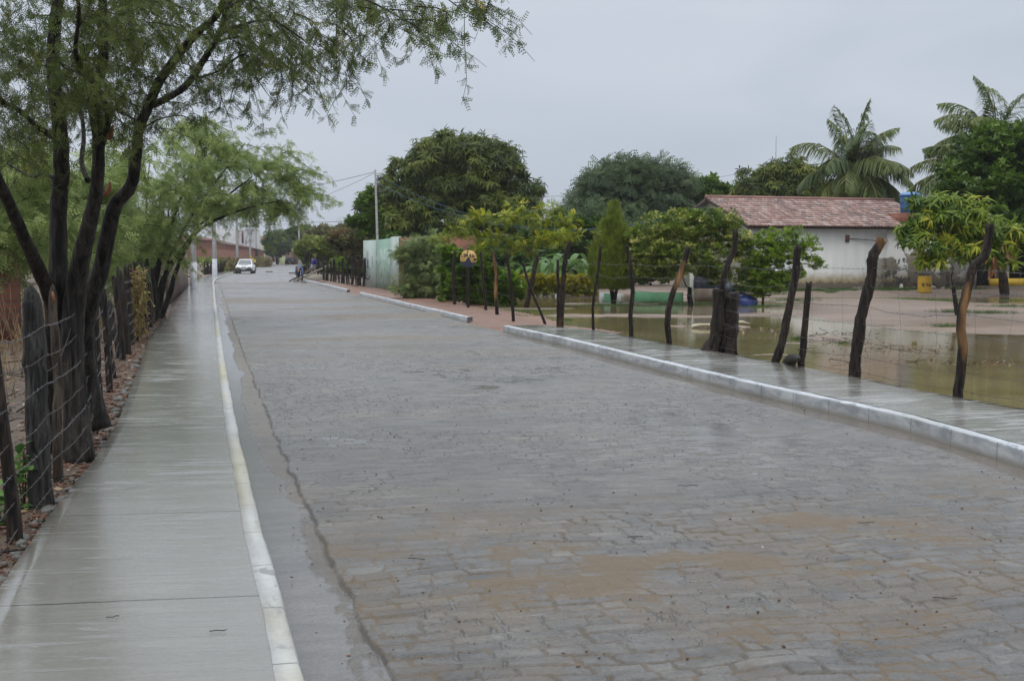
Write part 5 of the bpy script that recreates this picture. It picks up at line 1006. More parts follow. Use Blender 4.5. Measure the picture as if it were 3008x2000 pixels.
# ---- right fence (yard side of the footpath)
RP = [  # points from the top down (px,py), base distance from the footpath edge, width px, material, label
    ([(1300, 746), (1298, 800), (1300, 886)], 10, 'stake', 'pale brown post left of the speed hump sign'), ([(1337, 737), (1332, 820), (1336, 896)], 10, 'post', 'dark post next to the speed hump sign'),
    ([(1412, 740), (1420, 830), (1427, 912)], 8, 'post', 'thin post right of the sign'), ([(1447, 738), (1457, 800), (1456, 860), (1460, 924)], 11, 'post_tan', 'brown knotty post, second right of the sign'),
    ([(1487, 742), (1500, 830), (1508, 945)], 10, 'post', 'dark post leaning right beside the driveway gap'), ([(1535, 770), (1556, 840), (1600, 948)], 8, 'post', 'slanting brace pole below the poinciana'),
    ([(1674, 712), (1660, 760), (1652, 860), (1648, 951)], 15, 'post_tan', 'stout post curving right at its top, first of the footpath'), ([(1638, 762), (1639, 860), (1639, 951)], 9, 'post_tan', 'thin pole against the stout curved post'),
    ([(1765, 719), (1757, 800), (1742, 900), (1743, 968)], 9, 'post', 'thin crooked post with a knobbly foot'), ([(1841, 722), (1852, 780), (1859, 850), (1853, 920), (1855, 989)], 14, 'post', 'grey post bulging at mid height'),
    ([(2022, 729), (2000, 800), (1970, 880), (1961, 940), (1965, 1011)], 19, 'post_tan', 'bent post with a long tan split down its front'), ([(2160, 674), (2158, 728), (2128, 805), (2115, 900), (2108, 960), (2103, 1030)], 17, 'post_tan', 'tall bent post standing in front of the stump'),
    ([(2344, 723), (2334, 823), (2312, 935), (2296, 1010), (2278, 1066)], 24, 'post', 'dark leaning post with a chipped tip'), ([(2376, 830), (2366, 935), (2353, 1075)], 21, 'post', 'short dark post beside the leaning one'),
    ([(2590, 706), (2565, 756), (2558, 823), (2533, 920), (2518, 1030), (2510, 1106)], 33, 'post_tan', 'thick bent post with a broken flat top'), ([(2908, 662), (2895, 743), (2860, 782), (2848, 823), (2822, 936), (2826, 1040), (2811, 1166)], 29, 'post_tan', 'tall reddish post with a double bend at the right edge')]
rf = empty('wire_fence', G(1648, 951, .0), 'row of crooked posts with barbed wire along the right footpath and flooded yard', 'fence')
rposts = []
for i, (pp, wd, mt, lb) in enumerate(RP):
    bx, by = pp[-1]; B = G(bx, by, .14 if bx > 1610 else .05); Yb = B[1] + (.10 if bx > 1610 else 0); pts = [P(x, y, Yb) for x, y in pp[:-1]] + [P(bx, by, Yb)]; low = pts[-1].copy(); low[2] = -.15; pts = (pts + [low])[::-1]; r = wd / 2 * Yb / F
    post_mesh(pts, np.linspace(r * 1.08, r * .86, len(pts)), 'post', mt, rf, lb, 120 + i, 12); rposts.append(np.array(pts[1:]))
def on_post(k, z): p = rposts[k]; return np.array([np.interp(z, p[:, 2], p[:, 0]), np.interp(z, p[:, 2], p[:, 1]) - .05, z])
endR = np.array([6.4, 11.0, 0])
for k, z in enumerate((.22, .42, .62, .84, 1.08, 1.34, 1.58)):
    pts = [on_post(j, min(z, rposts[j][-1, 2] - .04)) for j in (6, 8, 9, 10, 11, 12, 14, 15)]; pts.append(np.array([6.6, 9.3, z + .02])); barbed(pts, 'barbed_wire', rf, wire_bright if k in (5, 6, 3) else wire_m, .0024, .14, .035 + .02 * (k % 3), 200 + k)
for k, z in enumerate((.35, .7, 1.1, 1.45)): barbed([on_post(j, min(z, rposts[j][-1, 2] - .04)) for j in (0, 1, 2, 3, 4)], 'barbed_wire', rf, wire_m, .003, 0, .03, 240 + k)
mb_v = []
for k in range(17):
    f = (k + .5) / 17; a = on_post(10, .2) * (1 - f) + np.array([5.9, 10.6, .2]) * f; barbed([a + (0, .03, -.2), a + (rng.normal(0, .03), .03, .7), a + (rng.normal(0, .04), .03, 1.4)], 'stay_wire', rf, wire_m, .0012, 0, 0, 300 + k)
# two broken trunks standing against the tall bent post
root = empty('tree_stump', G(2130, 1038, .1), 'black broken double stump behind the tall bent fence post', 'stump'); Yb = G(2130, 1036, .12)[1] + .22
post_mesh([P(2078, 1052, Yb), P(2100, 1000, Yb), P(2112, 940, Yb), P(2113, 850, Yb)], [.17, .13, .12, .11], 'stump', 'post', root, 'left half of the stump', 401, 14)
post_mesh([P(2140, 1062, Yb), P(2140, 1000, Yb), P(2146, 940, Yb), P(2148, 858, Yb)], [.15, .14, .13, .12], 'stump', 'post', root, 'right half with a slanting top', 402, 14)
s2 = MB(); [s2.tube([P(x, 1045, Yb - .1), P(x + dx, 985 + 10 * (i % 3), Yb - .12)], [.04, .012], 6) for i, (x, dx) in enumerate(((2085, 10), (2120, 6), (2160, -2), (2150, 14), (2096, 8)))]; s2.build('bark_flare', M['post'], root)
root = post_mesh([G(2318, 1068, .02), G(2322, 1060, .16), G(2338, 1050, .3), G(2345, 1055, .33)], [.11, .10, .05, .02], 'root_stub', 'bark_dark', None, None, 410, 10); tag(root, 'black root stub between the leaning post and its short neighbour', 'stump')
# ---- palisade fence beyond the green wall
pf = empty('palisade_fence', G(1000, 838, 0), 'old picket-like fence of dark uneven posts left of the green wall', 'fence')
pxs = [893, 900, 906, 913, 920, 934, 942, 950, 958, 963, 972, 980, 986, 996, 1004, 1011, 1020, 1027, 1033, 1046, 1053, 1060, 1067]
for i, px in enumerate(pxs):
    f = (px - 890) / 180; by = 814 + 30 * f; Y = P(px, by, 1)[1]; B = G(px, by, .05); Y = B[1]; hgt = (68 + 16 * f) * (.70 + .45 * hsh(i, 3, 5)); wd = (4.2 + 2.2 * f) * (.6 + .9 * float(hsh(i, 9, 6)))
    T = P(px + rng.normal(0, 3), by - hgt, Y); post_mesh([B - (0, 0, .1), (B + T) / 2 + (rng.normal(0, .03), 0, 0), T], wd / 2 * Y / F, 'post', 'post', pf, None, 500 + i, 7)
for z in (.5, 1.0): MB().tube([G(893, 814.5, .05) + (0, -.05, z), G(1067, 843.5, .05) + (0, -.05, z)], .012, 4).build('wire', wire_m, pf)
# burnt palisade on the far left beside the painted poles
bf = empty('palisade_fence', G(640, 805, .05), 'burnt dark post fence beside rubble on the far left', 'fence')
for i in range(34):
    f = i / 33; px = 602 + 90 * f; by = 808 - 14 * f; B = G(px, by, .05); hgt = 30 * (.7 + .6 * float(hsh(i, 1, 8))) * (1.1 - .3 * f); T = P(px + rng.normal(0, 2), by - hgt, B[1]); post_mesh([B, (B + T) / 2, T], (3.4 * (.6 + .7 * float(hsh(i, 2, 8)))) / 2 * B[1] / F, 'post', 'post', bf, None, 600 + i, 6)
pf2 = G(575, 822, .05); n = 260; rs = np.random.default_rng(8); q = rs.random(n); p = pf2 + (G(622, 800, .05) - pf2) * q[:, None] + np.stack([-.2 - 2.4 * rs.random(n), rs.normal(0, 1, n), .9 * rs.random(n) ** 2], -1)
rocks('rubble_heap', p, .08 + .20 * rs.random(n), plain('pale_rubble', (.50, .46, .40), (.20, .15, .11), .8, 1.5, kind='Position'), 'heap of pale rubble behind the two nearest painted poles', 'rubble', seed=9)
for (lab, x0, x1, py, Y, nn, mt) in (('low dry brown scrub in front of the long brick shed', 600, 700, 790, 135, 120, 'reddish'), ('tall dry scrub beside the road behind the yellow raincoat', 745, 785, 765, 190, 70, 'reddish'), ('green scrub at the foot of the brick shed', 560, 640, 780, 125, 60, 'olive')):
    q = rng.random(nn * 40); c = P(x0, py, Y) + (P(x1, py, Y) - P(x0, py, Y)) * q[:, None]; c[:, 1] += rng.normal(0, 2, len(q)); c[:, 2] = .1 + 1.3 * rng.random(len(q)) ** 1.3 * (.6 + .5 * np.sin(q * 17) ** 2); leaf_mesh('scrub', [scatter(TUFT4, c, unit(rng.normal(size=c.shape)), unit(rng.normal(size=c.shape)), .22)], M[mt], None); o = [x for x in bpy.data.objects if x.name.startswith('scrub') and 'label' not in x][0]; tag(o, lab, 'scrub', kind='stuff')

# ================================================================== WALLS
def brickmat(name, c1, c2, mortar_c, sx, sz, rough=.8, plaster=None, axis='X'):
    t = NT(name); v = t.n('ShaderNodeTexCoord').outputs['Object']; s_ = t.n('ShaderNodeSeparateXYZ'); t.l(v, s_.inputs[0]); cmb = t.n('ShaderNodeCombineXYZ'); t.l(s_.outputs[axis], cmb.inputs[0]); t.l(s_.outputs['Z'], cmb.inputs[1])
    b = t.n('ShaderNodeTexBrick'); b.inputs['Scale'].default_value = 1; b.inputs['Brick Width'].default_value = sx; b.inputs['Row Height'].default_value = sz; b.inputs['Mortar Size'].default_value = .012; b.inputs['Mortar Smooth'].default_value = .3; b.inputs['Bias'].default_value = 0
    for k, c in (('Color1', c1), ('Color2', c2), ('Mortar', mortar_c)): b.inputs[k].default_value = (*c, 1)
    t.l(cmb.outputs[0], b.inputs['Vector']); nf = t.noise(v, 1.2, 5); c = t.mix(.8, b.outputs['Color'], t.ramp(nf, [(.3, .6), (.7, 1.15)]), 'MULTIPLY')
    t.set(Base_Color=c, Roughness=rough); t.bump(b.outputs['Fac'], -.3, .02); return t.m
M['brick'] = brickmat('red_brick', (.29, .095, .05), (.18, .06, .036), (.16, .12, .10), .22, .10)
M['brick_pale'] = brickmat('weathered_pink_brick', (.235, .155, .135), (.165, .11, .10), (.19, .17, .16), .24, .13, axis='Y')
def wall_box(p0, p1, th, h, name, mat, parent, z0=-.15, label=None):
    p0 = np.array(p0[:2]); p1 = np.array(p1[:2]); d = (p1 - p0) / np.linalg.norm(p1 - p0); n = np.array([-d[1], d[0]]) * th; q = [p0, p1, p1 + n, p0 + n]; m = MB(); h0, h1 = (h, h) if np.isscalar(h) else h
    hh = [h0, h1, h1, h0]; m.add([(*a, z0) for a in q] + [(*a, b) for a, b in zip(q, hh)], [(0, 3, 2, 1), (4, 5, 6, 7), (0, 1, 5, 4), (1, 2, 6, 5), (2, 3, 7, 6), (3, 0, 4, 7)]); return m.build(name, mat, parent, label=label)
# green painted wall, with a pillar at each end
GA = P(1072, 845, 68); GB = P(1106, 849, 65.5); GC = P(1152, 857, 60); GD = P(1169, 861, 58); gz = 2.56
t = NT('peeling_green_paint'); v = t.coord('Object'); a = t.noise(v, 1.7, 3, .5, 1.2); b = t.noise(v, 9, 4)
msk = t.ramp(a, [(.50, 0), (.53, 1)]); s_ = t.n('ShaderNodeSeparateXYZ'); t.l(t.n('ShaderNodeTexCoord').outputs['Object'], s_.inputs[0]); tb = t.ramp(t.math('DIVIDE', s_.outputs['Z'], 3.0), [(.0, 1), (.10, 1), (.13, 0), (.66, 0), (.72, 1)])
c = t.mix(t.math('MAXIMUM', msk, tb), (.40, .50, .44), (.24, .38, .30)); dirt = t.ramp(t.math('DIVIDE', s_.outputs['Z'], 3.0), [(.0, 1), (.10, 0)]); c = t.mix(t.math('MULTIPLY', dirt, .35), c, (.26, .19, .09)); c = t.mix(.4, c, t.ramp(b, [(.3, .8), (.7, 1.1)]), 'MULTIPLY'); t.set(Base_Color=c, Roughness=.75); M['green_peel'] = t.m
M['green_pale'] = plain('pale_green_paint', (.43, .50, .47), (.36, .45, .41), .75, 3)
gw = empty('green_wall', (GA[0], GA[1], 0), 'pale green peeling wall painted with a black plant emblem', 'wall')
dv = unit(GD - GA)[:2]; nv = np.array([dv[1], -dv[0]]) * .05
wall_box(GA[:2] + nv * 1.5, GB[:2] + nv * 1.5, .24, gz - .02, 'pillar', M['green_pale'], gw, label='wide left pillar with the emblem'); wall_box(GB, GC, .14, (gz - .02, gz), 'panel', M['green_peel'], gw, label='recessed panel with peeling darker green'); wall_box(GC[:2] + nv * 1.5, GD[:2] + nv * 1.5, .24, gz + .05, 'pillar', M['green_pale'], gw, label='narrow right pillar')
PAINT = plain('black_wall_paint', (.035, .045, .05), (.07, .085, .09), .6, 8)
def strokes(name, lines, A, U, W_, mat, parent, width, off):
    """flat painted strokes on a wall: A origin, U unit vector along the wall, W_ up; lines of (u,v) points"""
    m = MB(); nrm = unit(np.cross(U, W_)) * off
    for ln in lines:
        wd = width
        if isinstance(ln, tuple) and isinstance(ln[0], (int, float)): wd, ln = ln
        for (a, b) in zip(ln[:-1], ln[1:]):
            a = np.array(a, float); b = np.array(b, float); d = (b - a) / (np.linalg.norm(b - a) + 1e-9); n_ = np.array([-d[1], d[0]]) * wd / 2; a = a - d * wd * .3; b = b + d * wd * .3
            q = [a - n_, b - n_, b + n_, a + n_]; m.add([tuple(A + U * x + W_ * y + nrm) for x, y in q], [(0, 1, 2, 3)])
    return m.build(name, mat, parent)
GLY = {'L': [[(0, 1), (0, 0), (.7, 0)]], 'O': [[(.35, 1), (.05, .75), (.05, .25), (.35, 0), (.65, .25), (.65, .75), (.35, 1)]], 'M': [[(0, 0), (.1, 1), (.4, .35), (.7, 1), (.8, 0)]], 'B': [[(0, 0), (0, 1), (.5, .95), (.55, .6), (0, .52), (.6, .42), (.6, .08), (0, 0)]], 'A': [[(0, 0), (.35, 1), (.7, 0)], [(.15, .35), (.55, .35)]],
       'D': [[(0, 0), (0, 1), (.45, .85), (.6, .5), (.45, .12), (0, 0)]], 'E': [[(.6, 1), (0, 1), (0, 0), (.6, 0)], [(0, .5), (.5, .5)]], 'F': [[(.6, 1), (0, 1), (0, 0)], [(0, .5), (.5, .5)]], 'I': [[(.1, 0), (.1, 1)]], 'T': [[(0, 1), (.7, 1)], [(.35, 1), (.35, 0)]], 'C': [[(.6, .9), (.25, 1), (0, .6), (0, .35), (.25, 0), (.6, .1)]], 'S': [[(.6, .9), (.3, 1), (.05, .75), (.55, .3), (.3, 0), (0, .1)]],
       'P': [[(0, 0), (0, 1), (.5, .95), (.55, .6), (0, .5)]], 'U': [[(0, 1), (.05, .15), (.35, 0), (.6, .15), (.6, 1)]], 'N': [[(0, 0), (0, 1), (.6, 0), (.6, 1)]]}
def word(s, x, y, h, adv=.85, slope=0):
    out = []
    for i, ch in enumerate(s):
        for ln in GLY[ch]: out.append([(x + i * h * adv + a * h, y + slope * i + b * h) for a, b in ln])
    return out
U = unit(np.array([*(GB - GA)[:2], 0])); A = np.array([*(GA[:2] + nv * 1.5), 0]); Wd = np.linalg.norm((GB - GA)[:2]); k = Wd / 34.0; hz = 1 / 55.5  # photo pixels on the pillar -> metres
def gp(x, y): return ((x - 1072) * k, 1.75 - (y - 750) / 55.0)
z3 = lambda x, y: gp(1065 + x / 15.68, 730 + y / 15.68)
arc = [z3(200 + 230 * f, 1330 + 70 * math.sin(f * math.pi) - 110 * max(0, f - .75) * 4) for f in np.linspace(0, 1, 9)]
lines = [(.09, [z3(285, 130), z3(290, 340)]), (.07, [z3(345, 150), z3(325, 480), z3(320, 850)]), (.08, [z3(235, 390), z3(290, 560), z3(295, 850)]), (.10, [z3(300, 540), z3(305, 860)]), (.07, [z3(222, 560), z3(235, 860)]), (.08, [z3(350, 500), z3(372, 860)]),
         (.07, [z3(160, 960), z3(185, 880), z3(240, 860), z3(370, 870), z3(410, 960)]), (.10, arc), (.09, [z3(520, 380), z3(535, 600), z3(545, 840)])]
strokes('painted_emblem', lines, A, U, np.array([0, 0, 1.0]), PAINT, gw, .05, .004)
ltr = [[(z3(195 + 34 * i, 1090 - 3 * i)[0] + a * .10, z3(195, 1090)[1] + b * .17) for a, b in ln] for i, ch in enumerate('DETIU') for ln in GLY[ch]] + [[(z3(200 + 50 * i, 1270)[0] + a * .14, z3(195, 1270)[1] + b * .2) for a, b in ln] for i, ch in enumerate('CEAL') for ln in GLY[ch]]
strokes('painted_lettering', ltr, A, U, np.array([0, 0, 1.0]), PAINT, gw, .034, .005)
A2 = np.array([*(GC[:2] + nv * 1.5), 0]); U2 = unit(np.array([*(GD - GC)[:2], 0])); strokes('painted_lettering', word('EI', .12, 1.62, .22, .8) + word('LA', .12, 1.30, .22, .8), A2, U2, np.array([0, 0, 1.0]), plain('faded_wall_paint', (.16, .20, .22), None, .7), gw, .03, .005)
BW1 = P(1172, 861, 57.7); BW2 = P(1390, 875, 52); o = wall_box(BW1, BW2, .15, 2.56, 'brick_wall', M['brick'], None); tag(o, 'bare red brick wall continuing right of the green wall behind bushes', 'wall')
o = wall_box(P(500, 900, 44), P(553, 846, 70), .15, (2.35, 2.3), 'brick_wall', M['brick_pale'], None); tag(o, 'weathered pinkish brick wall running beside the left footpath', 'wall')
o = wall_box(P(-90, 900, 24.2), P(62, 900, 25), .15, 1.85, 'brick_wall', M['brick'], None); tag(o, 'orange red brick wall at the left edge behind the dark tree', 'wall')
o = wall_box(P(1640, 800, 80), P(1760, 800, 80), .15, 2.7, 'brick_wall', brickmat('dark_brick', (.15, .06, .045), (.09, .04, .03), (.10, .08, .07), .3, .14), None); tag(o, 'dark red brick wall glimpsed above the banana plants', 'wall')
# ---- far buildings
def simple_house(name, label, px0, px1, Y0, Y1, h, depth, wmat, roofm=None, pitch=1.0, slope=False, group=None, wins=()):
    a = P(px0, 770, Y0); b = P(px1, 770, Y1); root = empty(name, (a[0], a[1], 0), label, 'building', group); d = unit((b - a) * [1, 1, 0]); n = np.array([-d[1], d[0], 0]); L = np.linalg.norm((b - a)[:2]); a[2] = b[2] = 0
    h0, h1 = (h, h) if np.isscalar(h) else h; c, e_ = b + n * depth, a + n * depth; Z = np.array([0, 0, 1.0]); m = MB(); m.add([tuple(q) for q in (a - Z * .1, b - Z * .1, c - Z * .1, e_ - Z * .1, a + Z * h0, b + Z * h1, c + Z * h1, e_ + Z * h0)], [(0, 1, 5, 4), (1, 2, 6, 5), (2, 3, 7, 6), (3, 0, 4, 7), (4, 5, 6, 7)]); m.build('wall', wmat, root)
    if roofm:
        m = MB(); o_ = .35; r0 = a - d * o_ - n * o_ + Z * (h0 + .02); r1 = b + d * o_ - n * o_ + Z * (h1 + .02); q0 = a - d * o_ + n * (depth + o_) + Z * (h0 + .02); q1 = b + d * o_ + n * (depth + o_) + Z * (h1 + .02); m0 = (r0 + q0) / 2 + Z * pitch; m1 = (r1 + q1) / 2 + Z * pitch; T_ = Z * .12
        m.add([tuple(q) for q in (r0, r1, m1, m0, q0, q1, r0 + T_, r1 + T_, m1 + T_, m0 + T_, q0 + T_, q1 + T_)], [(6, 7, 8, 9), (9, 8, 11, 10), (0, 3, 2, 1), (3, 4, 5, 2), (0, 1, 7, 6), (4, 10, 11, 5), (0, 6, 9, 3), (3, 9, 10, 4), (1, 2, 8, 7), (2, 5, 11, 8)]); m.build('roof', roofm, root)
    for (u, z0, w_, h_, mt, nm) in wins:
        m = MB(); p = a + d * u - n * .03; m.add([tuple(p + d * x + Z * z - n * y) for x, y, z in ((0, 0, z0), (w_, 0, z0), (w_, 0, z0 + h_), (0, 0, z0 + h_), (0, .04, z0), (w_, .04, z0), (w_, .04, z0 + h_), (0, .04, z0 + h_))], [(4, 5, 6, 7), (0, 4, 7, 3), (1, 2, 6, 5), (3, 7, 6, 2), (0, 1, 5, 4)]); m.build(nm, mt, root)
    return root
tile_far = plain('far_roof_tiles', (.25, .12, .09), (.13, .08, .07), .7, .6); glass_dark = plain('dark_opening', (.03, .03, .035), None, .3); brick_far = plain('far_brick', (.20, .082, .058), (.125, .055, .045), .85, .5)
# the long shed: its street wall falls towards the road
root = simple_house('brick_shed', 'long red brick shed with a roof edge sloping down to the road, far left', 540, 740, 150, 215, (3.35, 2.85), 14, M['brick'], None)
# gable profile on the shed
a = P(540, 770, 150); b = P(740, 770, 215); d = unit((b - a) * [1, 1, 0]); m = MB(); top = P(618, 708, 172); z = lambda f, hh: tuple(np.array([*(a + (b - a) * f)[:2], hh])); nn_ = np.array([-d[1], d[0], 0])
prof = [(0, 3.35), (.12, 3.7), (.36, 3.75), (.62, 3.3), (1.0, 2.9)]; vs_ = [z(f, h_) for f, h_ in prof]; vb = [z(f, 2.6) for f, h_ in prof]
M['tile_edge'] = plain('tile_edge', (.30, .15, .12), (.16, .09, .08), .7, 1); mm = MB(); w3 = [tuple(np.array(v_) + nn_ * 4 + (0, 0, .9)) for v_ in vs_]; lo = [tuple(np.array(v_) - nn_ * .3 + (0, 0, -.02)) for v_ in vs_]; lo2 = [tuple(np.array(v_) - nn_ * .3 + (0, 0, .22)) for v_ in vs_]
mm.add(lo + lo2 + w3, [(i, i + 1, i + 6, i + 5) for i in range(4)] + [(i + 5, i + 6, i + 11, i + 10) for i in range(4)]); mm.build('roof', M['tile_edge'], root)
m.add([tuple(np.array(v_) - nn_ * .02) for v_ in vb] + [tuple(np.array(v_) - nn_ * .02) for v_ in vs_], [(i, i + 1, i + 6, i + 5) for i in range(4)]); m.build('gable_wall', M['brick'], root)
simple_house('brick_wall_far', 'lower dark brick wall with a tile edge beyond the painted poles', 738, 775, 222, 262, (2.9, 2.6), 6, brick_far, tile_far, .5)
root = simple_house('white_house', 'white and grey two-storey house with a flat pale roof above the brick shed', 705, 766, 275, 285, 7.6, 8, plain('pale_render', (.50, .52, .54), (.38, .38, .38), .8, .5), None, wins=((.9, 4.4, .9, 2.6, brick_far, 'brick_panel'), (2.6, 4.2, .8, 2.9, plain('white_column', (.62, .64, .68), None, .7), 'white_strip')))
m = MB(); a = P(708, 770, 280); m.box(a[0], a[0] + 3.2, 278, 284, 8.0, 8.9); m.build('water_tank_block', plain('white_block', (.55, .57, .60), None, .7), root)
simple_house('yellow_house', 'pale yellow house between two thin poles in the distance', 762, 776, 300, 300, 5.4, 6, plain('pale_yellow_wall', (.48, .45, .30), (.38, .35, .24), .8, .5), tile_far, .8)
simple_house('grey_house', 'grey roofed far house behind the crossarm poles', 776, 802, 330, 330, 5.2, 7, plain('grey_wall', (.33, .32, .31), None, .8, .5), plain('grey_tiles', (.20, .18, .18), None, .8), .9)
simple_house('pink_house', 'small salmon pink house at the road bend', 799, 815, 330, 330, 3.3, 6, plain('pink_wall', (.42, .24, .20), (.34, .18, .15), .8, .5), tile_far, .9, wins=((.2, 0, .5, 2.2, glass_dark, 'door'),))
simple_house('green_house', 'small house with a light green front beside the dark car', 821, 838, 255, 250, 3.0, 5, plain('lime_wall', (.46, .52, .30), (.38, .44, .25), .8, .5), tile_far, .7, wins=((.28, 1.15, .55, 1.3, plain('grey_shutter', (.16, .17, .14), None, .6), 'window'),))
simple_house('brick_house', 'bare brick house with a sloping tile roof behind the dark car', 838.5, 868, 249, 243, 3.1, 6, plain('brown_brick', (.24, .14, .105), (.17, .10, .08), .85, .6), tile_far, .9)
root = empty('water_tower', (P(838, 770, 300)[0], 300, 0), 'old concrete water tower above the far tree tops', 'water tower'); m = MB(); X0 = P(838, 770, 300)[0]
for dx, dy in ((-1.2, -1), (1.2, -1), (-1.2, 1), (1.2, 1)): MB().box(X0 + dx - .25, X0 + dx + .25, 300 + dy - .25, 300 + dy + .25, 0, 6.3).build('leg', plain('old_concrete', (.22, .20, .18), (.13, .12, .11), .9, 1) if 'old_concrete' not in bpy.data.materials else bpy.data.materials['old_concrete'], root)
MB().box(X0 - 1.6, X0 + 1.6, 298.6, 301.4, 6.2, 7.6, .15).build('tank', bpy.data.materials['old_concrete'], root)
# scrubby far ridge of trees closing the horizon, out to both sides
n = 26000; a = rng.random(n); X = -330 + 760 * a; Yb = 420 + 90 * np.sin(a * 9) + rng.normal(0, 8, n); hgt = (4 + 4 * fbm(X * .035, X * 0 + 3, 4, 160) * 1.6); hgt = np.where(X < 0, hgt * .75, hgt)
p = np.stack([X, Yb, hgt * rng.random(n) ** .7], -1); leaf_mesh('distant_trees', [scatter(TUFT4, p, unit(rng.normal(size=(n, 3))), unit(rng.normal(size=(n, 3))), 2.2, np.clip(fbm(X * .05, X * 0 + 8, 3, 170), 0, 1))], M['mesquite_far'], None); tag(bpy.data.objects['distant_trees'], 'distant line of trees on the horizon', 'trees', kind='stuff')
# ================================================================== POLES AND CABLES
conc = plain('pole_concrete', (.30, .30, .29), (.20, .20, .20), .7, 6, kind='Object'); lime = plain('limewash', (.60, .62, .66), (.46, .48, .52), .7, 3); dark_metal = plain('dark_metal', (.05, .05, .055), None, .5); cable_m = plain('black_cable', (.03, .03, .035), None, .5); cable_b = plain('blue_cable', (.02, .085, .15), (.015, .06, .11), .4)
def pole(px, Y, h, w0, label, painted=1.45, arm=None, z0=.05, lean=0, insul=False, trafo=False, group='concrete power poles along the road'):
    X = P(px, 750, Y)[0]; root = empty('power_pole', (X, Y, z0), label, 'power pole', group); w1 = w0 * .62; m = MB()
    def sec(z, w): x = X + lean * z; return [(x - w / 2, Y - w * .42, z), (x + w / 2, Y - w * .42, z), (x + w / 2, Y + w * .42, z), (x - w / 2, Y + w * .42, z)]
    m.add(sec(z0 - .3, w0) + sec(h, w1), [(0, 1, 5, 4), (1, 2, 6, 5), (2, 3, 7, 6), (3, 0, 4, 7), (4, 5, 6, 7)]); m.build('shaft', conc, root)
    if painted:
        m = MB(); e_ = .012; wa = w0 + e_ * 2; wb = w0 + (w1 - w0) * painted / h + e_ * 2; m.add(sec(z0, wa) + sec(painted, wb), [(0, 1, 5, 4), (1, 2, 6, 5), (2, 3, 7, 6), (3, 0, 4, 7), (4, 5, 6, 7)]); m.build('limewash_band', lime, root)
    if arm:
        x0, x1, za = arm; xa = X + lean * za; MB().box(xa + x0, xa + x1, Y - .22, Y - .10, za - .09, za + .09).build('crossarm', conc, root)
        for x in (x0 + .15, (x0 + x1) / 2, x1 - .15): MB().lathe([(.05, 0), (.07, .06), (.04, .12), (.06, .18), (.02, .26)], 8, (xa + x, Y - .16, za + .09)).build('insulator', dark_metal, root)
        MB().tube([(xa + x1 * .65, Y - .16, za - .1), (xa, Y - .16, za - 1.0)], .035, 5).build('brace', conc, root)
    if insul:
        for k in range(3): MB().lathe([(.02, 0), (.09, .03), (.09, .13), (.05, .17)], 8, (X + lean * h + .22, Y, h - .55 - .35 * k)).build('insulator', dark_metal, root)
        MB().box(X + lean * h + .1, X + lean * h + .16, Y - .03, Y + .03, h - 1.4, h - .3).build('bracket', dark_metal, root)
    if trafo: MB().lathe([(.25, 0), (.32, .05), (.32, 1.1), (.26, 1.2), (.1, 1.25)], 14, (X, Y - .5, 1.6)).build('meter_drum', dark_metal, root)
    return np.array([X + lean * h, Y, h])
tA = pole(568, 61.8, 8.2, .27, 'nearest painted power pole standing on the left footpath', 1.42, z0=.13); tB = pole(630, 103, 8.6, .34, 'second painted power pole on the left footpath', 1.45, z0=.13)
tC = pole(697, 142, 8.6, .30, 'painted power pole right behind the white car', 1.4); tD = pole(735, 172, 7.9, .24, 'slim power pole with a long crossarm left of the yellow raincoat', 0, (-.1, 2.0, 7.6))
tE = pole(753, 235, 8.6, .34, 'power pole with a dark bulge above its white base', 1.4, (-.1, 2.2, 8.35), trafo=True); tF = pole(783, 330, 9.1, .40, 'far power pole with a double white base left of its twin', 1.6, (-.2, 2.2, 8.9)); tG = pole(792, 305, 9.4, .40, 'far power pole with the highest crossarm in the road bend', 1.6, (-.2, 2.3, 9.15)); tH = pole(702, 275, 7.2, .22, 'small far pole with a one-sided arm above the brick shed', 0, (-.1, 3.3, 7.0))
tRb = pole(1112, 66, 6.19, .15, 'tall thin pole rising behind the green wall', 0, insul=True, lean=-.022, group=None); tR2 = pole(879, 228, 8.45, .36, 'tallest of the three thin poles on the right of the far road', 0, group='thin poles right of the far road'); tR3 = pole(889, 288, 8.4, .40, 'middle one of the three thin poles on the right', 0, insul=True, group='thin poles right of the far road'); tR4 = pole(904, 300, 8.5, .40, 'rightmost of the three thin poles beside the shrubs', 0, insul=True, group='thin poles right of the far road')
def cable(a, b, sag, r, mat, label, n=26):
    a = np.array(a, float); b = np.array(b, float); q = np.linspace(0, 1, n)[:, None]; p = a + (b - a) * q; p[:, 2] -= sag * 4 * (q * (1 - q))[:, 0]; o = MB().tube(p, r, 4).build('power_cable', mat, None); return tag(o, label, 'cable')
cable(tRb - (0, 0, .1), tB + (0, 0, -1.6), .5, .013, cable_m, 'dark cable from the tall thin pole into the left tree, upper one'); cable(tRb - (0, 0, .15), tC + (0, 0, -1.2), 1.1, .011, cable_m, 'thinner dark cable sagging below the upper one left of the thin pole')
cable(P(1085, 646, 105), tE + (0, 0, .2), .5, .022, cable_m, 'dark cable crossing the sky above the far car'); cable(tG + (2, 0, .1), tR2 + (0, 0, -.1), .6, .03, cable_m, 'far cable between the high crossarm and the tallest thin pole'); cable(tR2 + (0, 0, -.1), P(1010, 690, 180), 1.5, .02, cable_m, 'faint cable falling right from the tallest thin pole'); cable(tD + (1.8, 0, 0), tF + (1, 0, 0), .8, .03, cable_m, 'far cable running along the left crossarm poles')
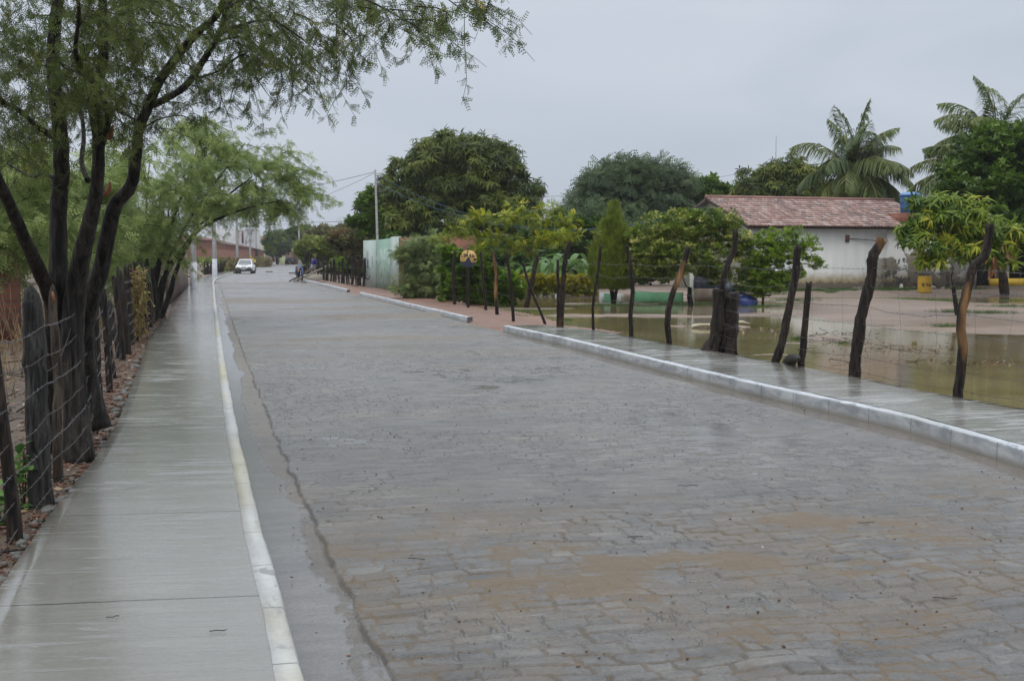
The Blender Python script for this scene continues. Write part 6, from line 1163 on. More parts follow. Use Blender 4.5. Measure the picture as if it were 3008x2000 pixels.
HG = P(2078, 602, 62); cable(tRb + (.25, 0, -.35), HG, 1.9, .013, cable_b, 'upper blue cable from the thin pole to the tiled roof gable', 40); cable(tRb + (.25, 0, -.8), HG + (0, 0, -.1), 1.7, .013, cable_b, 'lower blue cable from the thin pole to the tiled roof gable', 40)
cable(P(1560, 580, 110), P(2330, 470, 150), .8, .02, wire_bright, 'thin pale line above the feathery tree'); 
b = P(2275, 760, 210); MB().tube([(b[0], 210, 0), (b[0], 210, 17.3), (b[0], 210, 17.3)], .12, 6)
root = empty('radio_mast', (b[0], 210, 0), 'thin radio mast above the dark mango tree', 'mast'); MB().tube([(b[0], 210, 0), (b[0], 210, 16.8)], [.14, .10], 6).build('mast', conc, root); MB().tube([(b[0], 210, 16.8), (b[0], 210, 21.5)], [.05, .03], 5).build('whip', dark_metal, root)

# ================================================================== SPEED HUMP SIGN
Ys = G(1375, 905, .04)[1]; SB = G(1375, 905, .04); root = empty('hump_sign', SB, 'round yellow sign with hand painted letters and a dark blue hump on a black post', 'sign'); k = Ys / F
post_mesh([SB - (0, 0, .1), SB + (.01, 0, .7), SB + (-.01, 0, 1.4), P(1375, 731, Ys)], [.062, .058, .055, .05], 'post', 'post', root, None, 700, 10)
def sp_(x, y): return (1345 + x / 22.4, 725 + y / 22.4)       # sign zoom pixel -> photo pixel
cxs, cys = 1376.0, 759.5; rx, ry = 24.3 * k, 26.2 * k; C = P(cxs, cys, Ys - .075); nseg = 40
outl = []
for i in range(nseg):
    a = 2 * math.pi * i / nseg; x = math.cos(a) * rx; z = math.sin(a) * ry
    if z > ry * .86: z = ry * .86 + (z - ry * .86) * .5
    outl.append((x, z))
yel = NT('yellow_sign_paint'); v_ = yel.coord('Object'); a_n = yel.noise(v_, 7, 4); r_n = yel.noise(v_, 11, 5, .65); c_ = yel.ramp(a_n, [(.3, (.46, .29, .075)), (.7, (.60, .43, .17))]); c_ = yel.mix(yel.ramp(r_n, [(.60, 0), (.70, 1)]), c_, (.27, .12, .02)); yel.set(Base_Color=c_, Roughness=.5)
face = MB(); n = nseg; face.add([(C[0] + x, C[1], C[2] + z) for x, z in outl] + [(C[0] + x, C[1] + .02, C[2] + z) for x, z in outl], [tuple(range(n))[::-1], tuple(range(n, 2 * n))] + [(i, (i + 1) % n, (i + 1) % n + n, i + n) for i in range(n)]); face.build('sign_face', yel.m, root)
navy = plain('navy_paint', (.020, .030, .060), (.012, .018, .035), .45, 8)
cut = -.36 * ry; low = [(x, z) for x, z in outl if z < cut]; low.sort(key=lambda p: math.atan2(p[1], p[0])); hump = [(rx * .92, cut - .02), (rx * .38, cut - .03), (rx * .26, cut + .03), (rx * .14, cut + .12), (0, cut + .155), (-rx * .16, cut + .11), (-rx * .32, cut + .03), (-rx * .5, cut - .005), (-rx * .92, cut + .01)]
pl_ = low + hump[0:] if False else hump + sorted(low, key=lambda p: p[0]); m = MB(); m.add([(C[0] + x, C[1] - .004, C[2] + z) for x, z in pl_], [tuple(range(len(pl_)))[::-1]]); m.build('painted_hump', navy, root)
Us = np.array([1.0, 0, 0]); Ws = np.array([0, 0, 1.0]); ink = plain('dark_letter_paint', (.035, .03, .035), (.06, .045, .05), .5); lh = 9.5 * k
def sgp(px, py): return ((px - cxs) * k, (cys - py) * k)
xs = [(1356.5, 755.0, 'L', .75), (1362.3, 755.0, 'O', .85), (1368.4, 755.0, 'M', 1.1), (1380.0, 756.3, 'B', .85), (1386.6, 757.0, 'A', 1.15)]; lines = []
for px, py, ch, wf in xs:
    x0, z0 = sgp(px, py)
    for ln in GLY[ch]: lines.append([(x0 + a * lh * .72 * wf, z0 + b * lh) for a, b in ln])
for i, ch in enumerate('AP'):
    x0, z0 = sgp(1391.5 + 4.6 * i, 766)
    for ln in GLY[ch]: lines.append([(x0 + a * lh * .42, z0 + b * lh * .62) for a, b in ln])
strokes('lettering', lines, C, Us, Ws, ink, root, .024, .006)
m = MB(); x0, z0 = sgp(1374, 739.5); m.cyl((C[0] + x0, C[1] - .012, C[2] + z0), (C[0] + x0, C[1] + .001, C[2] + z0), .028, 12); m.build('bolt', dark_metal, root)

# ================================================================== WHITE HOUSE
HA = np.array([11.1, 58.9, 0.0]); HR = math.radians(20); house = empty('white_house', HA, 'long white plastered house with a worn clay tile roof and stained walls', 'house', rz=HR)
t = NT('stained_white_plaster'); v = t.n('ShaderNodeTexCoord').outputs['Object']; s_ = t.n('ShaderNodeSeparateXYZ'); t.l(v, s_.inputs[0]); X_, Z_ = s_.outputs['X'], s_.outputs['Z']
n1 = t.noise(v, .9, 5, .6); n2 = t.noise(v, 3.5, 5, .6); mpv = t.n('ShaderNodeMapping'); mpv.inputs['Scale'].default_value = (1, 1, .15); t.l(v, mpv.inputs[0]); n3 = t.noise(mpv.outputs[0], 3, 4)
c = t.ramp(n3, [(.3, (.66, .665, .64)), (.7, (.76, .76, .73))]); zz_ = t.math('ADD', Z_, t.math('MULTIPLY', t.math('SUBTRACT', n2, .5), .5))
c = t.mix(t.ramp(zz_, [(.55, 1), (.95, 0)]), c, (.36, .29, .16)); c = t.mix(t.ramp(zz_, [(.42, 1), (.50, 0)]), c, (.155, .125, .095))
sx_ = t.ramp(t.math('DIVIDE', X_, 20), [(.30, 0), (.38, 1), (.56, 1), (.62, .5)]); sz_ = t.ramp(t.math('DIVIDE', Z_, 4), [(.25, .25), (.36, .18), (.55, 0)])
st_f = t.math('ADD', t.math('MULTIPLY', n1, 1.0), sz_); c = t.mix(t.math('MULTIPLY', sx_, t.ramp(st_f, [(.66, 0), (.69, 1)])), c, (.23, .20, .155)); c = t.mix(t.math('MULTIPLY', sx_, t.ramp(t.math('ADD', n2, t.math('MULTIPLY', sz_, .8)), [(.72, 0), (.75, 1)])), c, (.10, .095, .08))
c = t.mix(t.math('MULTIPLY', t.ramp(n2, [(.70, 0), (.72, 1)]), .6), c, (.30, .27, .22)); t.set(Base_Color=c, Roughness=.8); t.bump(n2, .2, .02); M['plaster'] = t.m
cream = plain('cream_plaster', (.50, .52, .42), (.42, .44, .36), .8, 1); LH, DH, EH, RH = 10.3, 7.2, 3.22, 4.50
m = MB(); m.add([(0, 0, -.2), (LH, 0, -.2), (LH, 0, EH), (0, 0, EH), (0, .2, -.2), (LH, .2, -.2), (LH, .2, EH), (0, .2, EH)], [(0, 1, 2, 3), (5, 4, 7, 6), (3, 2, 6, 7), (1, 5, 6, 2)]); m.build('front_wall', M['plaster'], house, world=False)
m = MB(); m.add([(0, 0, -.2), (0, DH, -.2), (0, DH, EH), (0, DH / 2, RH - .03), (0, 0, EH), (.2, 0, -.2), (.2, DH, -.2), (.2, DH, EH), (.2, DH / 2, RH - .03), (.2, 0, EH)], [(0, 4, 3, 2, 1), (5, 6, 7, 8, 9), (0, 1, 6, 5)]); m.build('gable_wall', cream, house, world=False)
m = MB(); m.add([(LH, 0, -.2), (LH, DH, -.2), (LH, DH, EH), (LH, DH / 2, RH - .03), (LH, 0, EH)], [(0, 1, 2, 3, 4)]); m.build('gable_wall', cream, house, world=False); m = MB(); m.box(0, LH, DH - .2, DH, -.2, EH); m.build('back_wall', cream, house, world=False)
# clay tile roof: curved tiles in overlapping rows
t = NT('clay_tiles'); ti_ = t.attr('tint'); v = t.n('ShaderNodeTexCoord').outputs['Object']; n1 = t.noise(v, 1.3, 5); n2 = t.noise(v, 9, 5, .65); c = t.ramp(ti_, [(0, (.20, .115, .095)), (.45, (.31, .20, .17)), (.8, (.40, .27, .24)), (1, (.42, .37, .34))]); c = t.mix(t.ramp(t.math('ADD', t.math('MULTIPLY', n1, .6), t.math('MULTIPLY', n2, .5)), [(.56, 0), (.66, .85)]), c, (.10, .09, .09)); t.set(Base_Color=c, Roughness=.6); M['tiles'] = t.m
def tiled_slope(x0, x1, y0, z0, y1, z1, pitch=.19, row=.34, name='roof', seed=0):
    Lr = math.hypot(y1 - y0, z1 - z0); nr_ = int(round(Lr / row)); row = Lr / nr_; nc = int(round((x1 - x0) / pitch)); per = 6; xs_ = np.linspace(x0, x1, nc * per + 1); prof = np.abs(np.sin(np.linspace(0, nc * math.pi, nc * per + 1))) ** .8 * .055
    V = []; F_ = []; T_ = []; n = 0; dy, dz = (y1 - y0) / Lr, (z1 - z0) / Lr; ny, nz_ = -dz, dy
    if nz_ < 0: ny, nz_ = -ny, -nz_
    for r in range(nr_):
        jog = rng.normal(0, .012, nc + 1); cell = np.clip((np.arange(len(xs_)) // per), 0, nc); sj = jog[cell]; tv = (hsh(cell, cell * 0 + r, seed + 4))
        for (s0, off) in ((r * row - .05, .045), ((r + 1) * row, .0)):
            s_ = s0 + (sj if off else 0); h_ = prof + off + .015 * (hsh(cell, cell * 0 + r, 3) - .5); V.append(np.stack([xs_, y0 + dy * s_ + ny * h_, z0 + dz * s_ + nz_ * h_], -1)); T_.append(tv)
        V.append(np.stack([xs_, y0 + dy * (r * row - .05 + sj) + ny * (prof - .01), z0 + dz * (r * row - .05 + sj) + nz_ * (prof - .01)], -1)); T_.append(tv * 0)
        w_ = len(xs_); i = np.arange(w_ - 1); F_.append(np.stack([n + i, n + i + 1, n + w_ + i + 1, n + w_ + i], -1)); F_.append(np.stack([n + 2 * w_ + i, n + 2 * w_ + i + 1, n + i + 1, n + i], -1)); n += 3 * w_
    return mkmesh(name, np.concatenate(V), np.concatenate(F_), M['tiles'], house, attrs=dict(tint=np.concatenate(T_)), world=False)
sl = (RH - EH) / (DH / 2); tiled_slope(-.35, LH + .3, -.45, EH - .45 * sl + .04, DH / 2, RH + .04); tiled_slope(-.35, LH + .3, DH + .45, EH - .45 * sl + .04, DH / 2, RH + .04, seed=5)
m = MB(); m.tube([(-.4, DH / 2, RH + .10), (LH + .35, DH / 2, RH + .10)], .10, 8); m.build('ridge', M['tile_edge'], house, True, world=False)
m = MB(); m.box(-.28, LH + .2, -.36, -.30, EH - .22, EH - .10); m.build('eave_board', plain('dark_board', (.06, .045, .035), None, .7), house, world=False)
for y0, y1, s in ((-.4, DH / 2, 1), (DH + .4, DH / 2, -1)): m = MB(); z0 = EH - .45 * sl; m.add([(-.34, y0, z0 - .10), (-.34, y1, RH - .09), (-.34, y1, RH + .03), (-.34, y0, z0 + .03), (-.28, y0, z0 - .10), (-.28, y1, RH - .09), (-.28, y1, RH + .03), (-.28, y0, z0 + .03)], [(0, 1, 2, 3), (7, 6, 5, 4), (0, 4, 5, 1), (3, 2, 6, 7)]); m.build('verge_board', bpy.data.materials['dark_board'], house, world=False)
# annex, tank tower and porch
m = MB(); m.box(7.6, 12.9, -.16, 3.4, -.2, 3.02); m.build('annex_wall', M['plaster'], house, world=False); MB().box(7.5, 13.1, -.26, 3.5, 3.03, 3.14).build('annex_roof', conc, house, world=False)
MB().box(8.5, 9.9, -.14, 1.1, 3.15, 3.82).build('tank_base', M['brick'], house, world=False); MB().box(9.9, 11.6, .0, .14, 3.15, 3.5).build('parapet', M['brick'], house, world=False)
m = MB(); cx_ = 9.25; m.tube([(5.4, -.04, 2.55), (7.5, -.20, 2.42)], .02, 5); m.build('pipe', dark_metal, house, True, world=False); MB().box(5.22, 5.42, -.06, 0, 2.38, 2.72).build('meter_box', plain('rusty_box', (.22, .10, .06), (.10, .06, .05), .7), house, world=False)
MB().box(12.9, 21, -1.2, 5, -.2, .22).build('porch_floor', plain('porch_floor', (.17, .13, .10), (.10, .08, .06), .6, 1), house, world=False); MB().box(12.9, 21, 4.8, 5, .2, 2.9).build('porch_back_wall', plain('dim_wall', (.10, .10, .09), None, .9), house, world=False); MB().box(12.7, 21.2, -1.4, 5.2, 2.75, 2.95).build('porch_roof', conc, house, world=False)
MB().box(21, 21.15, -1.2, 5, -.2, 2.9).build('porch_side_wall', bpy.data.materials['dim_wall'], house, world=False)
MB().box(12.95, 15.2, -1.16, -.98, .23, .60).build('porch_low_wall', plain('yellow_paint', (.60, .40, .02), (.45, .30, .02), .6, 3), house, label='bright yellow low wall', world=False)
m = MB(); m.lathe([(.15, .23), (.15, .95)], 14, (14.15, -.8, 0)); m.build('pillar_base', plain('ochre_paint', (.28, .24, .10), None, .6), house, True, world=False); m = MB(); m.lathe([(.145, .95), (.14, 2.74)], 14, (14.15, -.8, 0)); m.build('pillar', plain('pillar_grey', (.40, .44, .38), (.32, .35, .30), .6), house, True, world=False)
def hpt(x, y, z=0): c, s = math.cos(HR), math.sin(HR); return np.array([HA[0] + x * c - y * s, HA[1] + x * s + y * c, z])
# water tank
tp_ = hpt(9.25, .45, 3.82); tank = empty('water_tank', tp_, 'blue plastic water tank with a domed lid on the brick base of the roof', 'water tank', rz=HR); blue = plain('blue_plastic', (.04, .15, .34), (.03, .11, .26), .4, 3); m = MB()
m.lathe([(.42, 0), (.44, .02), (.455, .22), (.465, .24), (.465, .28), (.46, .30), (.47, .52), (.485, .54), (.485, .58), (.475, .60), (.49, .84), (.50, .86)], 28, (0, 0, 0)); m.build('tank_body', blue, tank, True, world=False); m = MB(); m.lathe([(.53, .85), (.53, .90), (.45, .97), (.25, 1.03), (.06, 1.05)], 28, (0, 0, 0)); m.build('lid', plain('blue_lid', (.12, .26, .50), (.08, .20, .42), .35, 3), tank, True, world=False)
# drum
dp = G(2717, 861, .0); dp = P(2717, 800, 57.5); dp[2] = .06; drum = empty('oil_drum', dp, 'yellow metal drum with black lettering standing in the grass by the wall', 'drum'); k = 57.5 / F; R_ = 20 * k; hh = .74; prof = [(R_ * .98, 0)]
for i in range(1, 40): z = hh * i / 40; prof.append((R_ * (1 + .035 * math.exp(-((z - hh * .33) / .015) ** 2) + .035 * math.exp(-((z - hh * .66) / .015) ** 2)), z))
prof += [(R_ * 1.03, hh * .985), (R_ * 1.03, hh), (R_ * .95, hh)]; m = MB(); m.lathe(prof, 30); m.build('drum_body', plain('yellow_drum_paint', (.50, .31, .02), (.40, .23, .015), .5, 3), drum, True, world=False)
V = []; F_ = []
m = MB(); R2 = R_ + .006; lh2 = .135
for i, ch in enumerate('METDAC'):
    for ln in GLY[ch]:
        for (a, b) in zip(ln[:-1], ln[1:]):
            q = [np.array([-.225 + i * .082 + p_[0] * .085, hh * .37 + p_[1] * lh2]) for p_ in (a, b)]; d = (q[1] - q[0]) / (np.linalg.norm(q[1] - q[0]) + 1e-9); nn2 = np.array([-d[1], d[0]]) * .012
            m.add([(R2 * math.sin(p_[0] / R2), -R2 * math.cos(p_[0] / R2), p_[1]) for p_ in (q[0] - nn2, q[1] - nn2, q[1] + nn2, q[0] + nn2)], [(0, 1, 2, 3)])
m.build('lettering', plain('drum_black', (.03, .025, .02), None, .6), drum, world=False)
# plastic chair on the porch
cpos = hpt(14.75, .2, .22); chair = empty('plastic_chair', cpos, 'white plastic armchair in the dark porch behind the pillar', 'chair', rz=HR + .4); wp = plain('white_plastic', (.50, .52, .55), None, .4)
for dx, dy in ((-.2, -.2), (.2, -.2), (-.2, .2), (.2, .2)): m = MB(); m.tube([(dx * 1.15, dy * 1.15, 0), (dx, dy, .42)], [.02, .028], 6); m.build('leg', wp, chair, world=False)
MB().box(-.23, .23, -.23, .22, .42, .45, .02).build('seat', wp, chair, world=False)
for x in np.linspace(-.18, .18, 5): MB().tube([(x, .20, .45), (x * 1.05, .27, .84)], .014, 5).build('back_slat', wp, chair, world=False)
m = MB(); m.tube([(-.22, .21, .45), (-.23, .26, .8), (-.15, .28, .88), (.15, .28, .88), (.23, .26, .8), (.22, .21, .45)], .02, 6); m.build('backrest_frame', wp, chair, world=False)
for s in (-1, 1): m = MB(); m.tube([(s * .24, .2, .62), (s * .26, -.1, .64), (s * .25, -.2, .60), (s * .22, -.22, .44)], .018, 6); m.build('armrest', wp, chair, world=False)
# ---- yard furniture
def planter(pts, Y0_, label, h=.30):
    m = MB(); q = [P(x, 800, y) * [1, 1, 0] for x, y in pts]; V = []
    line = np.array([p[:2] for p in q]); V, F_, uv = sweep(line, [(0, -.15), (0, h - .02), (.02, h), (.11, h), (.12, -.15)], .2, .008, 7); return tag(mkmesh('planter_kerb', V, F_, plain('green_kerb_paint', (.055, .20, .085), (.035, .13, .055), .6, 2) if 'green_kerb_paint' not in bpy.data.materials else bpy.data.materials['green_kerb_paint']), label, 'planter edge')
planter([(1782, 49.2), (1800, 48.2), (1803, 48.0)], 49, 'short green painted planter edge left of the wide cypress', .28); planter([(1862, 51.5), (1920, 49.8), (2008, 49.2)], 49, 'long low green painted planter edge under the mottled tree')
bp = P(2185, 800, 46.0); bp[2] = -.03
def heap(name, c, rx, ry, h, mat, label, cat, seed, nz=.25):
    nu, nv = 40, 16; V = []; F_ = []
    for j in range(nv):
        f = j / (nv - 1)
        for i in range(nu):
            a = 2 * math.pi * i / nu; nn_ = float(fbm(np.array(math.cos(a) * 1.6 + 5 + f), np.array(math.sin(a) * 1.6 + seed), 3, seed)) - .5; r = math.cos(f * math.pi / 2) ** .6 * (1 + nz * nn_ * 2); zz__ = h * math.sin(f * math.pi / 2) ** .9 * (1 + .5 * nn_) + .03 * math.sin(a * 7 + f * 9) * (1 - f); V.append((c[0] + rx * r * math.cos(a), c[1] + ry * r * math.sin(a), c[2] + zz__ - .05 * (j == 0)))
    for j in range(nv - 1):
        for i in range(nu): F_.append((j * nu + i, j * nu + (i + 1) % nu, (j + 1) * nu + (i + 1) % nu, (j + 1) * nu + i))
    return tag(mkmesh(name, V, F_, mat, None, True), label, cat)
tarpb = plain('blue_tarp', (.018, .045, .20), (.010, .022, .11), .3, 5, bump=.6); tarpd = plain('dark_tarp', (.030, .038, .055), (.012, .015, .024), .35, 4, bump=.6)
heap('blue_tarp', bp, .50, .45, .34, tarpb, 'crumpled blue tarpaulin lying at the edge of the flood water', 'tarpaulin', 3); 
heap('dark_tarp', P(2165, 800, 49.5) * [1, 1, 0] + [0, 0, .38], .50, .5, .32, tarpd, 'dark sheet lying over a low pile right of the stump', 'tarpaulin', 5); heap('dark_tarp', P(2095, 800, 51) * [1, 1, 0] + [0, 0, .40], .78, .7, .95, tarpd, 'tall dark sheeted pile in front of the house gable', 'tarpaulin', 9)
m = MB(); a = P(2040, 800, 50.2); b = P(2175, 800, 49.2); o = wall_box(a, b, .9, .42, 'low_wall', plain('bare_masonry', (.17, .13, .10), (.10, .075, .055), .8, 3), None); tag(o, 'low brown masonry bench under the dark sheets', 'wall')
a = P(2037, 800, 51); m = MB(); m.box(a[0] - .13, a[0] + .13, 50.9, 51.16, -.1, 1.28, .02); tag(m.build('garden_pillar', plain('whitewash', (.55, .60, .52), (.42, .48, .40), .7, 4), None), 'short whitewashed pillar beside the mottled tree trunk', 'pillar')
# stones along the wall foot, pale kerb strip
rs = np.random.default_rng(12); p = np.array([hpt(-.2 + 12.5 * rs.random(), -.15 - .55 * rs.random(), .03 + .12 * rs.random()) for _ in range(190)]); rocks('foundation_stones', p, .06 + .13 * rs.random(190), plain('foundation_stone', (.33, .29, .23), (.10, .085, .065), .8, 2.5, kind='Position'), 'rough stones along the foot of the white house wall', 'stones', seed=14)
a = hpt(3.2, -1.3, 0); b = hpt(5.6, -1.5, 0); o = wall_box(a, b, .35, .10, 'concrete_slab', plain('pale_slab', (.48, .47, .42), None, .7), None, -.1); tag(o, 'narrow pale concrete slab in the grass before the white house', 'slab')
heap('white_stone', hpt(8.05, -.6, .05), .10, .10, .30, plain('white_stone', (.62, .60, .50), (.45, .43, .36), .7), 'small upright white stone at the stained wall foot', 'stone', 21)
# grass
def grass(n, fn, h, name, label, mat='grass'):
    p = fn(n); m_ = len(p); leaf_mesh(name, [scatter(tpl_tuft(5, 1, .06, 1.3), p, unit(rng.normal(size=(m_, 3)) * .35 + (0, 0, 1.0)), unit(rng.normal(size=(m_, 3))), h * (.5 + .9 * rng.random(m_)))], M[mat], None); o = [x for x in bpy.data.objects if x.name.split('.')[0] == name and 'label' not in x][0]; tag(o, label, 'grass', kind='stuff')
def gf(n):
    x = -1 + 13 * rng.random(n); y = -.5 - 2.6 * rng.random(n) ** 1.6; k = fbm(x * .9, y * 1.1, 3, 190) > (.42 + .10 * (-y)); q = np.array([hpt(a, b, .0) for a, b in zip(x[k], y[k])]); q[:, 2] = np.nan_to_num(zyard(q[:, 0], q[:, 1]), nan=0) - .01; return q
grass(9000, gf, .16, 'grass', 'green grass strip in front of the white house wall')
def gf2(n):
    out = []
    for px, py, sx, sy in ((2740, 881, 1.4, .7), (2620, 876, 1.0, .5), (2800, 922, .7, .4), (2900, 925, .9, .4), (2250, 898, .9, .5), (1800, 893, 1.6, .6), (1950, 890, 1.6, .6), (2080, 890, 1.4, .6), (1670, 937, .12, .1), (2340, 992, .13, .1), (2475, 1003, .1, .1), (1480, 925, .9, .6), (1530, 910, 1.2, .6), (1400, 905, .8, .4), (1860, 990, .08, .06), (2340, 883, 1.2, .5), (2780, 957, .4, .3), (2960, 905, .8, .4), (3000, 880, 1.0, .4)):
        g = G(px, py, -.03); m_ = int(60 + 420 * sx * sy); out.append(g + np.stack([rng.normal(0, sx * .5, m_), rng.normal(0, sy * .5, m_), np.zeros(m_)], -1))
    q = np.concatenate(out); z_ = zyard(q[:, 0], q[:, 1]); q[:, 2] = np.where(np.isnan(z_), 0, z_); return q
grass(1, gf2, .11, 'weeds', 'small weed patches dotting the muddy yard and fence foot')
# flotsam in the flood water
rs = np.random.default_rng(31)
def float_pts(spec):
    out = []
    for px, py, sx, sy, n in spec: g = G(px, py, WZ); out.append(g + np.stack([rs.normal(0, sx, n), rs.normal(0, sy, n), .006 + .02 * rs.random(n)], -1))
    return np.concatenate(out)
p = float_pts([(2470, 1005, .5, .7, 110), (2560, 1030, .8, .5, 70), (2680, 1020, .4, .4, 40), (2900, 1065, .9, .25, 90), (2060, 958, .5, .4, 90), (2180, 968, .5, .5, 90), (2490, 980, .3, .3, 40), (2765, 1030, .2, .2, 14), (1800, 972, .4, .3, 10), (2390, 1060, .4, .4, 14), (2330, 985, .5, .6, 30), (2820, 925, 1.0, .7, 120), (2950, 930, .8, .8, 60)])
leaf_mesh('flotsam_leaves', [scatter(tpl_leaf(1, .5, .2), p, unit(rs.normal(size=p.shape) * (1, 1, .2)), unit(rs.normal(size=p.shape) * .3 + (0, 0, 1)), .03 + .06 * rs.random(len(p)))], leafmat('flotsam', (.07, .035, .02), (.26, .13, .07), .6, .1, (.36, .32, .20)), None); tag(bpy.data.objects['flotsam_leaves'], 'brown leaves and bits floating on the flood water', 'debris', kind='stuff')
sk = Skel()
for i in range(70):
    c = p[rs.integers(0, len(p))]; d = rs.normal(0, 1, 3) * (1, 1, .25); d /= np.linalg.norm(d); L = .12 + .4 * rs.random(); sk.chains.append((c + d * np.linspace(-L / 2, L / 2, 5)[:, None] + rs.normal(0, .012, (5, 3)) + (0, 0, .02), np.linspace(.008, .004, 5), 0))
tag(sk.mesh('flotsam_twigs', M['bark_brown'], None), 'dark twigs lying in the flood water', 'twigs', kind='stuff')
for (px, py, Lx, lab) in ((2070, 964, .35, 'pale curved palm sheath in the water left of the stump'), (2170, 956, .30, 'pale short palm sheath in the water right of the stump')):
    g = G(px, py, WZ) + (0, 0, .03); tag(MB().tube([g + (-Lx, -.15, 0), g + (-Lx * .8, .05, .02), g + (-Lx * .3, .12, .05), g + (Lx * .4, .1, .05), g + (Lx, .12, .01)], [.02, .05, .05, .045, .02], 7).build('palm_sheath', plain('pale_sheath', (.50, .46, .32), (.32, .28, .18), .6) if 'pale_sheath' not in bpy.data.materials else bpy.data.materials['pale_sheath'], None, True), lab, 'palm sheath')
q = tag(heap('floating_coconut', G(2686, 1013, WZ), .055, .055, .08, COCO, 'small orange brown fruit floating in the flood water', 'fruit', 41, .05), None)
# pebbles and specks on the road
rs = np.random.default_rng(77); n = 5000; s = 5 + 22 * rs.random(n) ** 1.3; f = rs.random(n); t_ = tL(s) + .1 + f * (tR(s) - tL(s) - .2); x, y = from_st(s, t_); rocks('road_grit', np.stack([x, y, np.full(n, .012)], -1), .002 + .007 * rs.random(n) ** 5, plain('road_grit', (.20, .11, .06), (.05, .035, .025), .7, 30, kind='Position'), 'small pebbles and crumbs of earth scattered on the wet road', 'grit', seed=78)
n = 90; s = 5 + 14 * rs.random(n); f = rs.random(n); t_ = tL(s) + .1 + f * (tR(s) - tL(s) - .2); x, y = from_st(s, t_); leaf_mesh('road_leaves', [scatter(tpl_leaf(1, .35, .1), np.stack([x, y, np.full(n, .02)], -1), unit(rs.normal(size=(n, 3)) * (1, 1, .1)), unit(rs.normal(size=(n, 3)) * .2 + (0, 0, 1)), .02 + .03 * rs.random(n))], bpy.data.materials['litter_leaves'], None); tag(bpy.data.objects['road_leaves'], 'tiny fallen leaves on the wet road', 'leaves', kind='stuff')
sk = Skel()
for px, py, L, az in ((2775, 1755, .06, -.3), (2545, 1533, .06, .1), (1865, 1575, .05, .2), (1225, 1640, .05, -.4), (640, 1850, .03, .4), (330, 1810, .03, .1), (2020, 1425, .08, .15)):
    g = G(px, py, .02 if px > 800 else .14); sk.chains.append((g + np.array([math.cos(az), math.sin(az), 0]) * np.linspace(-L, L, 6)[:, None] + rs.normal(0, .005, (6, 3)) * (1, 1, .3), np.full(6, .0022), 0))
tag(sk.mesh('road_twigs', M['bark_dark'], None), 'thin dark twigs lying on the wet road and footpath', 'twigs', kind='stuff')

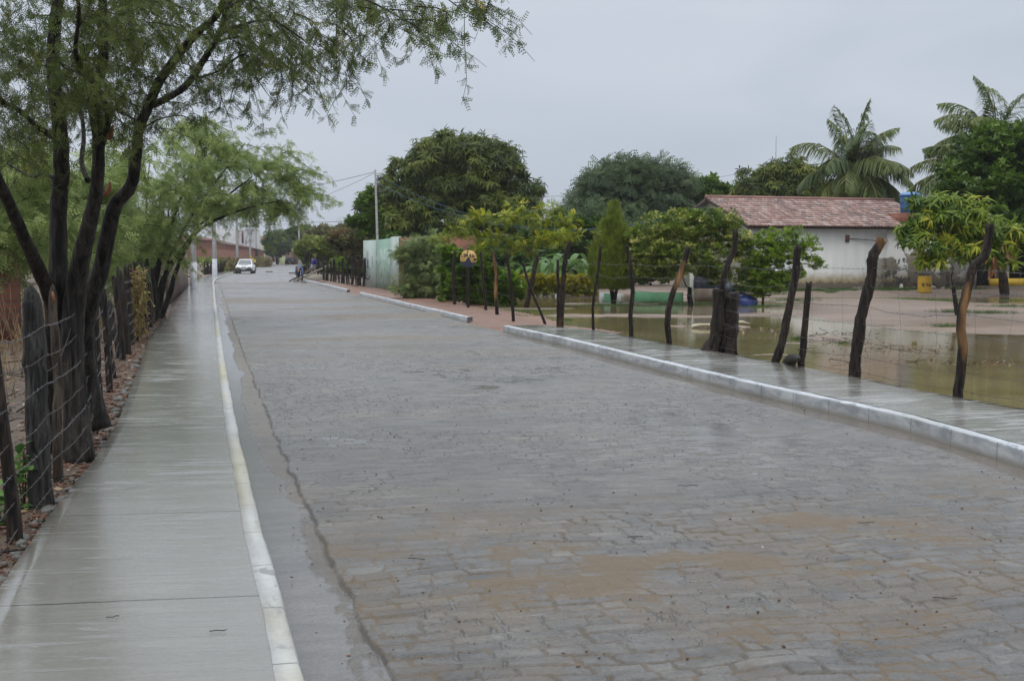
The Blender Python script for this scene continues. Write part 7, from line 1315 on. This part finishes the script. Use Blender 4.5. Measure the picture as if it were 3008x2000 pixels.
# ================================================================== CARS
glassm = NT('car_glass'); glassm.set(Base_Color=(.12, .14, .15), Roughness=.08); glassm.b.inputs['Specular IOR Level'].default_value = .8; glassm = glassm.m; rubber = plain('rubber', (.02, .02, .02), None, .7); blackp = plain('black_bumper', (.03, .03, .032), None, .5); rimm = plain('wheel_rim', (.25, .25, .26), None, .4, metal=.8)
lampm = NT('headlamp_glass'); lampm.set(Base_Color=(.40, .40, .36), Roughness=.12); lampm = lampm.m; redm = plain('tail_lamp', (.30, .02, .02), None, .3); platem = plain('number_plate', (.45, .46, .47), None, .5)
def car(name, label, loc, rz, paint, L=3.7, W_=1.60, Hc=1.36, rear=False, belt=.86):
    root = empty(name, loc, label, 'car', rz=rz); hw = W_ / 2
    st_ = [(-L / 2, .30, .58, .86), (-L / 2 + .06, .24, .68, .95), (-L / 2 + .35, .22, .76, .99), (-L / 2 + 1.0, .20, belt - .01, 1.0), (-.3, .20, belt + .03, 1.0), (L / 2 - .9, .20, belt + .04, 1.0), (L / 2 - .12, .24, belt + .02, .97), (L / 2, .30, belt - .10, .90)]
    V = []; F_ = []
    for (y, zb, zt, f) in st_:
        w_ = hw * f; V += [(-w_ * .93, y, zb), (-w_, y, zb + .14), (-w_ * 1.0, y, (zb + zt) / 2), (-w_ * .985, y, zt - .08), (-w_ * .90, y, zt), (w_ * .90, y, zt), (w_ * .985, y, zt - .08), (w_ * 1.0, y, (zb + zt) / 2), (w_, y, zb + .14), (w_ * .93, y, zb)]
    n = 10
    for i in range(len(st_) - 1):
        for k in range(n): F_.append((i * n + k, (i + 1) * n + k, (i + 1) * n + (k + 1) % n, i * n + (k + 1) % n))
    F_ += [tuple(range(n)), tuple(range((len(st_) - 1) * n, len(st_) * n))[::-1]]; mkmesh('body', V, F_, paint, root, True, world=False)
    ys = (-L / 2 + 1.02, -L / 2 + 1.62, L / 2 - .62, L / 2 - .16); b_ = hw * .90; tw = hw * .70; zb, zt = belt - .02, Hc
    c8 = [(-b_, ys[0], zb), (b_, ys[0], zb), (tw, ys[1], zt - .03), (-tw, ys[1], zt - .03), (-b_, ys[3], zb), (b_, ys[3], zb), (tw, ys[2], zt - .02), (-tw, ys[2], zt - .02), (-tw * .95, 0, zt + .02), (tw * .95, 0, zt + .02)]
    mkmesh('cabin', c8, [(0, 1, 2, 3), (5, 4, 7, 6), (3, 2, 9, 8), (8, 9, 6, 7), (1, 5, 6, 9, 2), (4, 0, 3, 8, 7)], paint, root, world=False)
    def glass(q, nm, ins=.10, off=.008):
        q = np.array(q, float); c = q.mean(0); nrm = unit(np.cross(q[1] - q[0], q[3] - q[0])); qi = c + (q - c) * (1 - ins) + nrm * off; mkmesh(nm, qi, [(0, 1, 2, 3)], glassm, root, world=False)
    glass([c8[0], c8[1], c8[2], c8[3]], 'windscreen', .10); glass([c8[5], c8[4], c8[7], c8[6]], 'rear_window', .14)
    for s in (1, -1):
        a = [np.array(c8[1]), np.array(c8[5]), np.array(c8[6]), np.array(c8[2])] if s > 0 else [np.array(c8[4]), np.array(c8[0]), np.array(c8[3]), np.array(c8[7])]
        f0, f1 = (.04, .48), (.52, .95)
        for f in (f0, f1): glass([a[0] + (a[1] - a[0]) * f[0], a[0] + (a[1] - a[0]) * f[1], a[3] + (a[2] - a[3]) * f[1], a[3] + (a[2] - a[3]) * f[0]], 'side_window', .14)
    for y in (-L / 2 + .62, L / 2 - .66):
        for s in (-1, 1):
            m = MB(); m.cyl((s * (hw - .20), y, .28), (s * (hw + .005), y, .28), .28, 20); wl = m.build('wheel', rubber, root, world=False); m = MB(); m.cyl((s * (hw - .02), y, .28), (s * (hw + .012), y, .28), .17, 16); m.build('rim', rimm, wl, world=False)
    for e_, nm in ((-1, 'front_bumper'), (1, 'rear_bumper')): y = e_ * L / 2; MB().box(-hw * .97, hw * .97, min(y - .07 * (e_ < 0), y - .04 * (e_ > 0)), max(y + .05 * (e_ < 0), y + .08 * (e_ > 0)), .26, .52, .03).build(nm, blackp, root, world=False)
    for s in (-1, 1):
        MB().box(min(s * hw * .45, s * hw * .86), max(s * hw * .45, s * hw * .86), -L / 2 - .03, -L / 2 + .08, .545, .66, .01).build('headlight', lampm, root, world=False); MB().box(min(s * hw * .62, s * hw * .90), max(s * hw * .62, s * hw * .90), L / 2 - .05, L / 2 + .035, .56, .76, .01).build('tail_light', redm, root, world=False)
        MB().box(min(s * hw * 1.0, s * hw * 1.18), max(s * hw * 1.0, s * hw * 1.18), -L / 2 + 1.2, -L / 2 + 1.28, belt - .02, belt + .10, .02).build('wing_mirror', blackp, root, world=False)
    MB().box(-hw * .28, hw * .28, -L / 2 - .025, -L / 2 + .04, .575, .645).build('grille', blackp, root, world=False)
    MB().box(-.2, .2, -L / 2 - .085, -L / 2 - .06, .36, .49).build('number_plate', platem, root, world=False); MB().box(-.2, .2, L / 2 + .085, L / 2 + .10, .36, .49).build('number_plate', platem, root, world=False)
    return root
wg = G(719, 804, 0); wpaint = NT('white_car_paint'); wpaint.set(Base_Color=(.74, .76, .78), Roughness=.18); bpaint = NT('black_car_paint'); bpaint.set(Base_Color=(.022, .026, .034), Roughness=.15)
c1 = car('white_car', 'small white hatchback coming up the road', (wg[0] - .30, wg[1] + 1.84, 0), math.radians(6), wpaint.m, rear=False); MB().box(-.34, .34, -1.5, -1.25, .79, .825).build('bonnet_sticker', plain('faded_sticker', (.60, .56, .48), None, .5), c1, world=False)
bg = G(849, 777, 0); car('black_car', 'dark hatchback driving away past the road bend', (bg[0], bg[1] + 1.8, 0), math.radians(180 + 12), bpaint.m) if False else car('black_car', 'dark hatchback driving away past the road bend', (bg[0], bg[1] + 1.9, 0), math.radians(180), bpaint.m, L=3.8, W_=1.66)
# ================================================================== PEOPLE
skinm = plain('brown_skin', (.19, .095, .06), (.15, .075, .045), .55, 8); hairm = plain('black_hair', (.012, .010, .009), None, .6)
def skin_obj(name, chains, mat, parent, sub=2):
    """chains of (point, radius) joined where points coincide; grown to one continuous surface"""
    V = []; R = []; E = []; idx = {}
    def vid(p, r):
        k = tuple(round(float(x), 4) for x in p)
        if k not in idx: idx[k] = len(V); V.append(k); R.append(r)
        return idx[k]
    for ch in chains:
        ids = [vid(p, r) for p, r in ch]
        for a, b in zip(ids[:-1], ids[1:]):
            if a != b and (a, b) not in E: E.append((a, b))
    r_ = parent
    while r_.parent: r_ = r_.parent
    W = local(r_, np.array(V)); me = bpy.data.meshes.new(name); me.from_pydata([tuple(v) for v in W], E, []); o = bpy.data.objects.new(name, me); col.objects.link(o); o.parent = parent; me.materials.append(mat)
    md = o.modifiers.new('Skin', 'SKIN'); md.use_smooth_shade = True; sv = me.skin_vertices[0].data
    for i, r in enumerate(R): sv[i].radius = (r, r); sv[i].use_root = (i == 0)
    s2_ = o.modifiers.new('Subdivision', 'SUBSURF'); s2_.levels = sub; s2_.render_levels = sub; return o
def lerp(a, b, f): return np.array(a) + (np.array(b) - np.array(a)) * f
def hand(wr, d, side, grip):
    """palm and five fingers from the wrist along d"""
    d = unit(np.array(d, float)); s = unit(np.cross(d, [0, 0, 1.0]) + 1e-6) * side; up = np.cross(s, d); out = []; palm = wr + d * .05
    for i, (o_, l) in enumerate(((-.03, .06), (-.01, .075), (.01, .07), (.03, .055))): k = palm + d * .04 + s * o_; out.append([(wr, .026), (palm, .032), (k, .011), (k + d * l * .5 - up * .012 * grip, .0095), (k + d * l * .8 - up * .045 * grip, .008)])
    out.append([(wr, .026), (palm, .032), (palm - s * .045 + d * .01, .012), (palm - s * .055 + d * .05 - up * .02 * grip, .009)]); return out
def person(label, hip, chest, neck, head, shL, elL, haL, shR, elR, haR, kneeL, ftL, kneeR, ftR, toes, top, bottom, name='person', short=True, group=None, face=None, hood=None, sleeves=.97, barefoot=True):
    hip, chest, neck, head, shL, elL, haL, shR, elR, haR, kneeL, ftL, kneeR, ftR = [np.array(q, float) for q in (hip, chest, neck, head, shL, elL, haL, shR, elR, haR, kneeL, ftL, kneeR, ftR)]
    base = np.array([hip[0], hip[1], min(ftL[2], ftR[2])]); root = empty(name, base, label, 'person', group); side = unit(shR - shL); hL = hip - side * .09; hR = hip + side * .09; toes = unit(np.array(toes, float))
    f = unit(np.array(face, float)) if face is not None else toes
    ch = [[(hip, .13), (lerp(hip, chest, .5), .125), (chest, .15), (neck, .055), (head - (head - neck) * .35, .075), (head, .095), (head + (head - neck) * .4, .07)], [(hip, .13), (hL, .09), (kneeL, .056), (ftL + (kneeL - ftL) * .12, .036), (ftL + toes * .05 - (0, 0, .0), .035), (ftL + toes * .18 - (0, 0, .015), .026)], [(hip, .13), (hR, .09), (kneeR, .056), (ftR + (kneeR - ftR) * .12, .036), (ftR + toes * .05, .035), (ftR + toes * .18 - (0, 0, .015), .026)],
          [(chest, .15), (shL, .055), (elL, .04), (haL, .026)], [(chest, .15), (shR, .055), (elR, .04), (haR, .026)]]
    ch += hand(haL, haL - elL, -1, 1) + hand(haR, haR - elR, 1, 1); ch.append([(head, .095), (head + f * .09 - (0, 0, .01), .03), (head + f * .115 - (0, 0, .02), .012)])
    body = skin_obj('body', ch, skinm, root)
    skin_obj('shirt' if not hood else 'raincoat', [[(lerp(hip, chest, -.05), .150), (lerp(hip, chest, .5), .150), (chest, .175), (lerp(chest, neck, .7), .085)], [(chest, .175), (shL, .078), (elL, .060), (lerp(elL, haL, sleeves), .045)], [(chest, .175), (shR, .078), (elR, .060), (lerp(elR, haR, sleeves), .045)]], top, root)
    e_ = .45 if short else .93; cl = lambda h_, k_, ft_: [(hip + (0, 0, .02), .145), (h_, .112), (lerp(h_, k_, .9), .088)] + ([] if short else [(k_, .078), (lerp(k_, ft_, .9), .062)])
    skin_obj('shorts' if short else 'trousers', [cl(hL, kneeL, ftL), cl(hR, kneeR, ftR)], bottom, root); up_ = unit(head - neck)
    m = MB()
    if hood: skin_obj('hood', [[(neck, .10), (head - f * .02, .125), (head + up_ * .08 - f * .02, .10)]], top, root)
    else: skin_obj('hair', [[(head + up_ * .045 - f * .03, .088), (head + up_ * .075 - f * .01, .075)]], hairm, root)
    sd_ = unit(np.cross(f, up_))
    for s in (-1, 1): MB().tube([head + f * .088 + sd_ * .032 * s + up_ * .01, head + f * .10 + sd_ * .032 * s + up_ * .01], [.012, .008], 6).build('eye', hairm, root); MB().tube([head + sd_ * .092 * s - up_ * .02, head + sd_ * .10 * s + up_ * .025], [.012, .016], 5).build('ear', skinm, root)
    MB().tube([head + f * .092 - sd_ * .022 - up_ * .045, head + f * .092 + sd_ * .022 - up_ * .045], .006, 4).build('mouth', plain('lips', (.12, .04, .03), None, .6) if 'lips' not in bpy.data.materials else bpy.data.materials['lips'], root); return root
blue_shirt = plain('royal_blue_cloth', (.020, .022, .26), (.014, .015, .16), .8, 6); grey_short = plain('pale_grey_cloth', (.36, .37, .40), (.26, .27, .30), .85, 6); denim = plain('blue_cotton', (.055, .095, .20), (.035, .06, .13), .85, 5); dark_tr = plain('dark_trousers', (.025, .03, .045), (.015, .018, .026), .85, 5); rain = plain('yellow_raincoat', (.60, .42, .01), (.48, .32, .01), .35, 4)
Yw = 89.5
def W(px, py, dy=0): return P(px, py, Yw + dy)
person('man in a royal blue shirt and pale shorts with one leg stretched back', W(921.5, 782), W(922, 767, -.02), W(925.5, 758, -.04), W(930, 751.5, -.12), W(918, 762.5, .16), W(926, 772.5, .10), W(936, 771, -.1), W(927, 763, -.2), W(932, 774, -.35), W(941.5, 774.5, -.3),
       W(909, 790, .3), W(896.5, 800, .5), W(925, 800), W(925.5, 818.5), (1, -.3, 0), blue_shirt, grey_short, face=(.85, -.35, -.35))
Yw = 84.0
person('worker in a blue jacket and dark trousers bent double over the road', W(884, 787, .30), W(879, 786, -.10), W(877, 791, -.32), W(876.5, 797, -.45), W(872.5, 788, -.12), W(868, 800, -.3), W(873, 812, -.45), W(886.5, 788, -.12), W(889, 800, -.35), W(886.5, 812, -.45),
       W(877.5, 806, .08), W(875.5, 827, .1), W(888, 806, .08), W(887.5, 827, .1), (-.1, -1, 0), denim, dark_tr, short=False, face=(-.1, -.5, -.85))
wood = plain('weathered_plank', (.32, .29, .23), (.20, .18, .14), .6, 8, stretch=(1, 1, 1)); dwood = plain('dark_plank', (.10, .09, .075), None, .6)
def plank(a, b, w_, th, mat, label):
    a = np.array(a, float); b = np.array(b, float); d = unit(b - a); s = unit(np.cross(d, [0, 0, 1.0])) * w_ / 2; u = unit(np.cross(s, d)) * th / 2; vs_ = [p + i * s + j * u for p in (a, b) for i, j in ((-1, -1), (1, -1), (1, 1), (-1, 1))]; o = mkmesh('plank', vs_, [(0, 1, 2, 3), (7, 6, 5, 4), (0, 4, 5, 1), (1, 5, 6, 2), (2, 6, 7, 3), (3, 7, 4, 0)], mat); return tag(o, label, 'plank')
plank(P(861, 828, 83.3), P(970, 778, 86.5), .07, .10, wood, 'long pale plank slanting from the road up to the fence'); plank(P(850, 826, 83.6), P(928, 787, 85.5), .06, .08, dwood, 'darker plank behind the long pale one held by the bent worker'); plank(P(943, 775, 89.1), P(956, 769, 88.9), .04, .06, wood, 'short stick held by the man in the blue shirt')
plank(G(930, 824.5, .08), G(941, 823, .08), .10, .04, dwood, 'short board lying on the verge nearest the standing man'); plank(G(931, 828.5, .08), G(955, 829, .08), .12, .05, dwood, 'longer board lying on the verge below the short one'); plank(G(884, 829, .02), G(899, 831, .02), .08, .04, dwood, 'small board on the road at the bent worker\'s feet')
o = MB().box(G(791, 799.5, 0)[0] - .35, G(791, 799.5, 0)[0] + .35, G(791, 799.5, 0)[1] - .2, G(791, 799.5, 0)[1] + .2, 0, .09, .02).build('road_block', clod, None); tag(o, 'brown lump of earth on the far road', 'lump')
Yq = 87.5; b = P(876, 800, Yq); b[2] = .0; root = post_mesh([b, b + (-.05, 0, .6), b + (-.12, 0, .95)], [.16, .12, .08], 'burnt_stump', 'bark_dark', None, None, 801, 9); tag(root, 'black forked stump right behind the bent worker', 'stump')
a = P(886, 800, 150); o = MB().box(a[0] - .3, a[0] + .3, 150, 150.5, 0, 1.5, .03).build('gate_post', conc, None); tag(o, 'thick grey concrete gate post behind the bent worker', 'post')
g = P(903, 806, 86.5); heap('sand_heap', np.array([g[0] + .6, 86.8, .02]), 1.5, .8, .42, plain('wet_sand', (.25, .22, .18), (.16, .14, .11), .7, 8), 'low heap of grey sand under the stretched leg', 'sand heap', 61)
# rider in a yellow raincoat behind the car
Yr = 133.0; rx0 = P(743, 765, Yr); bike = empty('motorcycle', (rx0[0], Yr, 0), 'dark motorcycle half hidden behind the white car', 'motorcycle', rz=math.radians(-8)); 
for y in (-.62, .62): m = MB(); m.lathe([(.26, -.05), (.31, 0), (.26, .05)], 20); m2 = MB(); [m2.V.append((v_[2], v_[0] + y, v_[1] + .31)) for v_ in m.V]; m2.F = m.F; m2.build('wheel', rubber, bike, world=False)
m = MB(); m.tube([(0, -.55, .35), (0, -.42, .75), (0, -.1, .78), (0, .3, .72), (0, .62, .35)], [.03, .05, .12, .10, .03], 8); m.build('frame', blackp, bike, True, world=False); m = MB(); m.tube([(0, .0, .80), (0, .35, .82), (0, .55, .84)], [.10, .13, .09], 8); m.build('seat', blackp, bike, True, world=False); m = MB(); m.tube([(-.34, -.38, .98), (0, -.45, 1.0), (.34, -.38, .98)], .018, 6); m.build('handlebar', dark_metal, bike, world=False); m = MB(); m.cyl((0, -.58, .86), (0, -.5, .86), .09, 14); m.build('headlight', lampm, bike, world=False)
def R3(x, y, z): return np.array([rx0[0] + x, Yr + y, z])
person('person in a hooded yellow raincoat riding behind the white car', R3(.10, .15, .92), R3(-.08, -.02, 1.30), R3(-.16, -.06, 1.46), R3(-.24, -.10, 1.60), R3(-.28, 0, 1.34), R3(-.44, -.2, 1.22), R3(-.40, -.4, 1.06), R3(.12, 0, 1.28), R3(.30, -.16, 1.10), R3(.30, -.36, 1.02), R3(-.2, -.25, .82), R3(-.2, -.1, .34), R3(.26, -.22, .80), R3(.24, -.08, .34), (0, -1, 0), rain, dark_tr, short=False, hood=True, face=(0, -1, 0))

# ================================================================== RAIN HAZE
hm = bpy.data.materials.new('rain_haze'); hm.use_nodes = True; hn = hm.node_tree; hn.nodes.clear(); ho = hn.nodes.new('ShaderNodeOutputMaterial'); hv = hn.nodes.new('ShaderNodeVolumePrincipled')
hv.inputs['Color'].default_value = (.93, .95, 1, 1); hv.inputs['Density'].default_value = .00026; hn.links.new(hv.outputs[0], ho.inputs['Volume'])
o = MB().box(-1420, 1420, -80, 1820, -1.2, 26).build('haze', hm, None); tag(o, 'thin rain haze fading the far road', 'haze', kind='stuff')
